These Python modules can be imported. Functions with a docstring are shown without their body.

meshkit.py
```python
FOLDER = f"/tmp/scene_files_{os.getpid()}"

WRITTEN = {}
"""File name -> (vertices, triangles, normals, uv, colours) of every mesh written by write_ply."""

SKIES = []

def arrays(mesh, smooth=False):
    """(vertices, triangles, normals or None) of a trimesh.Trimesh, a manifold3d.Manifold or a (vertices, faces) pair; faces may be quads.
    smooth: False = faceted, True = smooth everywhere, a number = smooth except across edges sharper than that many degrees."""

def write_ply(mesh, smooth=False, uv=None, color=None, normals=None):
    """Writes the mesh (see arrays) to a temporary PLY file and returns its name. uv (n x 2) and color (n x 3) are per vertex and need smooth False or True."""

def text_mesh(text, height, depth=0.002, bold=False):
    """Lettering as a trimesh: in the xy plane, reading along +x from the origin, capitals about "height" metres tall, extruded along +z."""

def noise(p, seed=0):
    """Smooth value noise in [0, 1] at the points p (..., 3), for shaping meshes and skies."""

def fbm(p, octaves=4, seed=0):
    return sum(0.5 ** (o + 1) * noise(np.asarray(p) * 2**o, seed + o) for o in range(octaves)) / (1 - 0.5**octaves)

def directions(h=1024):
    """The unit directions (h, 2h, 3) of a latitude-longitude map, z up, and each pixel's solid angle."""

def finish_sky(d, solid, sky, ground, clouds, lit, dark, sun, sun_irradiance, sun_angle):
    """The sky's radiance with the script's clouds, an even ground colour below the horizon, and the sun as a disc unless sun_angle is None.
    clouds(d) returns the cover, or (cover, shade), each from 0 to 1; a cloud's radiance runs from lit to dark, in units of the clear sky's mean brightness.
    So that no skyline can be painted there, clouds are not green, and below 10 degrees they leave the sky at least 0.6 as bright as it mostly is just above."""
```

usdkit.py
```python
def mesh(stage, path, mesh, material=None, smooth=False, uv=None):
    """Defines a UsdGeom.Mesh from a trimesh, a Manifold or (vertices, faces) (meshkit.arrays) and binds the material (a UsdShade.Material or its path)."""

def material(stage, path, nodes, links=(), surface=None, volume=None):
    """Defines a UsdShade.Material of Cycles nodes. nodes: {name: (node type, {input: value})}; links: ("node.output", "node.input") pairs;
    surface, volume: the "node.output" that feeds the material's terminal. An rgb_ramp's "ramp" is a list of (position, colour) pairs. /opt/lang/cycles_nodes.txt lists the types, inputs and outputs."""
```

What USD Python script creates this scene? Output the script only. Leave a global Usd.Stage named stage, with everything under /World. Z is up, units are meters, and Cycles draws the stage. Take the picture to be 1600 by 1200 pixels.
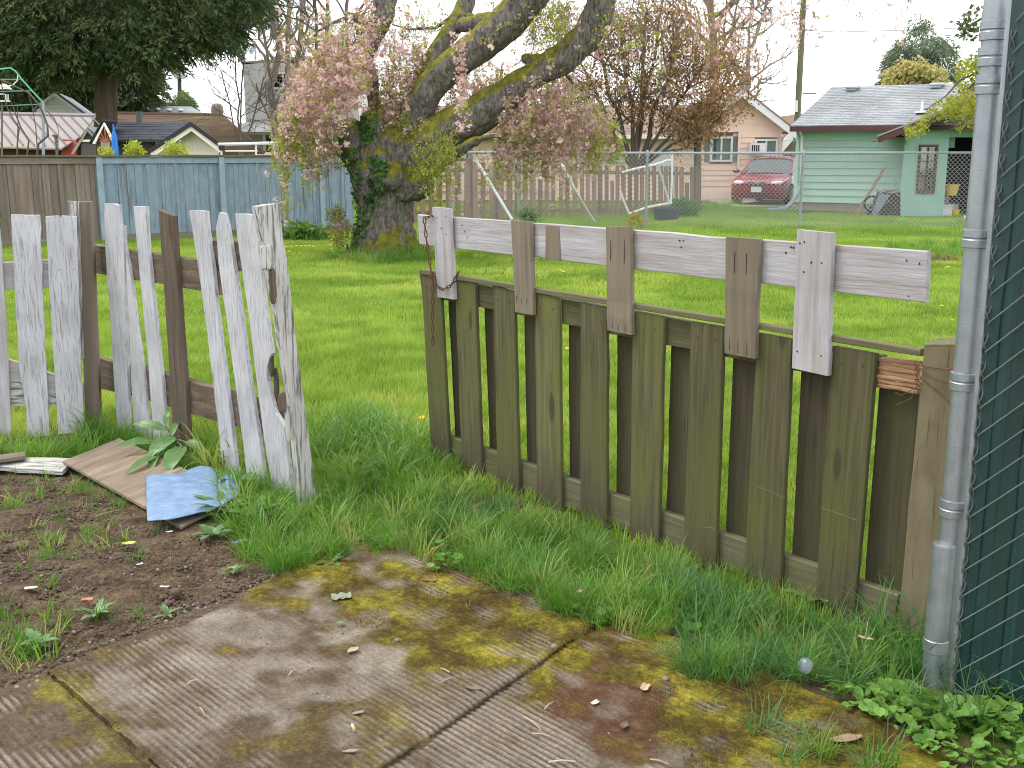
import math, random
import numpy as np, trimesh, usdkit, meshkit
import manifold3d as m3
from shapely.geometry import Polygon, Point, MultiPoint
from shapely import prepared
from pxr import Usd, UsdGeom, UsdLux, UsdShade, Sdf, Gf, Vt

stage = Usd.Stage.CreateInMemory()
UsdGeom.Xform.Define(stage, '/World'); UsdGeom.Scope.Define(stage, '/World/Looks')
# ---------------------------------------------------------------- camera, sky, sun, exposure
EYE, FPX, PITCH = 1.55, 1700.0, math.atan(360 / 1700.0)
cam = UsdGeom.Camera.Define(stage, '/World/camera')
cam.CreateHorizontalApertureAttr(36.0); cam.CreateFocalLengthAttr(36.0 * FPX / 1600)
cam.AddTranslateOp().Set((0, 0, EYE)); cam.AddRotateXOp().Set(90 - math.degrees(PITCH))
cam.CreateExposureAttr(1.08)
SUN_DIR = np.array([-0.50, 0.10, 0.86]); SUN_DIR /= np.linalg.norm(SUN_DIR)      # towards the veiled sun
sun_elev, sun_rot = math.asin(SUN_DIR[2]), math.atan2(SUN_DIR[0], SUN_DIR[1])
sky_m = usdkit.material(stage, '/World/Looks/overcast_sky', {
    's': ('sky_texture', {'sky_type': 'single_scattering', 'sun_disc': False, 'sun_elevation': sun_elev, 'sun_rotation': sun_rot}),
    'tc': ('texture_coordinate', {}), 'mp': ('mapping', {'scale': (2.0, 2.0, 5.0)}),
    'n': ('noise_texture', {'scale': 1.6, 'detail': 6.0, 'roughness': 0.55}),
    'r': ('rgb_ramp', {'ramp': [(0.3, (7.4, 7.6, 8.0)), (0.7, (9.4, 9.4, 9.5))]}),
    'c': ('rgb_ramp', {'ramp': [(0.28, (0.80, 0.80, 0.80)), (0.55, (0.96, 0.96, 0.96))]}),
    'mx': ('mix', {'mix_type': 'mix'}),
    'bg': ('background_shader', {'strength': 0.105})},
    [('tc.generated', 'mp.vector'), ('mp.vector', 'n.vector'), ('n.fac', 'r.fac'), ('n.fac', 'c.fac'), ('c.color', 'mx.fac'),
     ('s.color', 'mx.color1'), ('r.color', 'mx.color2'), ('mx.color', 'bg.color')], surface='bg.background')
dome = UsdLux.DomeLight.Define(stage, '/World/sky')
UsdShade.MaterialBindingAPI.Apply(dome.GetPrim()).Bind(sky_m)
dome.GetPrim().SetCustomDataByKey('kind', 'structure')
sun = UsdLux.DistantLight.Define(stage, '/World/sun')
sun.CreateNormalizeAttr(True); sun.CreateIntensityAttr(0.40); sun.CreateAngleAttr(25.0); sun.CreateColorAttr((1.0, 0.965, 0.90))


def frame_from_z(z):
    z = np.asarray(z, float) / np.linalg.norm(z)
    a = np.array([1.0, 0, 0]) if abs(z[0]) < 0.9 else np.array([0, 1.0, 0])
    x = np.cross(a, z); x /= np.linalg.norm(x)
    return np.stack([x, np.cross(z, x), z], 1)


def mat4(R=None, t=(0, 0, 0)):
    M = np.eye(4)
    if R is not None: M[:3, :3] = R
    M[:3, 3] = t
    return M


def gfm(M): return Gf.Matrix4d(*[float(v) for v in np.asarray(M).T.ravel()])


sun.AddTransformOp().Set(gfm(mat4(frame_from_z(SUN_DIR))))
rng = np.random.default_rng(7)
random.seed(7)

# ---------------------------------------------------------------- a point of the photograph on a real surface
_fw = np.array([0, math.cos(PITCH), -math.sin(PITCH)]); _up = np.array([0, math.sin(PITCH), math.cos(PITCH)]); _O = np.array([0, 0, EYE])
def ray(px, py): return _fw + (px - 800) / FPX * np.array([1.0, 0, 0]) + (600 - py) / FPX * _up
def G(px, py, z=0.0):
    d = ray(px, py); return _O + d * ((z - EYE) / d[2])
def D(px, py, Y):
    d = ray(px, py); return _O + d * (Y / d[1])
def proj(P):
    q = np.atleast_2d(P) - _O
    w = q @ _fw
    return np.stack([800 + FPX * q[:, 0] / w, 600 - FPX * (q @ _up) / w], 1)


class Plane:
    """An upright (or leaning) surface: origin o, u to the right, v up, n towards the viewer's side."""
    def __init__(self, o, u, v=(0, 0, 1)):
        self.o = np.asarray(o, float); self.u = np.asarray(u, float) / np.linalg.norm(u)
        v = np.asarray(v, float); v = v - self.u * (v @ self.u); self.v = v / np.linalg.norm(v)
        self.n = np.cross(self.u, self.v)
    def at(self, px, py, off=0.0):
        d = ray(px, py); o = self.o + self.n * off
        return _O + d * (((o - _O) @ self.n) / (d @ self.n))


# ---------------------------------------------------------------- scene objects
_used, _mats = {}, {}
FRAME = [None]                                   # the frame of the building being made, when its front is not square to the view
def path_for(parent, name):
    k = (parent, name); n = _used.get(k, 0); _used[k] = n + 1
    return f'{parent}/{name}' + (f'_{n:03d}' if n else '')
def tag(prim, label=None, cat=None, group=None, kind=None):
    prim = prim.GetPrim() if hasattr(prim, 'GetPrim') else stage.GetPrimAtPath(prim)
    for k, v in (('label', label), ('category', cat), ('group', group), ('kind', kind)):
        if v: prim.SetCustomDataByKey(k, v)
    return prim
def thing(name, label=None, cat=None, loc=(0, 0, 0), group=None, kind=None):
    p = path_for('/World', name)
    x = UsdGeom.Xform.Define(stage, p); x.AddTranslateOp().Set(tuple(float(v) for v in loc))
    _mats[p] = mat4(None, loc); tag(x, label, cat, group, kind)
    return p
def part(parent, name, mesh, mat, smooth=False, M=None, label=None, kind=None, pv=None):
    """A mesh under parent. The mesh is in world coordinates, or in its own with the world matrix M."""
    p = path_for(parent or '/World', name)
    base = _mats.get(parent, np.eye(4))
    v, f, n = meshkit.arrays(mesh, smooth)
    if FRAME[0] is not None: M = FRAME[0] @ (np.eye(4) if M is None else M)
    if M is None:
        v = v - base[:3, 3] if np.allclose(base[:3, :3], np.eye(3)) else trimesh.transform_points(v, np.linalg.inv(base))
        m = usdkit.mesh(stage, p, (v, f), mat)
        local = np.eye(4)
    else:
        m = usdkit.mesh(stage, p, (v, f), mat)
        local = np.linalg.inv(base) @ M
        m.AddTransformOp().Set(gfm(local))
    if n is not None:
        m.CreateNormalsAttr(Vt.Vec3fArray.FromNumpy(n.astype(np.float32))); m.SetNormalsInterpolation('vertex')
    for k, a in (pv or {}).items():
        UsdGeom.PrimvarsAPI(m).CreatePrimvar(k, Sdf.ValueTypeNames.FloatArray, 'vertex').Set(Vt.FloatArray.FromNumpy(np.asarray(a, np.float32)))
    _mats[p] = base @ local
    if label: tag(m, label)
    if kind: tag(m, kind=kind)
    return p
def solo(name, mesh, mat, label, cat, group=None, kind=None, smooth=False, M=None, pv=None):
    p = part(None, name, mesh, mat, smooth, M, pv=pv); tag(p, label, cat, group, kind)
    return p
def curves(parent, name, lines, widths, mat, kind=None):
    p = path_for(parent or '/World', name)
    base = _mats.get(parent, np.eye(4))[:3, 3]
    c = UsdGeom.BasisCurves.Define(stage, p); c.CreateTypeAttr('linear')
    c.CreateCurveVertexCountsAttr([len(l) for l in lines])
    c.CreatePointsAttr(Vt.Vec3fArray.FromNumpy((np.vstack(lines) - base).astype(np.float32)))
    w = np.concatenate([np.broadcast_to(np.asarray(x, np.float32), (len(l),)) for x, l in zip(widths, lines)])
    c.CreateWidthsAttr(Vt.FloatArray.FromNumpy(w.astype(np.float32))); c.SetWidthsInterpolation('vertex')
    UsdShade.MaterialBindingAPI.Apply(c.GetPrim()).Bind(mat)
    if kind: tag(c, kind=kind)
    return p
def quats(R):
    """(n,3,3) rotation matrices -> quaternions w,x,y,z"""
    from scipy.spatial.transform import Rotation
    q = Rotation.from_matrix(R).as_quat()
    return np.concatenate([q[:, 3:], q[:, :3]], 1)
def scatter(parent, name, protos, pos, R, scale, which, kind='stuff'):
    """protos: list of (mesh, material, smooth). A PointInstancer below parent, or top-level."""
    p = path_for(parent or '/World', name)
    base = _mats.get(parent, np.eye(4))[:3, 3]
    pi = UsdGeom.PointInstancer.Define(stage, p)
    for i, (m, mt, sm) in enumerate(protos):
        q = f'{p}/shapes/shape_{i:03d}'
        v, f, n = meshkit.arrays(m, sm)
        me = usdkit.mesh(stage, q, (v, f), mt)
        if n is not None:
            me.CreateNormalsAttr(Vt.Vec3fArray.FromNumpy(n.astype(np.float32))); me.SetNormalsInterpolation('vertex')
        pi.CreatePrototypesRel().AddTarget(q)
    pi.CreateProtoIndicesAttr(Vt.IntArray.FromNumpy(np.asarray(which, np.int32)))
    pi.CreatePositionsAttr(Vt.Vec3fArray.FromNumpy((np.asarray(pos) - base).astype(np.float32)))
    q = quats(np.asarray(R))
    pi.CreateOrientationsAttr(Vt.QuathArray([Gf.Quath(float(a), float(b), float(c), float(d)) for a, b, c, d in q]))
    s = np.asarray(scale, np.float32)
    if s.ndim == 1: s = np.repeat(s[:, None], 3, 1)
    pi.CreateScalesAttr(Vt.Vec3fArray.FromNumpy(s))
    tag(pi, kind=kind)
    return p
def rz(a):
    a = np.atleast_1d(a); R = np.zeros((len(a), 3, 3)); c, s = np.cos(a), np.sin(a)
    R[:, 0, 0] = c; R[:, 0, 1] = -s; R[:, 1, 0] = s; R[:, 1, 1] = c; R[:, 2, 2] = 1
    return R
def rx(a):
    a = np.atleast_1d(a); R = np.zeros((len(a), 3, 3)); c, s = np.cos(a), np.sin(a)
    R[:, 1, 1] = c; R[:, 1, 2] = -s; R[:, 2, 1] = s; R[:, 2, 2] = c; R[:, 0, 0] = 1
    return R

# ---------------------------------------------------------------- mesh helpers
def cat(*ms): return trimesh.util.concatenate([m if isinstance(m, trimesh.Trimesh) else trimesh.Trimesh(*m, process=False) for m in ms])
def box(c, s, R=None):
    m = trimesh.creation.box(s)
    if R is not None: m.apply_transform(mat4(R))
    m.apply_translation(c); return m
def fbox(x0, y0, x1, y1, Y, depth):
    """A box whose near face at distance Y spans these corners of the view, standing upright."""
    a, b = D((x0 + x1) / 2, y1, Y), D((x0 + x1) / 2, y0, Y)
    ym = (y0 + y1) / 2
    xa, xb = D(x0, ym, Y)[0], D(x1, ym, Y)[0]
    return box(((xa + xb) / 2, Y + depth / 2, (a[2] + b[2]) / 2), (abs(xb - xa), abs(depth), abs(b[2] - a[2])))
def prism(pts, d):
    """Closed polygon of 3D points (planar) extruded along vector d."""
    pts = np.asarray(pts, float); n = len(pts); d = np.asarray(d, float)
    nrm = np.cross(pts[1] - pts[0], pts[2] - pts[0])
    F = frame_from_z(nrm); q = (pts - pts[0]) @ F
    _, tris = trimesh.creation.triangulate_polygon(Polygon(q[:, :2]), engine='earcut')
    v2, tris = trimesh.creation.triangulate_polygon(Polygon(q[:, :2]), engine='earcut')
    from scipy.spatial import cKDTree
    idx = cKDTree(q[:, :2]).query(v2)[1]; tris = idx[tris]
    v = np.vstack([pts, pts + d])
    side = [[i, (i + 1) % n, (i + 1) % n + n, i + n] for i in range(n)]
    f = list(map(list, tris)) + [[t[2] + n, t[1] + n, t[0] + n] for t in tris]
    for a, b, c, e in side: f += [[a, b, c], [a, c, e]]
    m = trimesh.Trimesh(v, f, process=False); m.fix_normals(); return m
def tube(pts, r, sides=8, cap=True):
    p = np.asarray(pts, float); n = len(p)
    t = np.gradient(p, axis=0); t /= np.linalg.norm(t, axis=1, keepdims=True) + 1e-12
    r = np.broadcast_to(np.asarray(r, float), (n,))
    A = np.zeros_like(p); a = np.cross(t[0], [0, 0, 1.0] if abs(t[0, 2]) < 0.9 else [1.0, 0, 0])
    for i in range(n):
        a = a - t[i] * (a @ t[i]); a /= np.linalg.norm(a) + 1e-12; A[i] = a
    B = np.cross(t, A); ang = np.arange(sides) * 2 * np.pi / sides
    v = (p[:, None] + r[:, None, None] * (np.cos(ang)[None, :, None] * A[:, None] + np.sin(ang)[None, :, None] * B[:, None])).reshape(-1, 3)
    f = []
    for i in range(n - 1):
        for j in range(sides):
            a0, b0 = i * sides + j, i * sides + (j + 1) % sides
            f += [[a0, b0, b0 + sides], [a0, b0 + sides, a0 + sides]]
    if cap:
        v = np.vstack([v, p[0], p[-1]]); c0, c1 = n * sides, n * sides + 1
        for j in range(sides):
            k = (j + 1) % sides
            f += [[c0, k, j], [c1, (n - 1) * sides + j, (n - 1) * sides + k]]
    m = trimesh.Trimesh(v, f, process=False); return m
def revolve(profile, sides=20):
    pr = np.asarray(profile, float); n = len(pr); ang = np.arange(sides) * 2 * np.pi / sides
    v = np.stack([pr[:, None, 0] * np.cos(ang), pr[:, None, 0] * np.sin(ang), np.repeat(pr[:, 1:2], sides, 1)], -1).reshape(-1, 3)
    f = []
    for i in range(n - 1):
        for j in range(sides):
            a, b = i * sides + j, i * sides + (j + 1) % sides
            f += [[a, b, b + sides], [a, b + sides, a + sides]]
    return trimesh.Trimesh(v, f, process=False)
def plank(parent, name, c, n, T, mat, seg=6, jit=0.004, ch=0.004, label=None, seed=None, slant=0.0):
    """A board. c: (start x-, start x+, end x-, end x+) corners of its near face; n towards the viewer; T its thickness; the grain runs from start to end."""
    c = [np.asarray(q, float) for q in c]; r = np.random.default_rng(abs(hash((round(float(c[0][0]), 3), round(float(c[2][2]), 3), name == ''))) % 2**31 if seed is None else seed)
    o, e = (c[0] + c[1]) / 2, (c[2] + c[3]) / 2
    z = e - o; z /= np.linalg.norm(z); y = -np.asarray(n, float); y = y - z * (y @ z); y /= np.linalg.norm(y); x = np.cross(y, z)
    R = np.stack([x, y, z], 1); L = [(q - o) @ R for q in c]
    t = np.linspace(0, 1, seg + 1); rings = []
    ja, jb = (r.normal(0, jit, (2, seg + 1)) if jit else np.zeros((2, seg + 1)))
    jy = r.normal(0, jit * 0.5, seg + 1) if jit else np.zeros(seg + 1)
    for i, k in enumerate(t):
        a = L[0] * (1 - k) + L[2] * k; b = L[1] * (1 - k) + L[3] * k
        xa, xb = a[0] + ja[i] * (0 < i < seg), b[0] + jb[i] * (0 < i < seg)
        if xa > xb: xa, xb = xb, xa; a, b = b, a
        y0 = jy[i]; cc = min(ch, 0.3 * (xb - xa), 0.3 * T)
        rings.append([(xa + cc, y0, a[2]), (xb - cc, y0, b[2]), (xb, y0 + cc, b[2]), (xb, y0 + T - cc, b[2]), (xb - cc, y0 + T, b[2]), (xa + cc, y0 + T, a[2]), (xa, y0 + T - cc, a[2]), (xa, y0 + cc, a[2])])
    v = np.array(rings).reshape(-1, 3); f = []
    for i in range(seg):
        for j in range(8):
            a0, b0 = i * 8 + j, i * 8 + (j + 1) % 8
            f += [[a0, b0, b0 + 8], [a0, b0 + 8, a0 + 8]]
    f += [[0, j + 1, j] for j in range(1, 7)] + [[seg * 8, seg * 8 + j, seg * 8 + j + 1] for j in range(1, 7)]
    m = trimesh.Trimesh(v, f, process=False)
    return part(parent, name, m, mat, M=mat4(R, o), label=label)
def vplank(parent, name, pl, off, T, q, mat, **k):
    """Upright board from the four corners of its near face: tl, tr, br, bl."""
    tl, tr, br, bl = [pl.at(*p, off) for p in q]
    return plank(parent, name, (bl, br, tl, tr), pl.n, T, mat, **k)
def hplank(parent, name, pl, off, T, q, mat, **k):
    tl, tr, br, bl = [pl.at(*p, off) for p in q]
    return plank(parent, name, (tl, bl, tr, br), pl.n, T, mat, **k)

# ---------------------------------------------------------------- materials
def MT(name, nodes, links, surface='p.BSDF'): return usdkit.material(stage, '/World/Looks/' + name, nodes, links, surface=surface)
def plain(name, col, rough=0.6, var=0.15, scale=6.0, metallic=0.0, spec=0.4, bump=0.0, bscale=60.0, coat=0.0):
    c = np.asarray(col, float)
    nodes = {'tc': ('texture_coordinate', {}), 'oi': ('object_info', {}), 'w': ('math', {'math_type': 'multiply', 'value2': 37.0}),
             'n': ('noise_texture', {'dimensions': '4D', 'scale': scale, 'detail': 5.0, 'roughness': 0.6}),
             'r': ('rgb_ramp', {'ramp': [(0.25, c * (1 - var)), (0.75, np.minimum(c * (1 + var), 0.95))]}),
             'b': ('noise_texture', {'scale': bscale, 'detail': 3.0}), 'bu': ('bump', {'strength': bump, 'distance': 0.01}),
             'p': ('principled_bsdf', {'roughness': rough, 'metallic': metallic, 'specular_ior_level': spec, 'coat_weight': coat})}
    links = [('oi.random', 'w.value1'), ('w.value', 'n.w'), ('tc.object', 'n.vector'), ('n.fac', 'r.fac'), ('r.color', 'p.base_color')]
    if bump: links += [('tc.object', 'b.vector'), ('b.fac', 'bu.height'), ('bu.normal', 'p.normal')]
    return MT(name, nodes, links)
def wood(name, ramp, scale=(55, 55, 2.6), stain=None, stain_amt=0.6, stain_scale=2.2, peel=None, peel_at=(0.44, 0.50), peel_scale=(30, 30, 3.0), tone=0.22, rough=0.85, bump=0.35, knots=None, spec=0.25, foot=None, crack=None):
    nodes = {'tc': ('texture_coordinate', {}), 'oi': ('object_info', {}), 'w': ('math', {'math_type': 'multiply', 'value2': 41.0}),
             'm': ('mapping', {'scale': scale}), 'n': ('noise_texture', {'dimensions': '4D', 'scale': 1.0, 'detail': 6.0, 'roughness': 0.62, 'distortion': 0.35}),
             'r': ('rgb_ramp', {'ramp': ramp}),
             'm2': ('mapping', {'scale': (stain_scale * 2.2, stain_scale * 2.2, stain_scale * 0.55)}), 'n2': ('noise_texture', {'dimensions': '4D', 'scale': 1.0, 'detail': 5.0, 'roughness': 0.6}),
             'tr': ('map_range', {'from_min': 0.0, 'from_max': 1.0, 'to_min': 1 - tone, 'to_max': 1 + tone}),
             'h': ('hsv', {'hue': 0.5, 'saturation': 1.0, 'fac': 1.0}),
             'bu': ('bump', {'strength': bump, 'distance': 0.006}),
             'p': ('principled_bsdf', {'roughness': rough, 'specular_ior_level': spec})}
    links = [('oi.random', 'w.value1'), ('w.value', 'n.w'), ('w.value', 'n2.w'), ('tc.object', 'm.vector'), ('m.vector', 'n.vector'), ('n.fac', 'r.fac'),
             ('tc.object', 'm2.vector'), ('m2.vector', 'n2.vector'), ('oi.random', 'tr.value'), ('tr.result', 'h.value')]
    cur = 'r.color'
    if stain is not None:
        nodes['sr'] = ('rgb_ramp', {'ramp': [(0.40, (0, 0, 0)), (0.62, (stain_amt,) * 3)]}); nodes['sx'] = ('mix', {'mix_type': 'mix', 'color2': stain})
        links += [('n2.fac', 'sr.fac'), ('sr.color', 'sx.fac'), (cur, 'sx.color1')]; cur = 'sx.color'
    links += [(cur, 'h.color')]; cur = 'h.color'
    if knots is not None:
        nodes['km'] = ('mapping', {'scale': (9, 9, 2.6)}); nodes['kv'] = ('voronoi_texture', {'dimensions': '4D', 'scale': 1.0})
        nodes['kr'] = ('rgb_ramp', {'ramp': [(0.0, (0.9,) * 3), (0.16, (0.7,) * 3), (0.20, (0, 0, 0))]}); nodes['kx'] = ('mix', {'mix_type': 'mix', 'color2': knots})
        links += [('tc.object', 'km.vector'), ('km.vector', 'kv.vector'), ('w.value', 'kv.w'), ('kv.distance', 'kr.fac'), ('kr.color', 'kx.fac'), (cur, 'kx.color1')]; cur = 'kx.color'
    if foot is not None:                          # soil splash and damp on the lower end of a board
        nodes['fs'] = ('separate_xyz', {}); nodes['fm'] = ('math', {'math_type': 'multiply_add', 'value2': 0.28}); nodes['fr'] = ('rgb_ramp', {'ramp': [(0.16, (0.8,) * 3), (0.46, (0, 0, 0))]}); nodes['fx'] = ('mix', {'color2': foot})
        links += [('tc.object', 'fs.vector'), ('n2.fac', 'fm.value1'), ('fs.z', 'fm.value3'), ('fm.value', 'fr.fac'), ('fr.color', 'fx.fac'), (cur, 'fx.color1')]; cur = 'fx.color'
    if crack is not None:                         # thin dark checks along the grain
        nodes['cm'] = ('mapping', {'scale': (130, 130, 4.5)}); nodes['cn'] = ('noise_texture', {'dimensions': '4D', 'scale': 1.0, 'detail': 3.0, 'roughness': 0.5}); nodes['cr'] = ('rgb_ramp', {'ramp': [(0.30, (0.85,) * 3), (0.36, (0, 0, 0))]}); nodes['cx'] = ('mix', {'color2': crack})
        links += [('tc.object', 'cm.vector'), ('cm.vector', 'cn.vector'), ('w.value', 'cn.w'), ('cn.fac', 'cr.fac'), ('cr.color', 'cx.fac'), (cur, 'cx.color1')]; cur = 'cx.color'
    hgt = 'n.fac'
    if peel is not None:
        nodes['m3'] = ('mapping', {'scale': peel_scale}); nodes['n3'] = ('noise_texture', {'dimensions': '4D', 'scale': 1.0, 'detail': 9.0, 'roughness': 0.72})
        nodes['pr'] = ('rgb_ramp', {'ramp': [(peel_at[0], (0, 0, 0)), (peel_at[1], (1, 1, 1))]})
        nodes['n4'] = ('noise_texture', {'dimensions': '4D', 'scale': 5.0, 'detail': 5.0}); nodes['pc'] = ('rgb_ramp', {'ramp': [(0.3, np.asarray(peel) * 0.80), (0.7, np.asarray(peel) * 1.06)]})
        nodes['px'] = ('mix', {'mix_type': 'mix'}); nodes['ha'] = ('math', {'math_type': 'multiply_add', 'value2': 0.35})
        links += [('tc.object', 'm3.vector'), ('m3.vector', 'n3.vector'), ('w.value', 'n3.w'), ('n3.fac', 'pr.fac'), ('tc.object', 'n4.vector'), ('w.value', 'n4.w'), ('n4.fac', 'pc.fac'),
                  ('pr.color', 'px.fac'), (cur, 'px.color1'), ('pc.color', 'px.color2'), ('n.fac', 'ha.value1'), ('pr.color', 'ha.value3')]
        cur, hgt = 'px.color', 'ha.value'
    links += [(cur, 'p.base_color'), (hgt, 'bu.height'), ('bu.normal', 'p.normal')]
    return MT(name, nodes, links)
def leaf(name, a, b, trans=0.35, rough=0.5, island=True, spec=0.3, posvar=0.0, c=None):
    """Foliage: colour runs from a to b with each blade or leaf, some light passes through."""
    nodes = {'g': ('geometry', {}), 'oi': ('object_info', {}), 'ad': ('math', {'math_type': 'add'}), 'fr': ('math', {'math_type': 'fraction'}),
             'n': ('noise_texture', {'scale': 0.55, 'detail': 3.0}), 'sm': ('math', {'math_type': 'multiply_add', 'value2': posvar, 'value3': 0.0}),
             'r': ('rgb_ramp', {'ramp': [(0.0, a), (1.0, b)] if c is None else [(0.0, a), (0.85, b), (0.93, c), (1.0, c)]}),
             'p': ('principled_bsdf', {'roughness': rough, 'specular_ior_level': spec}), 't': ('translucent_bsdf', {}), 'tb': ('mix', {'mix_type': 'multiply', 'fac': 1.0, 'color2': (1.25, 1.15, 0.7)}), 'mx': ('mix_closure', {'fac': trans})}
    links = [('g.random_per_island' if island else 'oi.random', 'ad.value1'), ('oi.random', 'ad.value2'), ('ad.value', 'fr.value1')]
    cur = 'fr.value'
    if posvar:
        nodes['ns'] = ('math', {'math_type': 'subtract', 'value2': 0.5}); nodes['sm'] = ('math', {'math_type': 'multiply_add', 'value2': posvar, 'use_clamp': True})
        nodes['fm'] = ('math', {'math_type': 'multiply', 'value2': 0.7})
        links += [('g.position', 'n.vector'), ('n.fac', 'ns.value1'), ('ns.value', 'sm.value1'), ('fr.value', 'sm.value3')]; cur = 'sm.value'
    links += [(cur, 'r.fac'), ('r.color', 'p.base_color'), ('r.color', 'tb.color1'), ('tb.color', 't.color'), ('p.BSDF', 'mx.closure1'), ('t.BSDF', 'mx.closure2')]
    nodes = {k: v for k, v in nodes.items() if posvar or k not in ('n', 'sm')}
    return MT(name, nodes, links, 'mx.closure')

def polyboard(parent, name, pl, off, T, pts, mat, jit=0.0016, step=0.07, label=None, horiz=False, seed=0, smooth=False):
    """A board cut to an outline of view points on plane pl (clockwise from the top left), its edges a little ragged."""
    r = np.random.default_rng(seed + int(pts[0][0] * 7 + pts[0][1]))
    P = [pl.at(*p, off) for p in pts]
    x, z = (pl.u, pl.v) if not horiz else (-pl.v, pl.u)
    y = np.cross(z, x); R = np.stack([x, y, z], 1); o = np.mean(P, 0)
    q = (np.array(P) - o) @ R
    out = []
    for a, b in zip(q, np.roll(q, -1, 0)):
        k = max(1, int(np.linalg.norm(b - a) / step)); e = (b - a) / np.linalg.norm(b - a); nn = np.array([e[2], 0, -e[0]])
        for i in range(k): out.append(a + (b - a) * i / k + nn * (r.normal(0, jit) if i else 0))
    out = np.array(out)
    v2, tri = trimesh.creation.triangulate_polygon(Polygon(out[:, [0, 2]]), engine='earcut')
    n = len(out); from_ = np.argmin(((v2[:, None] - out[None, :, [0, 2]]) ** 2).sum(-1), 1); tri = from_[tri]
    c = Polygon(out[:, [0, 2]]).centroid; ins = out.copy(); ch = 0.0025
    d = out[:, [0, 2]] - np.array([c.x, c.y]); ins[:, 0] -= np.sign(d[:, 0]) * ch; ins[:, 2] -= np.sign(d[:, 1]) * 0.001
    out2 = out.copy(); out2[:, 1] += ch; back = out.copy(); back[:, 1] += T
    v = np.vstack([ins, out2, back]); f = [list(t) for t in tri] + [[t[2] + 2 * n, t[1] + 2 * n, t[0] + 2 * n] for t in tri]
    for L in (0, n):
        for i in range(n):
            a, b = L + i, L + (i + 1) % n
            f += [[a, a + n, b + n], [a, b + n, b]]
    m = trimesh.Trimesh(v, f, process=False); m.fix_normals()
    return part(parent, name, m, mat, M=mat4(R, o), label=label)

# ---------------------------------------------------------------- the ground
import shapely
def inpoly(xy, pts): return shapely.contains_xy(Polygon(pts), xy[:, 0], xy[:, 1])
def nearpoly(xy, pts, fade):
    return np.clip(1 - shapely.distance(shapely.points(xy), Polygon(pts)) / fade, 0, 1)
E1 = np.array([0.585, 0.811]); E2 = np.array([0.69, -0.724])
SLABS = {  # corner, length along E1, length along E2
    'main': (np.array([-1.42, 3.06]), 1.60, 1.22), 'right': (np.array([-1.42, 3.06]) + E2 * 1.228, 1.60, 1.25),
    'left': (np.array([-1.42, 3.06]) - E1 * 1.608, 1.60, 1.22), 'low': (np.array([-1.42, 3.06]) - E1 * 1.608 + E2 * 1.228, 1.60, 1.25)}
def slab_pts(k):
    o, a, b = SLABS[k]; return [o, o + E1 * a, o + E1 * a + E2 * b, o + E2 * b]
def p3(x, y, s=1.0): return np.stack([np.asarray(x) * s, np.asarray(y) * s, np.zeros_like(np.asarray(x, float))], -1)
ALLSLAB = shapely.union_all([Polygon(slab_pts(k)).buffer(0.03) for k in SLABS])
DIRT = [(-650, 760), (-80, 742), (100, 738), (230, 805), (350, 835), (372, 880), (440, 905), (400, 925), (0, 1090), (-80, 1110), (-650, 1290)]
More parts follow.
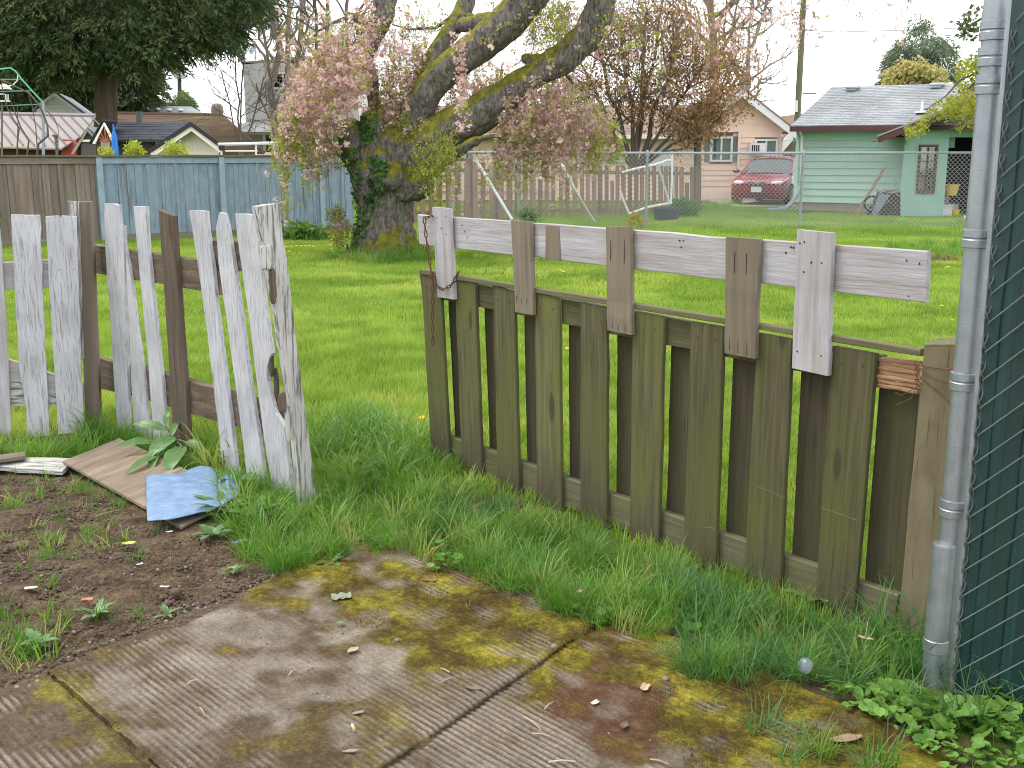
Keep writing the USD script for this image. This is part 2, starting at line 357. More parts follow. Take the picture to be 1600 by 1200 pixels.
def zg(x, y):
    x, y = np.asarray(x, float), np.asarray(y, float)
    near = np.clip(1 - (y - 9) / 6, 0, 1)
    z = 0.030 * (meshkit.fbm(p3(x, y, 1.1), 3, 5) - 0.5) * near + 0.10 * (meshkit.fbm(p3(x, y, 0.16), 2, 9) - 0.5) * np.clip((y - 8) / 8, 0, 1) * np.clip((24 - y) / 6, 0, 1)
    z = z - 0.13 * np.exp(-((x - 10.9) / 2.6) ** 2 - ((y - 28.2) / 1.6) ** 2)
    return z
def lawn_of(x, y):
    q = proj(np.stack([x, np.maximum(y, 1.6), np.zeros_like(x)], 1))
    d = np.maximum(nearpoly(q, DIRT, 26), 0)
    d = d * (y < 6.4) * (x < 0.2)
    d = np.maximum(d, shapely.contains_xy(ALLSLAB.buffer(0.05), x, y))
    d = np.maximum(d, nearpoly(q, [(735, 775), (830, 790), (800, 830), (740, 835)], 20) * (y < 6))
    behind = (y < 2.4) * 1.0
    return np.clip(1 - np.maximum(d, behind), 0, 1)
def axis(segs):
    a = [segs[0][0]]
    for s, e, st in segs:
        n = max(1, int(round((e - s) / st))); a += list(s + (e - s) * (np.arange(n) + 1) / n)
    return np.array(a)
xs = axis([(-400, -60, 40), (-60, -16, 2.2), (-16, -4, 0.4), (-4, 2.4, 0.03), (2.4, 16, 0.4), (16, 60, 2.2), (60, 400, 40)])
ys = axis([(-60, -4, 8), (-4, 2.2, 0.5), (2.2, 6.6, 0.03), (6.6, 12, 0.2), (12, 40, 0.5), (40, 80, 2), (80, 700, 40)])
X, Y = np.meshgrid(xs, ys); xf, yf = X.ravel(), Y.ravel()
Z = zg(xf, yf); LW = lawn_of(xf, yf)
fine = (np.abs(xf + 0.8) < 3.3) & (yf > 2.2) & (yf < 6.6)
bump = 0.034 * (meshkit.fbm(p3(xf, yf, 9), 4, 21) - 0.5) + 0.018 * (meshkit.noise(p3(xf, yf, 33), 3) - 0.5)
Z = Z + np.where(fine, bump * np.clip(1.25 - LW, 0.2, 1), 0)
Z = np.where(shapely.contains_xy(ALLSLAB, xf, yf), 0.009 + 0.010 * (meshkit.fbm(p3(xf, yf, 20), 3, 77) - 0.5), Z)
idx = np.arange(len(xf)).reshape(len(ys), len(xs))
q = np.stack([idx[:-1, :-1], idx[:-1, 1:], idx[1:, 1:], idx[1:, :-1]], -1).reshape(-1, 4)
gmat = MT('ground_soil', {
    'a': ('attribute', {'attribute': 'lawn'}), 'tc': ('texture_coordinate', {}),
    'n': ('noise_texture', {'scale': 7.0, 'detail': 9.0, 'roughness': 0.7}), 'n2': ('noise_texture', {'scale': 90.0, 'detail': 4.0, 'roughness': 0.7}), 'n3': ('noise_texture', {'scale': 0.8, 'detail': 5.0}),
    'd': ('rgb_ramp', {'ramp': [(0.28, (0.034, 0.022, 0.014)), (0.46, (0.092, 0.062, 0.040)), (0.60, (0.160, 0.112, 0.074)), (0.75, (0.255, 0.200, 0.135))]}),
    'd2': ('rgb_ramp', {'ramp': [(0.32, (0.3, 0.3, 0.3)), (0.5, (1.0, 1.0, 1.0)), (0.68, (1.8, 1.75, 1.65))]}), 'dm': ('mix', {'mix_type': 'multiply', 'fac': 0.8}),
    'l': ('rgb_ramp', {'ramp': [(0.3, (0.060, 0.105, 0.018)), (0.7, (0.105, 0.165, 0.025))]}), 'x': ('mix', {}), 'am': ('math', {'math_type': 'multiply_add', 'use_clamp': True}),
    'ns': ('math', {'math_type': 'multiply_add', 'value2': 1.2, 'value3': -0.6}),
    'bu': ('bump', {'strength': 1.0, 'distance': 0.02}), 'p': ('principled_bsdf', {'roughness': 0.95, 'specular_ior_level': 0.15})},
    [('tc.object', 'n.vector'), ('tc.object', 'n2.vector'), ('tc.object', 'n3.vector'), ('n.fac', 'd.fac'), ('n2.fac', 'd2.fac'), ('d.color', 'dm.color1'), ('d2.color', 'dm.color2'), ('n3.fac', 'l.fac'),
     ('n.fac', 'ns.value1'), ('a.fac', 'am.value1'), ('ns.value', 'am.value3'), ('am.value', 'x.fac'), ('dm.color', 'x.color1'), ('l.color', 'x.color2'), ('x.color', 'p.base_color'), ('n2.fac', 'bu.height'), ('bu.normal', 'p.normal')])
stage.GetPrimAtPath('/World/Looks/ground_soil/am').GetAttribute('inputs:value2') or UsdShade.Shader(stage.GetPrimAtPath('/World/Looks/ground_soil/am')).CreateInput('value2', Sdf.ValueTypeNames.Float).Set(1.0)
solo('ground', (np.stack([xf, yf, Z], 1), q), gmat, 'bare brown soil and lawn ground', 'ground', kind='structure', smooth=True, pv={'lawn': LW})

# concrete slabs with rake-grooved tops
cmat = MT('grooved_concrete', {
    'dirt': ('attribute', {'attribute': 'dirt'}), 'moss': ('attribute', {'attribute': 'moss'}), 'red': ('attribute', {'attribute': 'red'}), 'tc': ('texture_coordinate', {}),
    'n': ('noise_texture', {'scale': 5.0, 'detail': 8.0, 'roughness': 0.68}), 'n2': ('noise_texture', {'scale': 95.0, 'detail': 6.0, 'roughness': 0.85}), 'mf': ('math', {'math_type': 'multiply_add', 'value2': 0.85}), 'mg': ('math', {'math_type': 'multiply_add', 'value2': 0.65, 'value3': -0.25}), 'n3': ('noise_texture', {'scale': 34.0, 'detail': 8.0, 'roughness': 0.8}),
    'c': ('rgb_ramp', {'ramp': [(0.25, (0.150, 0.124, 0.096)), (0.5, (0.240, 0.203, 0.162)), (0.75, (0.36, 0.315, 0.265))]}),
    'd': ('rgb_ramp', {'ramp': [(0.3, (0.055, 0.039, 0.025)), (0.6, (0.130, 0.096, 0.064)), (0.8, (0.20, 0.155, 0.108))]}),
    'm': ('rgb_ramp', {'ramp': [(0.34, (0.045, 0.026, 0.010)), (0.46, (0.085, 0.062, 0.012)), (0.56, (0.160, 0.135, 0.016)), (0.68, (0.30, 0.26, 0.035))]}),
    'rc': ('rgb_ramp', {'ramp': [(0.3, (0.060, 0.028, 0.014)), (0.7, (0.135, 0.070, 0.038))]}),
    'g': ('rgb_ramp', {'ramp': [(0.30, (0.35, 0.34, 0.33)), (0.5, (1.0, 1.0, 1.0)), (0.70, (1.75, 1.72, 1.68))]}),
    'x1': ('mix', {}), 'x2': ('mix', {}), 'x3': ('mix', {}), 'x4': ('mix', {'mix_type': 'multiply', 'fac': 0.75}), 'x1b': ('mix', {'mix_type': 'multiply', 'fac': 0.5}),
    'bu': ('bump', {'strength': 1.0, 'distance': 0.008}), 'p': ('principled_bsdf', {'roughness': 0.95, 'specular_ior_level': 0.15})},
    [('tc.object', 'n.vector'), ('tc.object', 'n2.vector'), ('tc.object', 'n3.vector'), ('n.fac', 'c.fac'), ('n3.fac', 'd.fac'), ('n3.fac', 'mg.value1'), ('n.fac', 'mf.value1'), ('mg.value', 'mf.value3'), ('mf.value', 'm.fac'), ('n3.fac', 'rc.fac'), ('n2.fac', 'g.fac'),
     ('dirt.fac', 'x1.fac'), ('c.color', 'x1.color1'), ('d.color', 'x1.color2'), ('red.fac', 'x2.fac'), ('x1.color', 'x2.color1'), ('rc.color', 'x2.color2'), ('moss.fac', 'x3.fac'), ('x2.color', 'x3.color1'), ('m.color', 'x3.color2'),
     ('x3.color', 'x4.color1'), ('g.color', 'x4.color2'), ('x4.color', 'p.base_color'), ('n2.fac', 'bu.height'), ('bu.normal', 'p.normal')])
MOSS = [([(430, 900), (600, 868), (720, 920), (820, 975), (960, 995), (1000, 1030), (905, 1030), (760, 1065), (640, 1060), (590, 1000), (520, 935)], 70, 1.0),
        ([(960, 990), (1330, 1080), (1480, 1230), (1010, 1230), (1080, 1150), (1070, 1060), (990, 1045)], 50, 1.1), ([(66, 1062), (112, 1045), (250, 1225), (205, 1225)], 26, 0.62), ([(480, 1130), (620, 1110), (560, 1200), (430, 1230)], 60, 0.45), ([(380, 905), (520, 900), (560, 960), (480, 950)], 40, 0.55)]
RED = [([(890, 1040), (985, 1035), (1075, 1075), (1080, 1130), (1000, 1180), (890, 1120)], 60, 1.0), ([(700, 900), (780, 980), (820, 1010), (960, 1010), (920, 985), (780, 930)], 60, 0.7)]
drive = thing('concrete_driveway', 'grooved concrete driveway slabs with moss and dirt', 'driveway', (0, 0, 0), kind='structure')
SLAB_TOP = 0.016
for key in SLABS:
    o, a, b = SLABS[key]; nu, nv = int(a / 0.0045), int(b / 0.022)
    U, V = np.meshgrid(np.linspace(0, a, nu), np.linspace(0, b, nv), indexing='ij'); U, V = U.ravel(), V.ravel()
    xy = o + U[:, None] * E1 + V[:, None] * E2; x, y = xy.T
    wob = 0.012 * (meshkit.fbm(p3(x, y, 2.2), 3, 31) - 0.5)
    ph = (U + wob) / 0.0215; gr = np.clip(0.5 + 0.75 * np.sin(2 * np.pi * ph), 0, 1)
    worn = np.clip((meshkit.fbm(p3(x, y, 3.4), 4, 41) - 0.47) * 6.0, 0, 1)
    edge = np.minimum.reduce([U, V, a - U, b - V])
    px = proj(np.stack([x, np.maximum(y, 1.8), np.zeros_like(x)], 1))
    nz = meshkit.fbm(p3(x, y, 11), 4, 55)
    flat = np.maximum(nearpoly(px, [(400, 930), (560, 900), (640, 1000), (560, 1060), (440, 1060), (330, 1000)], 120), 0) * 0.9
    ga = np.clip(1 - worn * (0.75 if key == 'main' else 1.0) - flat - (0.12 if key == 'right' else 0), 0, 1) if key in ('main', 'right') else np.clip(1 - worn * 0.35, 0, 1)
    moss = np.zeros_like(x); red = np.zeros_like(x)
    for pts, fade, amt in MOSS: moss = np.maximum(moss, amt * np.clip(nearpoly(px, pts, fade) * 1.5 + (nz - 0.5) * 3.6 - (0.62 if key == 'main' else 0.40), 0, 1))
    for pts, fade, amt in RED: red = np.maximum(red, amt * np.clip(nearpoly(px, pts, fade) * 1.4 + (nz - 0.5) * 3.0 - 0.3, 0, 1))
    moss = np.maximum(moss, 0.8 * np.clip((0.03 - edge) / 0.03, 0, 1) * np.clip((meshkit.fbm(p3(x, y, 5), 3, 8) - 0.40) * 6, 0, 1))
    soil = np.clip(1.25 - edge / 0.16 + (meshkit.fbm(p3(x, y, 6), 4, 91) - 0.5) * 3.5, 0, 1) * ((U > V * 0 + a - 0.30) | (V < 0.07) if key == 'main' else (U > a - 0.25))
    film = np.clip((meshkit.fbm(p3(x, y, 1.7), 4, 97) - 0.44) * 5, 0, 1)
    ga = ga * (1 - 0.9 * soil)
    dirt = np.clip(0.9 * soil + 0.62 * film * np.clip((nz - 0.2) * 3, 0, 1) + 1.0 * (1 - gr) * ga - 0.35 * gr * ga + 0.75 * (1 - ga) * np.clip((nz - 0.30) * 3.2, 0, 1) + 0.25 * np.clip((nz - 0.5) * 4, 0, 1), 0, 1)
    h = 0.0055 * gr * ga + 0.008 * (meshkit.fbm(p3(x, y, 3), 3, 61) - 0.5) + 0.004 * (meshkit.fbm(p3(x, y, 40), 2, 62) - 0.5) + moss * (0.007 * meshkit.fbm(p3(x, y, 45), 3, 63) + 0.003)
    h -= 0.004 * np.exp(-edge / 0.005) + 0.016 * np.clip((0.02 - edge) / 0.02, 0, 1) * np.clip((meshkit.fbm(p3(x, y, 14), 3, 67) - 0.5) * 5, 0, 1)
    top = np.stack([x, y, SLAB_TOP + h], 1); ii = np.arange(nu * nv).reshape(nu, nv)
    f = np.stack([ii[:-1, :-1], ii[:-1, 1:], ii[1:, 1:], ii[1:, :-1]], -1).reshape(-1, 4)[:, ::-1]
    rim = np.concatenate([ii[:, 0], ii[-1, 1:], ii[-2::-1, -1], ii[0, -2:0:-1]]); lo = top[rim].copy(); lo[:, 2] = -0.11; nb = len(top) + np.arange(len(rim))
    side = np.stack([rim, np.roll(rim, -1), np.roll(nb, -1), nb], 1)
    part(drive, 'concrete_slab', (np.vstack([top, lo]), np.vstack([f, side])), cmat, smooth=True, pv={'dirt': np.r_[dirt, np.ones(len(rim))], 'moss': np.r_[moss, np.zeros(len(rim))], 'red': np.r_[red, np.zeros(len(rim))]})

# ---------------------------------------------------------------- timber and metal materials
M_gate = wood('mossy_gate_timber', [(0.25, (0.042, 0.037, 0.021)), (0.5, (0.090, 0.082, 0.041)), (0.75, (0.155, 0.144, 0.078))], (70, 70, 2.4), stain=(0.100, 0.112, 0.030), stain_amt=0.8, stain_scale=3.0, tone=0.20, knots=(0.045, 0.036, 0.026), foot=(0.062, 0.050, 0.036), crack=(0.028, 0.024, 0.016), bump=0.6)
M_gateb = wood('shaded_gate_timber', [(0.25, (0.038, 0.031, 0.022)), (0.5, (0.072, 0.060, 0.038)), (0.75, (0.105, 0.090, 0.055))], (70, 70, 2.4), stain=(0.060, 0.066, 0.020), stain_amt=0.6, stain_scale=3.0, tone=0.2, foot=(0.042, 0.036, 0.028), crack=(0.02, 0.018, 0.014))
M_rail = wood('gate_rail_timber', [(0.25, (0.075, 0.066, 0.040)), (0.5, (0.130, 0.115, 0.070)), (0.75, (0.190, 0.165, 0.105))], (60, 60, 2.4), stain=(0.10, 0.11, 0.035), stain_amt=0.5)
M_fresh = wood('torn_fresh_wood', [(0.25, (0.16, 0.085, 0.045)), (0.5, (0.34, 0.20, 0.11)), (0.75, (0.52, 0.36, 0.22))], (160, 160, 3.0), tone=0.1, bump=0.8)
M_slat = wood('grey_brown_slat', [(0.25, (0.105, 0.085, 0.064)), (0.5, (0.178, 0.146, 0.112)), (0.75, (0.235, 0.198, 0.155))], (45, 45, 2.0), stain=(0.15, 0.135, 0.07), stain_amt=0.4, tone=0.10)
M_white = wood('worn_white_board', [(0.25, (0.20, 0.168, 0.148)), (0.5, (0.29, 0.255, 0.235)), (0.75, (0.36, 0.335, 0.315))], (45, 45, 1.6), peel=(0.42, 0.42, 0.45), peel_at=(0.36, 0.62), peel_scale=(26, 26, 1.8), tone=0.06, bump=0.4, crack=(0.17, 0.15, 0.135))
M_peel = wood('peeling_white_paint', [(0.2, (0.14, 0.13, 0.118)), (0.5, (0.225, 0.215, 0.205)), (0.8, (0.32, 0.31, 0.30))], (90, 90, 3.0), crack=(0.12, 0.112, 0.102), peel=(0.450, 0.456, 0.480), peel_at=(0.32, 0.46), peel_scale=(200, 200, 8.0), tone=0.07, bump=0.7)
M_peel2 = wood('flaking_white_paint', [(0.2, (0.095, 0.080, 0.060)), (0.5, (0.19, 0.165, 0.130)), (0.8, (0.30, 0.27, 0.22))], (80, 80, 2.5), crack=(0.06, 0.05, 0.038), peel=(0.46, 0.455, 0.435), peel_at=(0.38, 0.48), peel_scale=(70, 70, 4.0), tone=0.08, bump=0.9)
M_dark = wood('dark_bare_picket', [(0.25, (0.040, 0.030, 0.022)), (0.5, (0.085, 0.065, 0.048)), (0.75, (0.135, 0.108, 0.082))], (50, 50, 2.0), tone=0.08, knots=(0.09, 0.03, 0.015))
M_bare = wood('bare_post_timber', [(0.25, (0.10, 0.080, 0.060)), (0.5, (0.155, 0.125, 0.095)), (0.75, (0.20, 0.165, 0.13))], (40, 40, 1.2), tone=0.06)
M_rot = wood('rotten_rail_timber', [(0.25, (0.045, 0.030, 0.020)), (0.5, (0.105, 0.078, 0.055)), (0.75, (0.19, 0.15, 0.115))], (40, 40, 5.0), peel=(0.40, 0.39, 0.37), peel_at=(0.60, 0.66), peel_scale=(22, 22, 4), tone=0.1, bump=0.7)
M_post = wood('treated_gate_post', [(0.25, (0.085, 0.068, 0.042)), (0.5, (0.155, 0.128, 0.080)), (0.75, (0.225, 0.192, 0.125))], (16, 16, 5.5), crack=(0.06, 0.05, 0.034), stain=(0.14, 0.13, 0.06), stain_amt=0.5, tone=0.05)
M_rust = plain('rust', (0.115, 0.050, 0.028), 0.85, 0.4, 90.0, bump=0.4, bscale=300)
M_streak = plain('nail_rust_streak', (0.035, 0.028, 0.026), 0.9, 0.2)
M_nail = plain('nail_head', (0.55, 0.55, 0.53), 0.5, 0.2, metallic=0.3)
M_galv = MT('galvanised_steel', {'tc': ('texture_coordinate', {}), 'n': ('noise_texture', {'scale': 9.0, 'detail': 7.0, 'roughness': 0.7}), 'v': ('voronoi_texture', {'scale': 220.0}),
    'r': ('rgb_ramp', {'ramp': [(0.25, (0.225, 0.255, 0.275)), (0.5, (0.285, 0.315, 0.335)), (0.75, (0.345, 0.375, 0.395))]}), 'ro': ('rgb_ramp', {'ramp': [(0.3, (0.36,) * 3), (0.7, (0.52,) * 3)]}), 'bu': ('bump', {'strength': 0.22, 'distance': 0.002}),
    'p': ('principled_bsdf', {'metallic': 0.85})},
    [('tc.object', 'n.vector'), ('tc.object', 'v.vector'), ('n.fac', 'r.fac'), ('r.color', 'p.base_color'), ('n.fac', 'ro.fac'), ('ro.color', 'p.roughness'), ('v.distance', 'bu.height'), ('bu.normal', 'p.normal')])
M_wire = plain('galvanised_wire', (0.36, 0.38, 0.39), 0.45, 0.2, metallic=0.7); M_wired = plain('dull_fence_wire', (0.15, 0.165, 0.17), 0.5, 0.2, metallic=0.5)
M_edgew = plain('weathered_edge_wire', (0.075, 0.085, 0.085), 0.7, 0.3); M_vinyl = wood('green_vinyl_slat', [(0.25, (0.004, 0.022, 0.020)), (0.5, (0.008, 0.036, 0.033)), (0.75, (0.014, 0.052, 0.046))], (80, 80, 1.2), tone=0.3, rough=0.42, bump=0.5, spec=0.5)

# ---------------------------------------------------------------- the gate
gA, gB = G(685, 729), G(1440, 1020)
GP = Plane(gA, gB - gA)
gate = thing('wooden_gate', 'mossy green board gate with white and grey slats nailed along its top', 'gate', G(1000, 860))
fronts = [((657, 428), (687, 433), (702, 719), (674, 717)), ((710.4, 436.6), (742, 442), (753, 757), (722, 746)), ((769, 445), (802.5, 457), (811, 785), (778, 778)), ((835.5, 457.5), (873, 466.7), (877, 812), (839, 800)),
          ((907, 472.5), (947.6, 484), (947, 837), (906, 824)), ((988, 487), (1037, 495.5), (1028, 880), (983, 862)), ((1078.5, 502.7), (1130, 511), (1117, 918), (1067, 903)), ((1182, 520), (1237.5, 530), (1217, 956), (1161, 940)), ((1300, 540.6), (1369, 553), (1331, 992), (1272, 974))]
for k, q in enumerate(fronts): vplank(gate, 'front_board', GP, 0.0, 0.02, q, M_gate, seg=8, jit=0.0012, ch=0.003, seed=k)
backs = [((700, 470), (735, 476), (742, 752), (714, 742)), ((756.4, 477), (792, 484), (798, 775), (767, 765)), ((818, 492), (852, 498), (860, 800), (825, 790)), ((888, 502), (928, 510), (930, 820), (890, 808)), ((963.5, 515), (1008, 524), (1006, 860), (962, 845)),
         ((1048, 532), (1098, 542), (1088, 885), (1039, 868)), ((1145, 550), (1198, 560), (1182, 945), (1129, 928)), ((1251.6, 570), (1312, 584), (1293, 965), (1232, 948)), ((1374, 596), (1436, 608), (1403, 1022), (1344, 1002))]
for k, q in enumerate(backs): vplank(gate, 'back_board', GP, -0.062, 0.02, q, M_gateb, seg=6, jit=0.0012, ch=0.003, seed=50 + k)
hplank(gate, 'top_rail', GP, -0.021, 0.038, ((656, 428), (1376, 556), (1372, 606), (660, 462)), M_gate, seg=10, jit=0.0008)
hplank(gate, 'cap_rail', GP, 0.008, 0.030, ((655, 420.5), (1438, 546), (1438, 557), (655, 428)), M_rail, seg=14, jit=0.0012, ch=0.003)
hplank(gate, 'bottom_rail', GP, -0.021, 0.038, ((672, 671), (1402, 930), (1396, 992), (676, 711)), M_rail, seg=10, jit=0.001)
# splintered end of the top rail: split strips of fresh wood
for k in range(7):
    y0 = 559 + k * 6.6; j = rng.uniform(-4, 4, 4)
    hplank(gate, 'splintered_wood', GP, -0.016 - 0.006 * rng.random(), 0.02, ((1372 + j[0], y0 - 1), (1434 + j[1], y0 + 6 + k * 0.8), (1435 + j[2], y0 + 13 + k * 0.8), (1371 + j[3], y0 + 6)), M_fresh, seg=5, jit=0.002, seed=90 + k)
# the long white board and the slats that carry it
hplank(gate, 'white_board', GP, -0.002, 0.022, ((652, 335), (1449, 392.5), (1446, 473), (655, 381.5)), M_white, seg=16, jit=0.0016, ch=0.003, label='long worn white board across the gate top')
polyboard(gate, 'board_patch', GP, 0.0005, 0.003, ((852, 352), (874, 353.5), (877, 408), (851, 405)), M_slat, label='bare grey patch on the white board')
slats = [(((674.5, 323.5), (702, 325.7), (709, 468), (683, 464)), M_white, 'white slat at the chained end'), (((797.6, 344.6), (828.3, 346), (832.6, 492), (804.5, 487.5)), M_slat, None), (((946, 354), (985, 354.6), (986.5, 523.7), (948, 516)), M_slat, None),
         (((1133, 370), (1186, 374), (1179.7, 561), (1131, 551.6)), M_slat, None), (((1245, 359), (1300, 364), (1293.7, 587.5), (1236.6, 575)), M_white, 'wide white slat near the post')]
for k, (q, m, lb) in enumerate(slats): vplank(gate, 'slat', GP, 0.024, 0.022, q, m, seg=7, jit=0.0015, ch=0.003, label=lb, seed=120 + k)
for (x, y0, y1) in [(804, 362, 384), (817, 364, 386), (954, 375, 408), (975.5, 374, 412), (1147.5, 394, 428), (1166, 396, 430), (807, 462, 485), (815, 466, 489), (823, 466, 489), (957, 494, 512), (966, 496, 516), (978, 490, 518), (1140, 525, 548), (1153, 530, 552), (1167, 530, 556)]:
    polyboard(gate, 'nail_stain', GP, 0.0246, 0.002, ((x - 1.1, y0), (x + 1.1, y0), (x + 0.5, y1), (x - 0.1, y1)), M_streak, jit=0)
for (x, y) in [(722, 352), (726, 362), (730, 371), (1062, 376), (1068, 376), (1064, 386), (1228, 395), (1236, 386), (1240, 387), (1417, 407), (1437, 412), (1420, 463), (1250, 380), (1257, 378), (1268, 410), (1284, 411), (1256, 425), (1283, 556), (1246, 549), (683, 340), (697, 338), (690, 357), (697, 366)]:
    off = 0.0245 if (1245 < x < 1300 or 674 < x < 702) else -0.0015
    m = trimesh.creation.icosphere(1, 0.0028 + 0.0014 * rng.random()); m.apply_transform(mat4(np.diag([1.0, 0.5, 1.0]), GP.at(x, y, off)))
    part(gate, 'nail', m, M_streak)
M_scar = wood('scarred_wood', [(0.3, (0.10, 0.065, 0.04)), (0.7, (0.20, 0.14, 0.09))], tone=0.05)
for k, q in enumerate(fronts):                   # nail heads through each board into the rails
    (x0, y0), (x1, y1), (x2, y2), (x3, y3) = q
    for t in (0.055, 0.90):
        for u in (0.24, 0.76):
            xa, ya, xb, yb = x0 + (x3 - x0) * t, y0 + (y3 - y0) * t, x1 + (x2 - x1) * t, y1 + (y2 - y1) * t
            m = trimesh.creation.icosphere(1, 0.0036); m.apply_transform(mat4(np.diag([1.0, 0.5, 1.0]), GP.at(xa + (xb - xa) * u + rng.normal(0, 1), ya + (yb - ya) * u + rng.normal(0, 2), 0.001))); part(gate, 'nail', m, M_rust)
# saw scar lines on the right hand boards
for (x0, y0, x1, y1) in [(1179, 757, 1226, 778), (1283, 793, 1340, 812), (1100, 823, 1117, 824)]:
    hplank(gate, 'scar', GP, 0.0008, 0.002, ((x0, y0), (x1, y1), (x1, y1 + 2.2), (x0, y0 + 1.6)), M_scar, seg=4, jit=0.0008)

# gate post
PP = Plane(GP.at(1470, 1000, 0.03), GP.u)
gp = thing('gate_post', 'square treated timber post at the right end of the gate', 'post', GP.at(1437, 1010, 0))
vplank(gp, 'post_shaft', PP, 0.0, 0.088, ((1443, 541), (1501, 541), (1452, 1040), (1396, 1028)), M_post, seg=8, jit=0.0012, ch=0.006, seed=4)
tl, tr = PP.at(1443, 541, -0.004), PP.at(1501, 541, -0.004)
part(gp, 'weathered_top', prism([tl + (0, 0, 0.001), tr + (0, 0, 0.001), tr - PP.n * 0.08 + (0, 0, 0.012), tl - PP.n * 0.08 + (0, 0, 0.012)], (0, 0, 0.004)), M_rail)

# ---------------------------------------------------------------- steel post with bands
base = G(1466, 1068); top = np.array([*base[:2], 0.0]); PZ = 1.93
sp = thing('steel_post', 'tall galvanised steel fence post with clamp bands', 'post', base)
lean = np.array([0.012, 0.03, 1.0])
def post_at(z): return base + lean * z
part(sp, 'tube', tube([post_at(-0.05), post_at(0.9), post_at(PZ)], 0.0335, 24), M_galv, smooth=40)
for z, r0 in [(PZ - 0.01, 0.037)]:
    part(sp, 'cap', revolve([(0, 0.05), (0.02, 0.048), (0.034, 0.035), (0.037, 0.0), (0.037, -0.055), (0.0338, -0.055)], 24), M_galv, smooth=35, M=mat4(None, post_at(z)))
bands = [float(post_at(0)[2] + k) for k in ()]
for yp in (48, 88, 134, 372, 594, 792):
    # height on the post that shows at this row
    zz = np.linspace(0, PZ, 400); pr = proj(np.array([post_at(z) for z in zz])); z = zz[np.argmin(abs(pr[:, 1] - yp))]
    pz = post_at(z); out = np.array([0.72, -0.69, 0.0])
    part(sp, 'clamp_band', revolve([(0.0338, -0.026), (0.0395, -0.024), (0.0400, -0.004), (0.0375, -0.001), (0.0375, 0.001), (0.0400, 0.004), (0.0395, 0.024), (0.0338, 0.026)], 24), M_galv, smooth=30, M=mat4(None, pz))
    if yp > 100:
        part(sp, 'band_lug', box(pz + out * 0.052 + (0, 0, 0.008), (0.060, 0.008, 0.026), frame_from_z((0, 0, 1)) @ np.array([[out[0], -out[1], 0], [out[1], out[0], 0], [0, 0, 1]])), M_galv)
zz = np.linspace(0, PZ, 400); pr = proj(np.array([post_at(z) for z in zz])); zs = zz[np.argmin(abs(pr[:, 1] - 846))]
slv = lambda z: post_at(z) + np.array([-0.022, -0.012, 0]) * 1.0
part(sp, 'lower_sleeve', tube([slv(-0.05), slv(zs * 0.5), slv(zs - 0.012), slv(zs - 0.003), slv(zs)], [0.0335, 0.0335, 0.0335, 0.031, 0.024], 24), M_galv, smooth=40)
part(sp, 'sleeve_collar', revolve([(0.0338, -0.02), (0.0362, -0.018), (0.0362, 0.018), (0.0338, 0.02)], 24), M_galv, smooth=30, M=mat4(None, slv(0.13)))

# ---------------------------------------------------------------- green slatted chain-link fence at the right
FA, FB = G(1492, 1088), G(1580, 1119)
FP = Plane(FA, FB - FA)
gf = thing('slatted_fence', 'chain-link fence woven with dark green vinyl slats', 'fence', FA)
FH = 1.94
part(gf, 'tension_bar', tube([FA - FP.u * 0.012 + FP.n * 0.0 + (0, 0, 0.02), FA - FP.u * 0.012 + (0.004, 0.03, FH)], 0.008, 8), M_galv, smooth=40)
for k in range(30):
    o = FA + FP.u * (-0.016 + k * 0.0415) - FP.n * 0.007 * (k % 2); w = 0.0475; lean2 = np.array([0.008, 0.02, 0]) * (FH / 1.9)
    c0, c1 = o + (0, 0, 0.02 + 0.01 * rng.random()), o + FP.u * w + (0, 0, 0.02)
    top_ = np.array([*lean2[:2], FH + 0.012 * rng.random()])
    plank(gf, 'vinyl_slat', (c0, c1, c0 + top_, c1 + top_), FP.n, 0.007, M_vinyl, seg=14, jit=0.0022, ch=0.002, seed=300 + k)
part(gf, 'bottom_wire', tube([FA + FP.n * 0.012 + (0, 0, 0.02), FA + FP.u * 1.24 + FP.n * 0.012 + (0, 0, 0.012)], 0.009, 8), M_vinyl, smooth=40)
d = 0.040                                       # half diagonal of a mesh diamond
for j in range(-18, 46):
    z0 = j * 2 * d * 0.98                         # the strand that rises to the right, in front of the slats
    ts = np.linspace(0, 1.24, 80); zz = z0 + ts * 0.98
    k = (zz > 0.02) & (zz < FH)
    if k.sum() > 3:
        wv = 0.010 + 0.006 * np.abs(np.sin(np.pi * ts[k] / 0.0415))
        part(gf, 'wire_strand', tube(FA + FP.u * ts[k, None] + FP.n * wv[:, None] + np.stack([0.006 * zz[k], 0.012 * zz[k], zz[k]], 1), 0.0021, 5), M_wired, smooth=60)
for s, r in ((1, 3), (-1, 5)):                   # knuckled wire ends twisted down beside the post
    zz = np.linspace(0.05, FH - 0.05, 260)
    p = FA - FP.u * (0.004 + 0.006 * s * np.sin(2 * np.pi * zz / 0.08))[:, None] + FP.n * (0.006 + 0.006 * np.cos(2 * np.pi * zz / 0.08))[:, None] + np.stack([0.006 * zz, 0.012 * zz, zz], 1)
    part(gf, 'twisted_edge_wire', tube(p, 0.0017, 5), M_edgew, smooth=60)

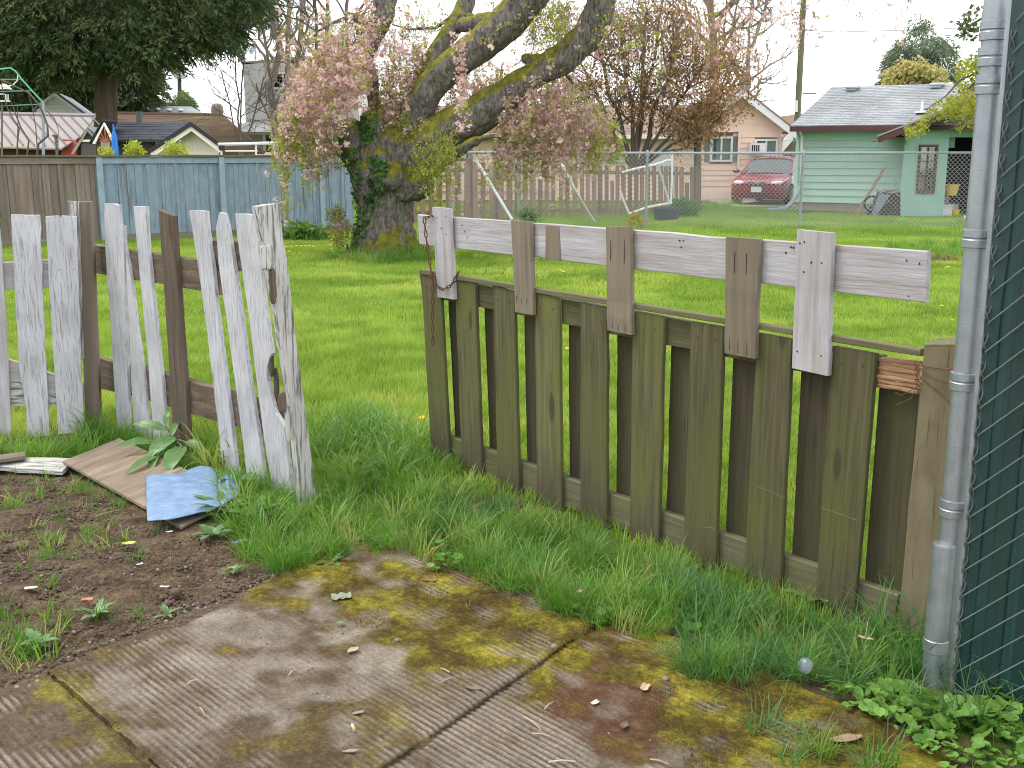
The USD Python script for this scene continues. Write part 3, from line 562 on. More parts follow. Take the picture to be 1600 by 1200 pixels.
# ---------------------------------------------------------------- rusty chain and tie wire
def link_mesh(L=0.040, W=0.018, r=0.0030):
    a = np.linspace(0, 2 * np.pi, 15)[:-1]; p = np.stack([np.sign(np.cos(a)) * 0 + (W / 2 - r) * np.cos(a), 0 * a, (L / 2 - W / 2) * np.sign(np.sin(a)) + (W / 2 - r) * np.sin(a)], 1)
    p = np.vstack([p, p[:1]]); return tube(p, r, 6, cap=False)
def chain_along(parent, pts, off):
    P = np.array([GP.at(x, y, off) for x, y in pts]); seg = np.linalg.norm(np.diff(P, axis=0), axis=1); s = np.r_[0, np.cumsum(seg)]
    n = int(s[-1] / 0.033)
    for i in range(n + 1):
        t = min(i * 0.033, s[-1] - 1e-6); k = min(np.searchsorted(s, t, 'right') - 1, len(P) - 2); u = (t - s[k]) / seg[k]
        dirn = P[k + 1] - P[k]; dirn /= np.linalg.norm(dirn); o = P[k] * (1 - u) + P[k + 1] * u
        a = GP.n if i % 2 else np.cross(GP.n, dirn); a = a - dirn * (a @ dirn); a /= np.linalg.norm(a)
        a = math.cos(0.4) * a + math.sin(0.4) * np.cross(dirn, a)
        part(parent, 'chain_link', link_mesh(), M_rust, smooth=60, M=mat4(np.stack([np.cross(a, dirn), a, dirn], 1), o))
ch = thing('rusty_chain', 'rusty chain looped round the white slat at the gate end', 'chain', GP.at(676, 430, 0.03))
chain_along(ch, [(673, 338), (663, 341), (664.5, 360), (668, 388), (672, 415), (676, 440), (676, 470), (675.5, 505), (676.5, 543)], 0.034)
chain_along(ch, [(676, 430), (682, 447), (692, 452), (703, 447), (711, 437), (715, 428)], 0.036)
chain_along(ch, [(690, 468), (692, 500), (693, 545), (694, 590), (694, 610)], -0.035)
tw = thing('tie_wire', 'rusty wire tied from the splintered rail to the steel post', 'wire', GP.at(1440, 575, 0.03))
for k, (pts, o0, o1) in enumerate([([(1434, 568), (1448, 573), (1470, 576), (1500, 578), (1530, 579), (1543, 578)], 0.036, 0.10), ([(1434, 571), (1450, 576), (1475, 578), (1505, 580), (1540, 580)], 0.036, 0.10), ([(1437, 588), (1450, 600), (1470, 615), (1485, 630)], 0.036, 0.036),
        ([(1432, 570), (1429, 580), (1436, 596), (1440, 600)], 0.03, 0.034), ([(1430, 572), (1445, 585), (1462, 594), (1482, 599)], 0.035, 0.05), ([(1433, 605), (1420, 612), (1408, 618), (1398, 613)], 0.03, 0.05), ([(1434, 600), (1424, 622), (1412, 628), (1400, 633)], 0.03, 0.06), ([(1428, 566), (1433, 580), (1430, 596), (1438, 608)], 0.03, 0.04)]):
    P = np.array([GP.at(x, y, o0 + (o1 - o0) * i / (len(pts) - 1)) for i, (x, y) in enumerate(pts)])
    part(tw, 'wire_end' if k > 1 else 'wire_run', tube(P, 0.0014 if k else 0.0022, 5), M_rust, smooth=60)
lw = np.array([post_at(z) for z in (0,)])

# ---------------------------------------------------------------- white picket fence on the left
WA, WB = G(150, 655), G(478, 790)
WP = Plane(WA, WB - WA)                                   # the leaning run towards the gateway
aL, aR = G(0, 684), G(150, 673)
AP = Plane(aL, aR - aL)                                   # the run at the left edge of the view
wf = thing('picket_fence', 'weathered white picket fence with two bare brown boards, leaning at the gateway', 'fence', G(300, 720))
polyboard(wf, 'picket', AP, 0.0, 0.02, ((-22, 330), (-2, 330), (8, 470), (21, 712), (-22, 716)), M_white, seed=1)
polyboard(wf, 'picket', AP, 0.0, 0.02, ((17, 335), (62.5, 336), (66, 440), (72, 560), (79, 690), (41, 696), (41, 640), (36, 612), (30, 578), (22, 440)), M_peel, seed=2)
polyboard(wf, 'picket', AP, 0.0, 0.02, ((71, 338), (92, 337), (94, 342), (96, 337), (120, 338), (124, 470), (132, 685), (92, 690), (84, 560), (76, 440)), M_peel, seed=3)
for (x, y) in [(92, 420), (114, 419)]:
    part(wf, 'nail', trimesh.creation.icosphere(1, 0.006).apply_translation(AP.at(x, y, 0.001)), M_nail)
polyboard(wf, 'rail', AP, -0.0215, 0.035, ((-20, 412), (75, 406), (125, 404), (126, 448), (76, 449), (-20, 453)), M_white, horiz=True, seed=4)
polyboard(wf, 'rail', AP, -0.0215, 0.035, ((-20, 552), (28, 566), (78, 583), (130, 600), (131, 632), (78, 618), (28, 596), (-20, 590)), M_white, horiz=True, seed=5)
polyboard(wf, 'rail', AP, -0.023, 0.035, ((-20, 594), (28, 598), (78, 620), (128, 634), (128, 652), (78, 632), (-20, 638)), M_peel2, horiz=True, seed=6)
# corner post: a white board edge nailed to a bare brown post
CP = Plane(AP.at(140, 665, -0.06), AP.u + AP.n * 0.10)
vplank(wf, 'corner_post', CP, 0.0, 0.09, ((121, 316), (142, 315.5), (157, 668), (133, 668)), M_bare, seg=6, jit=0.001, ch=0.006)
polyboard(wf, 'post_facing', CP, 0.012, 0.02, ((106, 314), (123.5, 315), (127, 430), (131, 560), (126, 560), (118, 420)), M_peel2, seed=7)
polyboard(wf, 'picket', WP, 0.0, 0.02, ((162, 318), (176.5, 318), (184.5, 321), (186.5, 346), (193.5, 376), (194.5, 480), (197.5, 560), (201.5, 690), (184, 690), (172, 500), (165, 400)), M_peel, seed=8)
polyboard(wf, 'picket', WP, -0.003, 0.018, ((193, 352), (193.5, 376), (202.5, 420), (213.5, 510), (225.5, 600), (234.5, 692), (211, 692), (205, 600), (201, 500)), M_peel, seed=9)
polyboard(wf, 'picket', WP, 0.0, 0.02, ((208.5, 322), (227.5, 323), (230.5, 380), (242.5, 500), (253.5, 600), (261.5, 695), (240, 695), (231, 560), (217, 420)), M_peel, seed=10)
polyboard(wf, 'picket', WP, 0.004, 0.026, ((247, 327.5), (270.5, 337), (274.5, 400), (282.5, 520), (290.5, 620), (294.5, 708), (271, 706), (262, 540), (252, 400)), M_dark, seed=11, label='dark bare wood picket')
polyboard(wf, 'picket', WP, 0.0, 0.02, ((295, 329), (321.5, 330), (324.5, 365), (331.5, 412), (340.5, 500), (352.5, 590), (371.5, 752), (350, 748), (333, 600), (318, 480), (307, 400)), M_peel, seed=12)
polyboard(wf, 'picket', WP, 0.0, 0.02, ((342, 332), (349.5, 333), (354.5, 352), (360.5, 385), (373.5, 470), (386.5, 570), (400.5, 660), (415.5, 768), (389, 762), (374, 650), (358, 530), (341, 410), (337, 355)), M_peel, seed=13)
polyboard(wf, 'picket', WP, 0.0, 0.02, ((367, 334), (393.5, 335), (403.5, 378), (411.5, 462), (419.5, 519), (424.5, 552), (417.5, 571), (416.5, 587), (421.5, 613), (429.5, 644), (444.5, 667), (447.5, 707), (455.5, 763), (455.5, 800), (434, 795), (424, 748), (411, 678), (400, 590), (388, 490), (373, 390)), M_peel, seed=14)
polyboard(wf, 'rail', WP, -0.0215, 0.04, ((140, 382), (250, 398), (330, 409), (344, 412), (352, 462), (300, 452), (150, 427)), M_rot, horiz=True, seed=15)
polyboard(wf, 'rail', WP, -0.0215, 0.04, ((332, 376), (372, 379), (425, 383), (427, 421), (372, 424), (335, 424)), M_rot, horiz=True, seed=16)
polyboard(wf, 'rail', WP, -0.0215, 0.04, ((140, 557), (240, 578), (300, 596), (400, 625), (432, 634), (436, 683), (390, 672), (300, 647), (220, 622), (142, 603)), M_rot, horiz=True, seed=17)
for (x, y) in [(413, 395), (417, 408), (437, 660)]:
    part(wf, 'nail', trimesh.creation.icosphere(1, 0.007).apply_translation(WP.at(x, y, -0.016)), M_nail)
# end post, its broad face turned to the gateway
EP = Plane(WB + WP.u * 0.045 - WP.n * 0.03, -WP.n)
polyboard(wf, 'end_post', EP, 0.0, 0.045, ((402, 323), (420, 319.5), (436, 318), (447, 400), (459.5, 493), (471, 585), (483, 683), (497, 800), (473, 800), (463, 690), (449, 590), (434, 490), (415, 385)), M_peel2, jit=0.0025, seed=18)
def chunk(c, s, seed, mat, R=None, name='rail_stub'):
    m = trimesh.creation.icosphere(3, 1.0); v = m.vertices; v = v / (np.abs(v) ** 4).sum(1, keepdims=True) ** 0.25
    v *= 1 + 0.35 * (meshkit.fbm(v * 2.2 + seed, 4, seed)[:, None] - 0.5); m.vertices = v * s
    if R is not None: m.apply_transform(mat4(R))
    m.apply_translation(c); part(wf, name, m, mat, smooth=40)
RW = np.stack([WP.u, -WP.n, WP.v], 1)
chunk(EP.at(417, 403, 0.022), (0.009, 0.030, 0.050), 3, M_peel2, RW); chunk(EP.at(426, 447, 0.020), (0.010, 0.014, 0.075), 4, M_dark, RW)
chunk(EP.at(441, 628, 0.024), (0.010, 0.017, 0.044), 5, M_rot, RW); chunk(EP.at(451, 662, 0.022), (0.010, 0.015, 0.075), 6, M_peel2, RW)
chunk(WP.at(424, 566, -0.010), (0.012, 0.010, 0.065), 7, M_dark, RW, 'knot')
chunk(WP.at(433, 620, -0.030), (0.012, 0.010, 0.13), 9, M_dark, RW, 'knot')

# ---------------------------------------------------------------- plywood, plank and plastic lying by the fence
M_ply = wood('weathered_plywood', [(0.25, (0.115, 0.082, 0.055)), (0.5, (0.235, 0.180, 0.125)), (0.75, (0.33, 0.26, 0.185))], (22, 22, 3.0), stain=(0.10, 0.085, 0.07), stain_amt=0.6, stain_scale=3.5, tone=0.03, bump=0.2)
hz = 0.035
c = [G(98, 724, hz), G(186, 688, hz + 0.02), G(378, 770, hz + 0.02), G(283, 819, hz)]
plank(None, 'plywood_sheet', (c[0], c[3], c[1], c[2]), (0, 0, 1.0), 0.013, M_ply, seg=8, jit=0.002, ch=0.002)
tag('/World/plywood_sheet', 'weathered brown plywood sheet lying at the foot of the picket fence', 'plywood')
c = [G(-40, 727, .03), G(-40, 712, .03), G(117, 716, .03), G(97, 736, .03)]
plank(None, 'fallen_board', (c[0], c[1], c[3], c[2]), (0, 0, 1.0), 0.022, M_peel2, seg=6, jit=0.004, ch=0.002)
tag('/World/fallen_board', 'flaking white board lying flat left of the plywood sheet', 'board')
plank(None, 'loose_batten', (G(-30, 722, .07), G(-30, 714, .07), G(40, 712, .06), G(38, 705, .06)), (0, 0, 1.0), 0.02, M_bare, seg=5, jit=0.002, ch=0.003)
tag('/World/loose_batten', 'narrow grey wood batten lying on the fallen white board', 'batten')
M_film = MT('blue_plastic_film', {'tc': ('texture_coordinate', {}), 'v': ('voronoi_texture', {'scale': 95.0, 'feature': 'smooth_f1', 'smoothness': 0.6}), 'n': ('noise_texture', {'scale': 16.0, 'detail': 5.0}), 'ad': ('math', {'math_type': 'multiply_add', 'value2': 2.2}),
    'r': ('rgb_ramp', {'ramp': [(0.3, (0.19, 0.30, 0.48)), (0.7, (0.29, 0.42, 0.60))]}), 'bu': ('bump', {'strength': 0.35, 'distance': 0.004}),
    'p': ('principled_bsdf', {'roughness': 0.28, 'specular_ior_level': 0.5}), 't': ('translucent_bsdf', {'color': (0.22, 0.36, 0.56)}), 'mx': ('mix_closure', {'fac': 0.30})},
    [('tc.object', 'v.vector'), ('tc.object', 'n.vector'), ('n.fac', 'r.fac'), ('r.color', 'p.base_color'), ('n.fac', 'ad.value1'), ('v.distance', 'ad.value3'), ('ad.value', 'bu.height'), ('bu.normal', 'p.normal'), ('p.BSDF', 'mx.closure1'), ('t.BSDF', 'mx.closure2')], 'mx.closure')
def pillow(name, px, z0, amp, mat, seed, step=0.012, sag=0.010):
    P = np.array([G(*p, z0)[:2] for p in px]); po = Polygon(P); b = po.bounds
    xs_, ys_ = np.arange(b[0], b[2], step), np.arange(b[1], b[3], step); XX, YY = np.meshgrid(xs_, ys_); xy = np.stack([XX.ravel(), YY.ravel()], 1)
    xy = xy[shapely.contains_xy(po.buffer(-step * 0.4), xy[:, 0], xy[:, 1])]
    rim = np.array([po.exterior.interpolate(t).coords[0] for t in np.arange(0, po.length, step)])
    al = np.vstack([rim, xy]); from_ = __import__('scipy.spatial', fromlist=['Delaunay']).Delaunay(al).simplices
    ce = al[from_].mean(1); from_ = from_[shapely.contains_xy(po, ce[:, 0], ce[:, 1])]
    d_ = shapely.distance(shapely.points(al), po.exterior)
    z = z0 + amp * (1 - np.exp(-d_ / 0.035)) * (0.55 + 0.9 * (meshkit.fbm(p3(al[:, 0], al[:, 1], 7), 3, seed))) + sag * (meshkit.fbm(p3(al[:, 0], al[:, 1], 26), 2, seed + 3) - 0.5)
    v = np.column_stack([al, z]); n = len(v); lo = v.copy(); lo[:, 2] = z0 - 0.003
    a, b_, c_ = from_.T; s = np.cross(v[b_] - v[a], v[c_] - v[a])[:, 2] < 0; from_[s] = from_[s][:, ::-1]
    k = len(rim); side = []
    for i in range(k):
        j = (i + 1) % k; side += [[i, i + n, j + n], [i, j + n, j]]
    m = trimesh.Trimesh(np.vstack([v, lo]), np.vstack([from_, from_[:, ::-1] + n, side]), process=False); m.fix_normals()
    return m
bag = thing('plastic_sheet', 'folded pale blue plastic sheet lying on the plywood', 'plastic sheet', G(280, 770, 0.06))
part(bag, 'film', pillow('film', [(228, 742), (252, 740), (282, 741), (297, 733), (315, 727), (331, 731), (339, 742), (340, 770), (345, 790), (322, 798), (268, 811), (230, 813), (229, 785)], 0.055, 0.019, M_film, 5), M_film, smooth=True)
part(bag, 'crumpled_end', pillow('end', [(341, 744), (356, 743), (372, 746), (374, 772), (362, 780), (346, 788), (340, 770)], 0.055, 0.022, M_film, 9, sag=0.03), M_film, smooth=True)

# ---------------------------------------------------------------- far board fence, grey-brown then blue
M_blue = wood('faded_blue_boards', [(0.25, (0.070, 0.078, 0.075)), (0.5, (0.125, 0.130, 0.120)), (0.75, (0.18, 0.175, 0.16))], (25, 25, 1.5), peel=(0.195, 0.262, 0.318), peel_at=(0.36, 0.47), peel_scale=(16, 16, 1.0), tone=0.10, bump=0.2)
M_bluet = wood('blue_painted_trim', [(0.3, (0.14, 0.18, 0.20)), (0.7, (0.22, 0.26, 0.28))], (25, 25, 1.5), peel=(0.235, 0.315, 0.380), peel_at=(0.25, 0.36), peel_scale=(6, 6, 1.0), tone=0.04, bump=0.1)
M_grey = wood('grey_brown_boards', [(0.25, (0.105, 0.090, 0.075)), (0.5, (0.185, 0.165, 0.142)), (0.75, (0.265, 0.245, 0.22))], (16, 16, 0.8), stain=(0.115, 0.068, 0.042), stain_amt=0.6, stain_scale=1.6, tone=0.20, bump=0.2)
M_cap = wood('mossy_fence_cap', [(0.3, (0.085, 0.078, 0.058)), (0.7, (0.15, 0.135, 0.10))], (12, 12, 2), stain=(0.10, 0.105, 0.05), tone=0.06)
BA, BB = G(-140, 394), G(560, 361)
BP = Plane(BA, BB - BA)
bf = thing('board_fence', 'tall board fence, bare grey-brown at its left end and faded blue beyond', 'fence', G(300, 374))
def xat(px): return (BP.at(px, 300) - BP.o) @ BP.u
def bfpt(s, z, off=0.0): return BP.o + BP.u * s + BP.n * off + np.array([0, 0, z])
ztop = BP.at(250, 242.5)[2]; zb = 0.0
posts = [-60, 157.5, 347.5, 502.5]
x = xat(-140); i = 0
while x < xat(552):
    w = rng.choice([0.06, 0.08, 0.10, 0.10, 0.14, 0.19]); px = proj(bfpt(x, 0.8))[0, 0]
    grey = px < 155
    off = -0.014 if (i * 7) % 5 < 2 else rng.uniform(-0.004, 0.004)
    c = [bfpt(x, 0.13, off), bfpt(x + w - 0.004, 0.13, off), bfpt(x, ztop - 0.06, off), bfpt(x + w - 0.004, ztop - 0.06, off)]
    plank(bf, 'board', c, BP.n, 0.018, M_grey if grey else M_blue, seg=1, jit=0, ch=0.003); x += w; i += 1
for k, p in enumerate(posts):
    s = xat(p); m = M_grey if p < 0 else M_bluet
    plank(bf, 'post', (bfpt(s - 0.055, -0.05, 0.05), bfpt(s + 0.055, -0.05, 0.05), bfpt(s - 0.055, ztop - 0.03, 0.05), bfpt(s + 0.055, ztop - 0.03, 0.05)), BP.n, 0.10, m, seg=1, jit=0, ch=0.004)
ends = [xat(-140)] + [xat(p) for p in posts] + [xat(556)]
for k in range(len(ends) - 1):
    a, b = ends[k] + (0.058 if k else 0), ends[k + 1] - 0.058; m = M_cap if k < 2 else M_bluet
    m2 = wood_grey = M_grey if k < 2 else M_bluet
    plank(bf, 'top_trim', (bfpt(a, ztop - 0.03, 0.022), bfpt(a, ztop - 0.145, 0.022), bfpt(b, ztop - 0.03, 0.022), bfpt(b, ztop - 0.145, 0.022)), BP.n, 0.02, m2 if k < 2 else M_bluet, seg=1, jit=0, ch=0.003)
    plank(bf, 'kickboard', (bfpt(a, 0.135, 0.020), bfpt(a, 0.0, 0.020), bfpt(b, 0.135, 0.020), bfpt(b, 0.0, 0.020)), BP.n, 0.03, M_grey, seg=1, jit=0, ch=0.003)
plank(bf, 'cap_board', (bfpt(ends[0], ztop + 0.005, 0.06), bfpt(ends[0], ztop - 0.029, 0.06), bfpt(ends[-1], ztop + 0.005, 0.06), bfpt(ends[-1], ztop - 0.029, 0.06)), BP.n, 0.13, M_cap, seg=14, jit=0.003, ch=0.004)

# ---------------------------------------------------------------- brown picket fence behind the chain-link
M_bpick = wood('reddish_brown_pickets', [(0.25, (0.120, 0.076, 0.054)), (0.5, (0.205, 0.136, 0.098)), (0.75, (0.28, 0.195, 0.148))], (18, 18, 1.0), tone=0.22, bump=0.2)
NA, NB = G(640, 352), G(1100, 331.5)
NP = Plane(NA, NB - NA)
nf = thing('brown_picket_fence', 'reddish brown wooden fence of narrow spaced boards behind the chain-link', 'fence', G(870, 342))
px = 644.0; i = 0
while px < 1092:
    w = (8.0 if px < 830 else 6.2) * rng.uniform(0.85, 1.1); g = (5.2 if px < 900 else 3.2) * rng.uniform(0.7, 1.3)
    if px > 1020: g *= 0.6
    yt = 252 + (px - 640) / 460 * 9 + rng.uniform(-1, 1); yb = 351 - (px - 640) / 460 * 19.5
    if rng.random() < 0.07: yt += 24
    vplank(nf, 'picket', NP, 0.0, 0.02, ((px, yt), (px + w, yt), (px + w, yb), (px, yb)), M_bpick, seg=1, jit=0, ch=0.002); px += w + g; i += 1
for y0, y1, dz in ((262, 269, 0), (330, 323, 1)):
    hplank(nf, 'rail', NP, -0.022, 0.04, ((640, y0), (1094, y1), (1094, y1 + 5), (640, y0 + 6)), M_bpick, seg=1, jit=0)
hplank(nf, 'cap_rail', NP, 0.024, 0.05, ((690, 246), (738, 246.5), (738, 252.5), (690, 252)), M_bpick, seg=1, jit=0)
for p in (735, 779, 1092):
    vplank(nf, 'fence_post', NP, -0.03, 0.09, ((p - 4, 226 if p < 900 else 214), (p + 4, 226 if p < 900 else 214), (p + 3.6, 344 if p < 900 else 331), (p - 3.6, 344 if p < 900 else 331)), M_slat if p < 900 else M_cap, seg=1, jit=0)

# ---------------------------------------------------------------- chain-link fence across the lawn
CA, CB = G(705, 357), G(1535, 359)
CPn = Plane(CA, CB - CA)
cf = thing('chain_link_fence', 'grey chain-link fence with a top rail across the far lawn', 'fence', G(1010, 358))
zr = CPn.at(1010, 238.5)[2]; cl = np.linalg.norm(CB - CA); CPn.u = (CB - CA) / cl
cpt = lambda s, z, off=0.0: CA + CPn.u * s + CPn.n * off + np.array([0, 0, z])
part(cf, 'top_rail', tube([cpt(0, zr + 0.0), cpt(cl * 0.5, zr - 0.01), cpt(cl, zr + 0.0)], 0.027, 10), M_galv, smooth=50)
for p in (810, 1010, 1252, 1519):
    s = (CPn.at(p, 300) - CA) @ CPn.u
    part(cf, 'fence_post', tube([cpt(s, -0.05, 0.01), cpt(s, zr, 0.01)], 0.030, 10), M_galv, smooth=50)
    part(cf, 'post_cap', revolve([(0.0, 0.06), (0.025, 0.045), (0.036, 0.0), (0.036, -0.05)], 10), M_galv, smooth=40, M=mat4(None, cpt(s, zr, 0.01)))
lines = []; hd = 0.046; nW = int(cl / (2 * hd)) + 1; nz = int((zr - 0.05) / hd)
zl = np.arange(nz + 1) * hd + 0.04
for i in range(nW):
    s = i * 2 * hd + hd * (np.arange(nz + 1) % 2) * 1.06; lines.append(np.stack([cpt(s[j], zl[j], 0.034 + 0.004 * (j % 2)) for j in range(nz + 1)]))
    s = i * 2 * hd - hd * (np.arange(nz + 1) % 2) * 1.06; lines.append(np.stack([cpt(s[j], zl[j], 0.034 - 0.004 * (j % 2)) for j in range(nz + 1)]))
curves(cf, 'wire_mesh', lines, [0.0074] * len(lines), M_wire, kind='stuff')

# metal frames leaning there
M_pipe = plain('white_metal_pipe', (0.62, 0.64, 0.65), 0.4, 0.1, metallic=0.2)
for k, (pts, lb) in enumerate([(((744, 250), (800, 343)), 'white metal brace pipe slanting down from the chain-link fence, left one of two'), (((876, 254), (902, 304), (930, 349)), 'white metal brace pipe slanting down from the chain-link fence, right one of two')]):
    p = [CPn.at(x, y, 0.10 + 0.22 * i) for i, (x, y) in enumerate(pts)]; p[-1] = G(*pts[-1]) if k else p[-1]
    solo('brace_pipe', tube(p, 0.032, 10), M_pipe, lb, 'pipe', smooth=50)
sw = thing('swing_set_frame', 'white tubular metal frame lying behind the chain-link fence', 'metal frame', G(1010, 340))
Yf = 24.6
def fp(pts, dy=0.0): return [D(x, y, Yf + dy * i) for i, (x, y) in enumerate(pts)]
for nm, pts, dy in [('crossbar', [(972, 269), (1000, 262), (1030, 256)], 0.3), ('frame_tube', [(969, 298), (975, 315), (983, 334)], 0.0), ('ground_bar', [(983, 334), (1010, 324), (1048, 317)], 0.4), ('frame_tube', [(1027, 255), (1037, 288), (1046, 318)], 0.3), ('crossbar', [(1027, 257), (1040, 251), (1050, 250)], 0.4), ('frame_tube', [(1050, 241), (1050, 280), (1048, 318)], 0.0)]:
    part(sw, nm, tube(fp(pts, dy), 0.024, 8), M_pipe, smooth=50)
M_bucketg = plain('dark_grey_tub', (0.045, 0.052, 0.058), 0.5, 0.1)
tub = revolve([(0.0, 0.02), (0.27, 0.02), (0.33, 0.30), (0.35, 0.30), (0.35, 0.32), (0.31, 0.32), (0.25, 0.05), (0.0, 0.05)], 20)
solo('dark_tub', tub, M_bucketg, 'dark grey plastic tub on the grass by the metal frame', 'tub', smooth=40, M=mat4(None, D(1041, 334, 25.6) * (1, 1, 0)))

# ================================================================ buildings beyond the fences
def siding(name, col, rough=0.7, var=0.06): return plain(name, col, rough, var, 3.0, bump=0.05, bscale=40)
M_mint = siding('mint_green_paint', (0.405, 0.585, 0.505)); M_mint2 = siding('green_paint', (0.285, 0.47, 0.385))
M_peach = siding('peach_paint', (0.82, 0.62, 0.50)); M_trim = siding('white_trim_paint', (0.68, 0.68, 0.67)); M_found = plain('foundation_concrete', (0.33, 0.28, 0.22), 0.9, 0.12, 4.0)
M_maroon = siding('maroon_fascia_paint', (0.085, 0.032, 0.030)); M_glass = MT('window_glass', {'tc': ('texture_coordinate', {}), 'n': ('noise_texture', {'scale': 1.5}), 'fr': ('fresnel', {'IOR': 1.6}), 't': ('transparent_bsdf', {'color': (0.86, 0.90, 0.90)}), 'g': ('glossy_bsdf', {'roughness': 0.03}), 'ad': ('math', {'math_type': 'multiply_add', 'value2': 1.0, 'value3': 0.05}), 'mx': ('mix_closure', {})},
    [('fr.fac', 'ad.value1'), ('ad.value', 'mx.fac'), ('t.BSDF', 'mx.closure1'), ('g.BSDF', 'mx.closure2')], 'mx.closure')
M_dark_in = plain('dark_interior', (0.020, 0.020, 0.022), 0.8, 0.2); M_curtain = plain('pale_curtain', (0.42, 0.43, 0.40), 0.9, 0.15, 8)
def shingle(name, a, b, scale=1.0, stain=None):
    return MT(name, {'tc': ('texture_coordinate', {}), 'g': ('geometry', {}), 'n': ('noise_texture', {'scale': 14.0 * scale, 'detail': 5.0, 'roughness': 0.7}), 'n2': ('noise_texture', {'scale': 0.9, 'detail': 4.0}), 'mp': ('mapping', {'scale': (3.2 * scale, 0.6, 9.0 * scale)}), 'wn': ('noise_texture', {'scale': 1.6, 'detail': 2.0}),
        'ad': ('math', {'math_type': 'multiply_add', 'value2': 0.55}), 'r': ('rgb_ramp', {'ramp': [(0.45, a), (1.05, b)]}), 'sr': ('rgb_ramp', {'ramp': [(0.42, (0, 0, 0)), (0.68, (0.75,) * 3)]}), 'x': ('mix', {'color2': stain or b}),
        'bu': ('bump', {'strength': 0.4, 'distance': 0.02}), 'p': ('principled_bsdf', {'roughness': 0.92, 'specular_ior_level': 0.2})},
        [('tc.object', 'n.vector'), ('tc.object', 'n2.vector'), ('tc.object', 'mp.vector'), ('mp.vector', 'wn.vector'), ('n.fac', 'ad.value1'), ('g.random_per_island', 'ad.value3'), ('ad.value', 'r.fac'), ('n2.fac', 'sr.fac'), ('sr.color', 'x.fac'), ('r.color', 'x.color1'), ('x.color', 'p.base_color'), ('n.fac', 'bu.height'), ('bu.normal', 'p.normal')])
M_roofg = shingle('grey_shingles', (0.235, 0.25, 0.262), (0.35, 0.37, 0.385)); M_roofb = shingle('black_shingles', (0.030, 0.034, 0.042), (0.075, 0.082, 0.095))
M_roofbr = shingle('brown_shakes', (0.19, 0.122, 0.088), (0.37, 0.255, 0.19), stain=(0.20, 0.165, 0.09)); M_roofp = shingle('faded_pink_shingles', (0.24, 0.17, 0.14), (0.38, 0.29, 0.25))
def courses(parent, name, e0, e1, r0, r1, mat, n, tab=0.30, thick=0.014, seed=0, kind='stuff', up=(0, 0, 1)):
    """Shingle tabs laid in courses on a roof slope: e0-e1 the eave, r0-r1 the ridge above it. One joined part of real, separately coloured tabs."""
    r = np.random.default_rng(seed); e0, e1, r0, r1 = map(np.asarray, (e0, e1, r0, r1)); nrm = np.cross(e1 - e0, r0 - e0); nrm = nrm / np.linalg.norm(nrm)
    if nrm[2] < 0: nrm = -nrm
    V, F = [], []
    for i in range(n):
        t0, t1 = i / n, min((i + 1.35) / n, 1)
        a0, b0 = e0 + (r0 - e0) * t0, e1 + (r1 - e1) * t0; a1, b1 = e0 + (r0 - e0) * t1, e1 + (r1 - e1) * t1
        L = np.linalg.norm(b0 - a0); m = max(1, int(L / tab)); k = np.r_[0, np.sort((np.arange(m - 1) + 1 + 0.5 * (i % 2) + r.uniform(-0.12, 0.12, m - 1)) / m), 1] if m > 1 else np.array([0, 1.0]); k = np.clip(k, 0, 1)
        for s0, s1 in zip(k[:-1], k[1:]):
            g = 0.010 / max(L, 0.1); s1 = max(s0, s1 - g); th = thick * r.uniform(0.7, 1.3); dl = (a0 - a1) / (np.linalg.norm(a0 - a1) + 1e-9) * r.uniform(-0.008, 0.012)
            p = [a0 + (b0 - a0) * s0 + nrm * th + dl, a0 + (b0 - a0) * s1 + nrm * th + dl, a1 + (b1 - a1) * s1, a1 + (b1 - a1) * s0, a0 + (b0 - a0) * s0 - nrm * 0.01 + dl, a0 + (b0 - a0) * s1 - nrm * 0.01 + dl]
            o = len(V) ; V += p; F += [[o, o + 1, o + 2], [o, o + 2, o + 3], [o + 4, o + 5, o + 1], [o + 4, o + 1, o]]
    return part(parent, name, (np.array(V), np.array(F)), mat, kind=kind)
def lap_wall(parent, x0, x1, z0, z1, Y, n, mat, name='siding_board', th=0.036, holes=()):
    """Lapped boards on a wall facing the viewer at distance Y; each board is its own piece, cut round the openings."""
    h = (z1 - z0) / n
    for i in range(n):
        za, zb_ = z0 + i * h, z0 + (i + 1) * h
        spans = [(x0, x1)]
        for (ha, hb, hc, hd_) in holes:
            if zb_ > hc + 0.02 and za < hd_ - 0.02:
                new = []
                for s in spans:
                    if hb <= s[0] or ha >= s[1]: new.append(s)
                    else: new += [(s[0], ha)] * int(ha > s[0]) + [(hb, s[1])] * int(hb < s[1])
                spans = new
        for a, b in spans:
            v = np.array([(a, Y - th, za), (b, Y - th, za), (b, Y, za), (a, Y, za), (a, Y - 0.003, zb_ + 0.012), (b, Y - 0.003, zb_ + 0.012), (b, Y + 0.012, zb_ + 0.012), (a, Y + 0.012, zb_ + 0.012)])
            f = np.array([[0, 1, 5], [0, 5, 4], [3, 2, 1], [3, 1, 0], [4, 5, 6], [4, 6, 7], [0, 4, 7], [0, 7, 3], [1, 2, 6], [1, 6, 5]])
            part(parent, name, trimesh.Trimesh(v, f, process=False), mat)
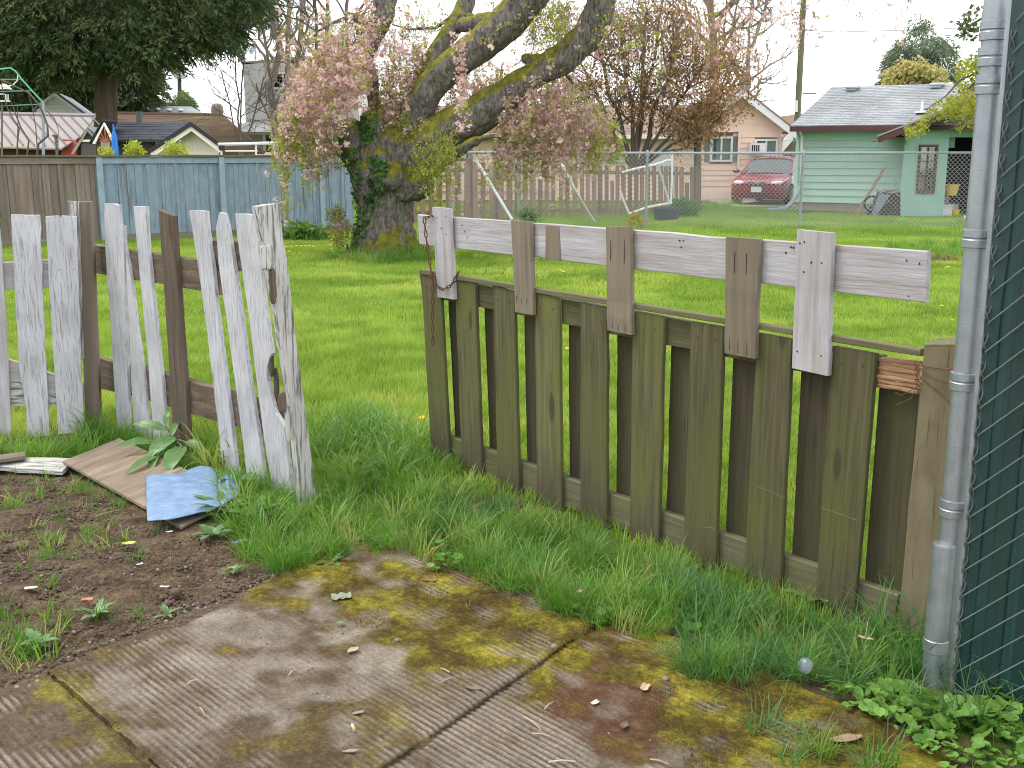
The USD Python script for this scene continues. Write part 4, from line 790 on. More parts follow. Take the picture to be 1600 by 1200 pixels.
def window(parent, x0, x1, z0, z1, Y, fw=0.06, mull=1, mat=M_trim, inner=M_dark_in, cur=False, bars=0):
    w = part(parent, 'window', cat(box(((x0 + x1) / 2, Y, z0 + fw / 2), (x1 - x0, 0.09, fw)), box(((x0 + x1) / 2, Y, z1 - fw / 2), (x1 - x0, 0.09, fw)), box((x0 + fw / 2, Y, (z0 + z1) / 2), (fw, 0.09, z1 - z0 - 2 * fw)), box((x1 - fw / 2, Y, (z0 + z1) / 2), (fw, 0.09, z1 - z0 - 2 * fw)),
             *[box((x0 + (x1 - x0) * (k + 1) / (mull + 1), Y + 0.004, (z0 + z1) / 2), (fw * 0.8, 0.07, z1 - z0 - 2 * fw)) for k in range(mull)], *[box(((x0 + x1) / 2, Y + 0.006, z0 + (z1 - z0) * (k + 1) / (bars + 1)), (x1 - x0 - 2 * fw, 0.05, fw * 0.5)) for k in range(bars)]), mat)
    part(w, 'pane', box(((x0 + x1) / 2, Y + 0.03, (z0 + z1) / 2), (x1 - x0 - fw, 0.006, z1 - z0 - fw)), M_glass)
    if cur: part(w, 'curtain', box(((x0 + x1) / 2 + 0.1 * (x1 - x0), Y + 0.09, (z0 + z1) / 2), ((x1 - x0) * 0.62, 0.02, z1 - z0 - 0.10)), M_curtain)
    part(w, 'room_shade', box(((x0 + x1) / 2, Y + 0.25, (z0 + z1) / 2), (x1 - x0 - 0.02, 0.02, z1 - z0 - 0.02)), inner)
    return w

# ---------------------------------------------------------------- mint green house
HO = D(1243.5, 260, 31.0) * (1, 1, 0)
HP = Plane(HO, (0.866, -0.50, 0))
HF = mat4(np.stack([HP.u, -HP.n, [0, 0, 1]], 1), HO)         # x along the front, y into the house, z up
def hq(px, py, back=0.0): return (HP.at(px, py, -back) - HO) @ HF[:3, :3]
gh = thing('green_house', 'small mint green house with lapped siding and a grey shingle hip roof', 'house', HO)
FRAME[0] = HF
hx0, hx1 = 0.0, 3.4; hz0, hz1 = 0.22, hq(1243.5, 196.5)[2]
part(gh, 'wall_core', box(((hx0 + hx1) / 2, 2.6, (hz0 + hz1) / 2), (hx1 - hx0 - 0.04, 5.1, hz1 - hz0)), M_mint)
lap_wall(gh, hx0, hq(1430, 260)[0], hz0, hz1 - 0.02, 0.0, 11, M_mint)
part(gh, 'foundation', box(((hx0 + hx1) / 2, 2.6, 0.0), (hx1 - hx0 - 0.02, 5.1, 0.44)), M_found)
part(gh, 'corner_board', box((hx0 + 0.03, -0.02, (hz0 + hz1) / 2), (0.09, 0.07, hz1 - hz0)), M_mint)
eL = hq(1235, 197, -0.42); ey, ez = eL[1], eL[2]; eR = np.array([9.0, ey, ez])
rL = hq(1300, 136, 2.7); rR = np.array([9.0, rL[1], rL[2]]); bL = np.array([eL[0], 2 * rL[1] - ey, ez])
part(gh, 'roof_deck', cat(prism([eL, eR, rR, rL], (0, 0.02, -0.05)), prism([bL, eL, rL], (0, 0, -0.05)), prism([(eR[0], bL[1], ez), bL, rL, rR], (0, 0, -0.05))), M_roofg)
courses(gh, 'roof_shingles', eL, eR, rL, rR, M_roofg, 24, 0.32, seed=2)
part(gh, 'fascia', box(((eL[0] + eR[0]) / 2, ey - 0.03, ez - 0.085), (eR[0] - eL[0], 0.05, 0.13)), M_maroon)
part(gh, 'soffit', box(((eL[0] + eR[0]) / 2, ey / 2, ez - 0.135), (eR[0] - eL[0], -ey, 0.02)), M_mint2)
for (x, y) in [(1331, 141.5), (1463, 137)]:
    t = np.linspace(0, 1, 200); yy = [proj((HF[:3, :3] @ (hq(x, y, ey + (rL[1] - ey) * k)) + HO))[0, 1] - 0 for k in t]
    k = t[np.argmin([abs(hq(x, y, ey + (rL[1] - ey) * q_)[2] - (ez + (rL[2] - ez) * q_)) for q_ in t])]; c = hq(x, y, ey + (rL[1] - ey) * k)
    part(gh, 'roof_vent', cat(box(c + (0, -0.02, 0.03), (0.26, 0.26, 0.07)), prism([c + (-0.18, -0.18, 0.06), c + (0.18, -0.18, 0.06), c + (0.18, 0.18, 0.11), c + (-0.18, 0.18, 0.11)], (0, 0, 0.035))), M_wire)
c = hq(1440, 175, ey + 0.75); part(gh, 'vent_flashing', cat(box(c, (0.30, 0.25, 0.05)), tube([c, c + (0, 0, 0.28)], 0.03, 8)), M_trim)
part(gh, 'downspout', tube([hq(1249, 199, -0.35), hq(1249.5, 204, -0.35), hq(1253, 213, -0.10), hq(1253, 300, -0.10)], 0.04, 8), M_trim, smooth=40)
FRAME[0] = None
HY = 30.6
solo('drain_hose', tube([D(1249, 296, HY - 0.6), D(1243, 308, HY - 0.75), D(1236, 318, HY - 0.9), D(1228, 325, HY - 0.95), D(1214, 327.5, HY - 1.0), D(1200, 328, HY - 1.0)], [0.05, 0.05, 0.055, 0.055, 0.05, 0.05], 10), plain('grey_drain_hose', (0.22, 0.25, 0.26), 0.6, 0.15), 'grey drain hose curving onto the lawn at the corner of the green house', 'hose', smooth=50)
# lean-to front of the shed joined to it
SY = 29.0
sx = lambda p, y=270: D(p, y, SY)[0]
sz = lambda y: D(1450, y, SY)[2]
sh = thing('green_shed', 'green shed front with a tall brown-framed window and an open dark doorway', 'shed', (10.8, SY, -0.1))
zb0, zt0 = -0.16, sz(212)
for (a, b, c0, d0) in [(1410, 1434, 343, 214), (1461, 1479, 343, 214), (1434, 1461, 343, 301), (1434, 1461, 227, 214)]:
    part(sh, 'wall_panel', box(((sx(a) + sx(b)) / 2, SY + 0.04, (max(sz(c0), zb0) + sz(d0)) / 2), (sx(b) - sx(a) - 0.003, 0.08, sz(d0) - max(sz(c0), zb0))), M_mint2)
part(sh, 'gable_panel', prism([(sx(1410), SY - 0.01, sz(213)), (sx(1600), SY - 0.01, sz(213)), (sx(1600), SY - 0.01, sz(140)), (sx(1410), SY - 0.01, sz(208))], (0, 0.07, 0)), M_mint2)
for z in (213.5,): part(sh, 'trim_strip', box(((sx(1410) + sx(1700)) / 2, SY - 0.012, sz(z)), (sx(1700) - sx(1410), 0.02, 0.03)), M_mint2)
part(sh, 'wall_panel', box(((sx(1524) + sx(1700)) / 2, SY + 0.04, (zb0 + sz(213)) / 2), (sx(1700) - sx(1524), 0.08, sz(213) - zb0 - 0.01)), M_mint2)
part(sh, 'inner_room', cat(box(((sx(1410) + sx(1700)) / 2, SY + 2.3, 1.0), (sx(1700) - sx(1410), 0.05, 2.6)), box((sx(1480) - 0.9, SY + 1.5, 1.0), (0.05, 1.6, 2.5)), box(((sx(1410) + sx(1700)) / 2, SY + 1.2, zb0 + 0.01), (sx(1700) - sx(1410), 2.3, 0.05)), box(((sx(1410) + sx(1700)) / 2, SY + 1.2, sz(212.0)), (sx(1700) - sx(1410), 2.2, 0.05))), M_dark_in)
M_brownf = plain('brown_window_frame', (0.125, 0.072, 0.05), 0.8, 0.2, 8.0)
wx0, wx1, wz0, wz1 = sx(1433), sx(1462), sz(302), sz(226)
w = part(sh, 'window', cat(box(((wx0 + wx1) / 2, SY - 0.02, wz0 + 0.035), (wx1 - wx0, 0.07, 0.07)), box(((wx0 + wx1) / 2, SY - 0.02, wz1 - 0.03), (wx1 - wx0, 0.07, 0.06)), box((wx0 + 0.025, SY - 0.02, (wz0 + wz1) / 2), (0.05, 0.07, wz1 - wz0 - 0.14)), box((wx1 - 0.025, SY - 0.02, (wz0 + wz1) / 2), (0.05, 0.07, wz1 - wz0 - 0.14)),
    box((sx(1448), SY - 0.015, (wz0 + wz1) / 2), (0.028, 0.05, wz1 - wz0 - 0.14)), *[box(((wx0 + wx1) / 2, SY - 0.013, sz(y)), (wx1 - wx0 - 0.1, 0.045, 0.028)) for y in (252, 275)]), M_brownf)
part(w, 'pane', box(((wx0 + wx1) / 2, SY + 0.01, (wz0 + wz1) / 2), (wx1 - wx0 - 0.08, 0.006, wz1 - wz0 - 0.1)), M_glass)
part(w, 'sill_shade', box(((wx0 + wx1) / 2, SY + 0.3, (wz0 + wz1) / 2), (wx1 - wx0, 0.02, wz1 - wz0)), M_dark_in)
# stored cabinet seen through the window
M_tan = plain('tan_cabinet_paint', (0.68, 0.53, 0.38), 0.6, 0.05)
cb = thing('file_cabinet', 'tan drawer cabinet standing behind the shed window', 'cabinet', (sx(1444), SY + 0.22, 0))
for k, (y0, y1) in enumerate([(229, 251), (253, 274), (276, 300)]):
    p_ = part(cb, 'drawer', box(((sx(1435) + sx(1452)) / 2, SY + 0.115, (sz(y0) + sz(y1)) / 2), (sx(1452) - sx(1435), 0.12, sz(y0) - sz(y1))), M_tan)
    part(p_, 'handle', box((sx(1439), SY + 0.045, sz(y1 - 3)), (0.09, 0.03, 0.03)), M_dark_in)
# sloping shed roof with maroon barge board
ra, rb, rc = D(1371, 214, SY - 0.75), D(1480, 172, SY - 0.75), D(1600, 125.5, SY - 0.75)
slope = rc - ra
part(sh, 'barge_board', prism([ra + (0, 0, -0.02), rc + (0, 0, -0.02), rc + (0, 0, -0.18), ra + (0.06, 0, -0.14)], (0, 0.035, 0)), M_maroon)
part(sh, 'roof_deck', prism([ra, rc, rc + (0.72, 1.5, 0), ra + (0.72, 1.5, 0)], (0, 0, 0.045)), M_roofg)
part(sh, 'soffit', prism([ra + (0.12, 0.04, -0.10), rc + (0.0, 0.04, -0.07), rc + (0, 0.78, -0.07), ra + (0.12, 0.78, -0.10)], (0, 0, -0.02)), plain('dark_soffit', (0.060, 0.052, 0.048), 0.9))
part(sh, 'knee_brace', cat(box((sx(1411), SY - 0.03, sz(222)), (0.07, 0.07, 0.36)), prism([(sx(1411) - 0.03, SY - 0.06, sz(228)), (sx(1411) + 0.03, SY - 0.06, sz(228)), (sx(1411) + 0.03, SY - 0.42, sz(207)), (sx(1411) - 0.03, SY - 0.42, sz(207))], (0, 0, 0.05))), M_mint2)
# things kept in the doorway
def bucket(r0, r1, h, n=18): return revolve([(0, 0.01), (r0, 0.01), (r0 + (r1 - r0) * 0.9, h * 0.88), (r1 + 0.008, h * 0.9), (r1 + 0.008, h), (r1 - 0.008, h), (r0 - 0.01, 0.03), (0, 0.03)], n)
M_yel = plain('yellow_plastic', (0.62, 0.45, 0.03), 0.45, 0.06); M_wplast = plain('white_plastic', (0.55, 0.57, 0.58), 0.5, 0.06)
solo('yellow_bucket', bucket(0.13, 0.19, 0.30), M_yel, 'yellow bucket on the stacked boxes in the green shed doorway', 'bucket', smooth=40, M=mat4(None, D(1486, 306, SY + 0.35)))
solo('storage_crate', box((sx(1485), SY + 0.38, sz(307) - 0.13), (0.24, 0.3, 0.24)), plain('grey_brown_carton', (0.20, 0.165, 0.14), 0.9), 'grey brown carton under the yellow bucket in the shed doorway', 'box')
wb = thing('white_bin', 'white plastic bin on the floor of the shed doorway', 'bin', (sx(1487), SY + 0.3, zb0))
part(wb, 'bin_body', prism([(sx(1478) - 0.0, SY + 0.12, zb0 + 0.03), (sx(1495), SY + 0.12, zb0 + 0.03), (sx(1496), SY + 0.12, sz(323)), (sx(1477.5), SY + 0.12, sz(323))], (0, 0.35, 0)), M_wplast)
part(wb, 'bin_lid', box((sx(1487), SY + 0.29, sz(322) + 0.01), (0.33, 0.39, 0.035)), M_wplast)
solo('paint_pail', bucket(0.085, 0.095, 0.22), M_yel, 'small yellow pail beside the white bin in the shed doorway', 'pail', smooth=40, M=mat4(None, (sx(1503.5), SY + 0.22, zb0 + 0.03)))
solo('grey_bin', prism([(sx(1496.5), SY + 0.45, zb0 + 0.03), (sx(1512), SY + 0.45, zb0 + 0.03), (sx(1513), SY + 0.45, sz(320)), (sx(1496), SY + 0.45, sz(320))], (0, 0.3, 0)), plain('grey_plastic', (0.33, 0.32, 0.31), 0.5), 'grey plastic bin behind the yellow pail in the shed doorway', 'bin')
solo('shelf_boards', cat(box((sx(1489), SY + 0.5, sz(224)), (0.36, 0.03, 0.22)), box((sx(1489), SY + 0.51, sz(217)), (0.36, 0.03, 0.12))), M_mint, 'pale green boards hung at the top of the shed doorway', 'boards')
solo('white_bottle', revolve([(0, 0), (0.045, 0), (0.045, 0.2), (0.018, 0.26), (0.018, 0.32), (0, 0.32)], 12), M_wplast, 'white bottle behind the lower panes of the shed window', 'bottle', smooth=40, M=mat4(None, D(1454.5, 291, SY + 0.2)))

# ---------------------------------------------------------------- wheelbarrow tipped against the wall, and a timber
M_tyre = plain('black_rubber', (0.022, 0.022, 0.024), 0.7, 0.2); M_tray = plain('grey_steel_tray', (0.20, 0.235, 0.25), 0.45, 0.2, 5.0, metallic=0.4); M_rustb = plain('rust_brown_tray', (0.040, 0.030, 0.026), 0.8, 0.4, 8)
wy = 28.2
wl = thing('wheelbarrow', 'old wheelbarrow tipped up on its tray against the shed wall', 'wheelbarrow', D(1385, 340, wy) * (1, 1, 0))
wc = D(1362, 318, wy)
def torus(R, r, n=28, m=8):
    return revolve([(R + r * math.cos(a), r * math.sin(a)) for a in np.linspace(0, 2 * np.pi, m + 1)], n)
Wm = mat4(np.array([[1, 0, 0], [0, 0, -1], [0, 1.0, 0]]) @ rz(0.0)[0], wc)
part(wl, 'wheel', torus(0.185, 0.024), M_tyre, smooth=60, M=Wm)
part(wl, 'rim', cat(torus(0.155, 0.010, 24, 6), *[tube([(0, 0, 0), (0.155 * math.cos(a), 0.155 * math.sin(a), 0)], 0.006, 5) for a in np.linspace(0, 2 * np.pi, 9)[:-1]], revolve([(0, -0.05), (0.022, -0.05), (0.022, 0.05), (0, 0.05)], 10)), M_galv, M=Wm)
q = lambda x, y, dy=0: D(x, y, wy + dy)
tr = [q(1393, 303), q(1407, 302), q(1406, 340), q(1368, 341)]
part(wl, 'tray', cat(prism([q(1393, 303, 0), q(1407, 300, 0.1), q(1407, 340, 0.1), q(1370, 341, 0)], (0, 0.03, 0)), prism([q(1372, 298, 0.35), q(1394, 303, 0), q(1370, 341, 0), q(1352, 337, 0.45)], (0.02, 0.03, 0))), M_rustb)
part(wl, 'tray_side', prism([q(1374, 303, -0.03), q(1391, 304, -0.05), q(1368, 340, -0.05), q(1362, 334, -0.03)], (0.0, 0.02, 0)), M_tray)
part(wl, 'handle', tube([q(1369, 295, 0.2), q(1385, 309, -0.08), q(1390, 316, -0.08)], 0.016, 8), M_tray)
part(wl, 'handle', tube([q(1380, 296, 0.3), q(1406, 306, 0.0)], 0.016, 8), M_tray)
part(wl, 'leg', tube([q(1362, 318, -0.06), q(1372, 334, -0.07)], 0.012, 6), M_tray)
for k, (a, b) in enumerate([((1384, 299), (1402, 296)), ((1388, 302), (1407, 299)), ((1382, 296.5), (1398, 295.5)), ((1392, 304), (1408, 301))]):
    plank(wl, 'wood_scrap', (q(*a, 0.1), q(a[0], a[1] + 2.2, 0.1), q(*b, 0.1), q(b[0], b[1] + 2.2, 0.1)), (0, -1, 0.3), 0.03, [M_ply, M_fresh, M_ply, M_slat][k], seg=1, jit=0)
part(wl, 'rod', tube([q(1398, 281, 0.1), q(1401, 298, 0.05)], 0.014, 6), M_tray)
plank(None, 'leaning_timber', (D(1379.5, 264.5, 29.2), D(1383, 266, 29.2), D(1334, 337.5, 28.0), D(1338.5, 339, 28.0)), (0, -1, 0.2), 0.07, M_bpick, seg=4, jit=0.002)
tag('/World/leaning_timber', 'long brown timber leaning on the green house wall beside the wheelbarrow', 'timber')

# ---------------------------------------------------------------- peach house behind
PY = 37.2
px_ = lambda p, y=260: D(p, y, PY)[0]
pz_ = lambda y: D(1150, y, PY)[2]
ph = thing('peach_house', 'peach house with lapped siding, white windows and a white-edged gable', 'house', (6.5, PY, 0))
gx0, gx1 = px_(1074), px_(1218.5)
apex = (px_(1150), pz_(147))
zeave = pz_(206)
part(ph, 'wall_core', prism([(px_(560), PY + 0.35, 0.0), (gx1 - 0.02, PY + 0.35, 0.0), (gx1 - 0.02, PY + 0.35, zeave), (px_(560), PY + 0.35, zeave)], (0, 5.0, 0)), M_peach)
part(ph, 'foundation', box(((px_(860) + gx1) / 2, PY + 0.3, 0.1), (gx1 - px_(860) - 0.05, 0.5, 0.42)), M_peach)
h1 = (px_(1109), px_(1144), pz_(253), pz_(213)); h2 = (px_(1177), px_(1213), pz_(244), pz_(217)); h0 = (px_(901), px_(979), pz_(254), pz_(224)); h3 = (px_(1024), px_(1053), pz_(300), pz_(232))
zf = 0.30
lap_wall(ph, px_(1090), px_(1153), zf, zeave, PY + 0.10, 11, M_peach, holes=(h1,))
lap_wall(ph, px_(1153), gx1, zf, zeave, PY - 0.02, 11, M_peach, holes=(h2,))
lap_wall(ph, px_(560), px_(1090), zf, zeave, PY + 0.28, 11, M_peach, holes=(h0, h3))
for i in range(5):                              # gable boards, shortening to the peak
    z0_, z1_ = zeave + (apex[1] - zeave) * i / 5, zeave + (apex[1] - zeave) * (i + 1) / 5; k = (i + 0.5) / 5
    a, b = gx0 + (apex[0] - gx0) * k, gx1 + 0.3 + (apex[0] - gx1 - 0.3) * k
    part(ph, 'siding_board', prism([(a, PY - 0.02, z0_), (b, PY - 0.02, z0_), (b - 0.1, PY - 0.002, z1_ + 0.01), (a + 0.1, PY - 0.002, z1_ + 0.01)], (0, 0.03, 0)), M_peach)
for x in (gx1 - 0.03, px_(1153)):
    part(ph, 'corner_board', box((x, PY - 0.03, (zf + zeave) / 2), (0.08, 0.07, zeave - zf)), M_peach)
window(ph, *h1, PY + 0.07, 0.07, 1, cur=True); window(ph, *h2, PY - 0.05, 0.07, 1, cur=True); window(ph, *h0, PY + 0.26, 0.08, 1)
dd = part(ph, 'door', box(((h3[0] + h3[1]) / 2, PY + 0.27, (h3[2] + h3[3]) / 2), (h3[1] - h3[0], 0.06, h3[3] - h3[2])), M_trim)
for (a, b) in ((-0.04, 0), (1.0, 1.04)): part(ph, 'shutter', box(((h1[0] if a < 0 else h1[1]) + (-0.10 if a < 0 else 0.10), PY + 0.06, (h1[2] + h1[3]) / 2), (0.16, 0.04, h1[3] - h1[2])), plain('grey_shutter_%d' % (a > 0), (0.16, 0.17, 0.19), 0.7))
ac = part(ph, 'air_conditioner', box((px_(1178), PY - 0.26, pz_(231)), (px_(1190) - px_(1167), 0.45, 0.30)), M_trim)
for k in range(4): part(ac, 'vent_slot', box((px_(1169.5 + k * 3.2), PY - 0.49, pz_(231.5)), (0.035, 0.02, 0.20)), M_dark_in)
ov = 0.45
gL, gR = np.array([px_(1070) - 0.05, PY - ov, zeave - 0.12]), np.array([px_(1240.5), PY - ov, pz_(209)])
aP = np.array([apex[0], PY - ov, apex[1] + 0.14])
for nm, a in (('barge_board', gR), ('barge_board', gL)):
    part(ph, nm, prism([aP, a, a + (0, 0, -0.24), aP + (0, 0, -0.26)], (0, 0.04, 0)), M_trim)
for a in (gR, gL): part(ph, 'roof_slope', prism([aP + (0, -0.02, 0.01), a + (0, -0.02, 0.01), a + (0, 5.6, 0.01), aP + (0, 5.6, 0.01)], (0, 0, 0.06)), M_roofp)
part(ph, 'soffit', cat(prism([aP + (0, 0.05, -0.10), gR + (0, 0.05, -0.08), gR + (0, 0.44, -0.08), aP + (0, 0.44, -0.10)], (0, 0, -0.02)), prism([gR + (-0.45, 0.05, -0.22), gR + (0, 0.05, -0.22), gR + (0, 0.6, -0.22), gR + (-0.45, 0.6, -0.22)], (0, 0, 0.02))), M_trim)
mE0, mE1 = np.array([px_(560), PY - 0.25, pz_(213)]), np.array([px_(1095), PY - 0.25, pz_(211)]); mR0, mR1 = np.array([px_(560) - 0.2, PY + 2.9, pz_(160)]), np.array([px_(1110), PY + 2.9, pz_(158)])
part(ph, 'main_roof', prism([mE0, mE1, mR1, mR0], (0, 0.02, -0.06)), M_roofp)
courses(ph, 'roof_shingles', mE0, mE1, mR0, mR1, M_roofp, 20, 0.5, seed=5)
part(ph, 'gutter', box(((mE0[0] + mE1[0]) / 2, PY - 0.31, pz_(214)), (mE1[0] - mE0[0], 0.10, 0.12)), M_trim)
part(ph, 'downspout', tube([(px_(1216), PY - 0.35, pz_(212)), (px_(1219), PY - 0.08, pz_(220)), (px_(1219), PY - 0.08, 0.2)], 0.035, 6), M_trim)
for k, p in enumerate((806, 842)): window(ph, px_(p - 14), px_(p + 12), pz_(246), pz_(219), PY + 0.26, 0.05, 0)
# driveway strip under the car
drv = solo('parking_strip', box((D(1200, 318, 35)[0] + 0.9, 35.0, 0.02), (5.0, 4.6, 0.03)), plain('pale_concrete', (0.36, 0.33, 0.29), 0.9, 0.15, 2), 'concrete parking strip under the red car', 'driveway', kind='structure')
# neighbour's brown house glimpsed between the two
NY = 47.0
nb = thing('brown_house', 'brown house with a white barge board glimpsed between the peach and the green house', 'house', D(1230, 262, NY) * (1, 1, 0))
nq = lambda x, y: D(x, y, NY)
part(nb, 'wall', prism([nq(1217, 322), nq(1262, 322), nq(1262, 190), nq(1217, 236)], (0, 4, 0)), plain('brown_wall', (0.17, 0.115, 0.085), 0.9, 0.12, 4))
part(nb, 'barge_board', prism([nq(1217, 226), nq(1247, 192), nq(1247, 208), nq(1217, 243)], (0, -0.15, 0)), M_trim)
part(nb, 'roof', prism([nq(1217, 224), nq(1262, 176), nq(1262, 186), nq(1217, 228)], (0, 5, 0)), M_roofbr)
window(nb, nq(1220, 260)[0], nq(1234, 260)[0], nq(1220, 262)[2], nq(1220, 247)[2], NY - 0.05, 0.06, 1)

# ---------------------------------------------------------------- red car
M_car = MT('red_car_paint', {'p': ('principled_bsdf', {'base_color': (0.18, 0.010, 0.022), 'roughness': 0.28, 'coat_weight': 0.8, 'coat_roughness': 0.05, 'metallic': 0.15})}, [])
M_cglass = plain('car_glass', (0.045, 0.055, 0.06), 0.06, 0.1, spec=0.9); M_lamp = plain('headlamp_glass', (0.62, 0.64, 0.66), 0.12, 0.08, spec=0.8); M_blk = plain('black_trim', (0.018, 0.018, 0.02), 0.5, 0.1); M_alloy = plain('alloy_wheel', (0.5, 0.5, 0.51), 0.3, 0.05, metallic=0.7); M_plate = plain('number_plate', (0.52, 0.58, 0.62), 0.5, 0.05)
yaw = math.radians(-117)                          # the way its nose points, towards the viewer and a little left
hd2 = np.array([math.cos(yaw), math.sin(yaw), 0]); lf = np.array([-hd2[1], hd2[0], 0])
co = D(1181, 316, 33.1) * (1, 1, 0) - hd2 * 0.35 + (0.0, 0, 0.03)
car = thing('red_car', 'dark red saloon car parked nose out between the two houses', 'car', co)
RC = np.stack([hd2, lf, [0, 0, 1]], 1); CM = mat4(RC, co)
def loft(secs):
    n = len(secs[0]); v = np.vstack(secs); f = []
    for i in range(len(secs) - 1):
        for j in range(n):
            a, b = i * n + j, i * n + (j + 1) % n
            f += [[a, b, b + n], [a, b + n, a + n]]
    f += [[0, j + 1, j] for j in range(1, n - 1)]; o = (len(secs) - 1) * n; f += [[o, o + j, o + j + 1] for j in range(1, n - 1)]
    m = trimesh.Trimesh(v, f, process=False); m.fix_normals(); return m
def body_sec(x, w, zb_, zt, crown=0.03, tum=0.94):
    h = [(0, zb_), (w * 0.86, zb_), (w * 0.98, zb_ + 0.10), (w, zb_ + (zt - zb_) * 0.52), (w * 0.985, zb_ + (zt - zb_) * 0.80), (w * tum, zt - 0.02), (w * tum * 0.72, zt + crown * 0.6), (0, zt + crown)]
    pts = h + [(-y, z) for y, z in h[-2:0:-1]]
    return np.array([(x, y, z) for y, z in pts])
part(car, 'body', loft([body_sec(0.36, 0.62, 0.30, 0.52), body_sec(0.33, 0.74, 0.22, 0.62), body_sec(0.22, 0.82, 0.19, 0.70), body_sec(0.0, 0.865, 0.18, 0.76), body_sec(-0.5, 0.88, 0.18, 0.86), body_sec(-0.95, 0.885, 0.18, 0.93), body_sec(-2.0, 0.89, 0.18, 0.94), body_sec(-3.2, 0.885, 0.18, 0.96), body_sec(-3.8, 0.86, 0.2, 0.95), body_sec(-4.15, 0.78, 0.25, 0.88), body_sec(-4.2, 0.70, 0.35, 0.75)]), M_car, smooth=35, M=CM)
def cab(x, w, z): return np.array([(x, -w, 0.9), (x, w, 0.9), (x, w * 0.93, (0.9 + z) / 2), (x, w * 0.80, z - 0.02), (x, w * 0.5, z + 0.015), (x, 0, z + 0.025), (x, -w * 0.5, z + 0.015), (x, -w * 0.80, z - 0.02), (x, -w * 0.93, (0.9 + z) / 2)])
part(car, 'cabin_glass', loft([cab(-0.78, 0.80, 0.93), cab(-1.45, 0.80, 1.36), cab(-2.6, 0.80, 1.38), cab(-3.45, 0.76, 0.98)]), M_cglass, smooth=30, M=CM)
part(car, 'roof', loft([np.array([(x, -w, z - 0.05), (x, w, z - 0.05), (x, w, z - 0.01), (x, w * 0.6, z + 0.03), (x, 0, z + 0.042), (x, -w * 0.6, z + 0.03), (x, -w, z - 0.01)]) for x, w, z in ((-1.40, 0.66, 1.345), (-1.6, 0.655, 1.385), (-2.4, 0.655, 1.40), (-2.75, 0.63, 1.345))]), M_car, smooth=30, M=CM)
for s in (-1, 1):
    [part(car, 'pillar', tube(*a), M_car, smooth=50, M=CM) for a in (([(-0.74, 0.78 * s, 0.93), (-1.44, 0.67 * s, 1.34)], 0.035, 6), ([(-2.1, 0.80 * s, 0.93), (-2.05, 0.665 * s, 1.38)], 0.04, 6), ([(-3.3, 0.78 * s, 0.97), (-2.7, 0.64 * s, 1.34)], 0.06, 6))]
    hl = trimesh.creation.icosphere(2, 1.0); hl.apply_transform(mat4(np.diag([0.10, 0.21, 0.075]) @ np.eye(3))); hl.apply_transform(mat4(rz(s * 0.45)[0], (0.20, 0.60 * s, 0.655)))
    part(car, 'headlight', hl, M_lamp, smooth=True, M=CM)
    mr = trimesh.creation.icosphere(2, 1.0); mr.apply_transform(mat4(np.diag([0.07, 0.11, 0.065]), (-0.95, 1.0 * s, 0.99))); part(car, 'mirror', mr, M_car, smooth=True, M=CM)
    part(car, 'fog_light', box((0.335, 0.52 * s, 0.32), (0.03, 0.16, 0.07)), M_lamp, M=CM)
    for x in (-0.42, -3.15):
        Wl = CM @ mat4(np.array([[1, 0, 0], [0, 0, 1.0], [0, -1, 0]]), (x, 0.80 * s, 0.295))
        wh = part(car, 'wheel', revolve([(0.19, -0.09), (0.28, -0.10), (0.30, -0.07), (0.30, 0.07), (0.28, 0.10), (0.19, 0.09)], 26), M_tyre, smooth=35, M=Wl)
        part(wh, 'rim', cat(revolve([(0.19, -0.09), (0.20, -0.095), (0.205, 0.095), (0.18, 0.095), (0.175, -0.06)], 22), *[box((0.09 * math.cos(a), 0.09 * math.sin(a), 0.07 * (-s)), (0.18, 0.045, 0.02), rz(a)[0]) for a in np.linspace(0, 2 * np.pi, 8)[:-1]]), M_alloy, M=Wl)
        part(car, 'wheel_arch', revolve([(0.30, -0.05), (0.345, -0.05), (0.345, 0.088), (0.30, 0.088)], 26), M_blk, M=Wl)
part(car, 'grille', box((0.335, 0, 0.635), (0.04, 0.52, 0.09)), M_blk, M=CM)
part(car, 'grille_bar', cat(*[box((0.36, 0, 0.61 + 0.022 * k), (0.012, 0.5, 0.006)) for k in range(3)], box((0.365, 0, 0.668), (0.02, 0.16, 0.03))), M_alloy, M=CM)
part(car, 'air_intake', box((0.352, 0, 0.29), (0.03, 0.80, 0.085)), M_blk, M=CM)
part(car, 'number_plate', box((0.375, 0.0, 0.47), (0.012, 0.31, 0.155)), M_plate, M=CM)
part(car, 'bumper_line', cat(box((0.345, 0, 0.555), (0.03, 1.30, 0.014))), M_blk, M=CM)
for s in (-1, 1): part(car, 'door_handle', box((-2.0, 0.89 * s, 0.82), (0.18, 0.03, 0.035)), M_blk, M=CM); part(car, 'side_strip', box((-1.8, 0.888 * s, 0.55), (2.0, 0.025, 0.05)), M_blk, M=CM)

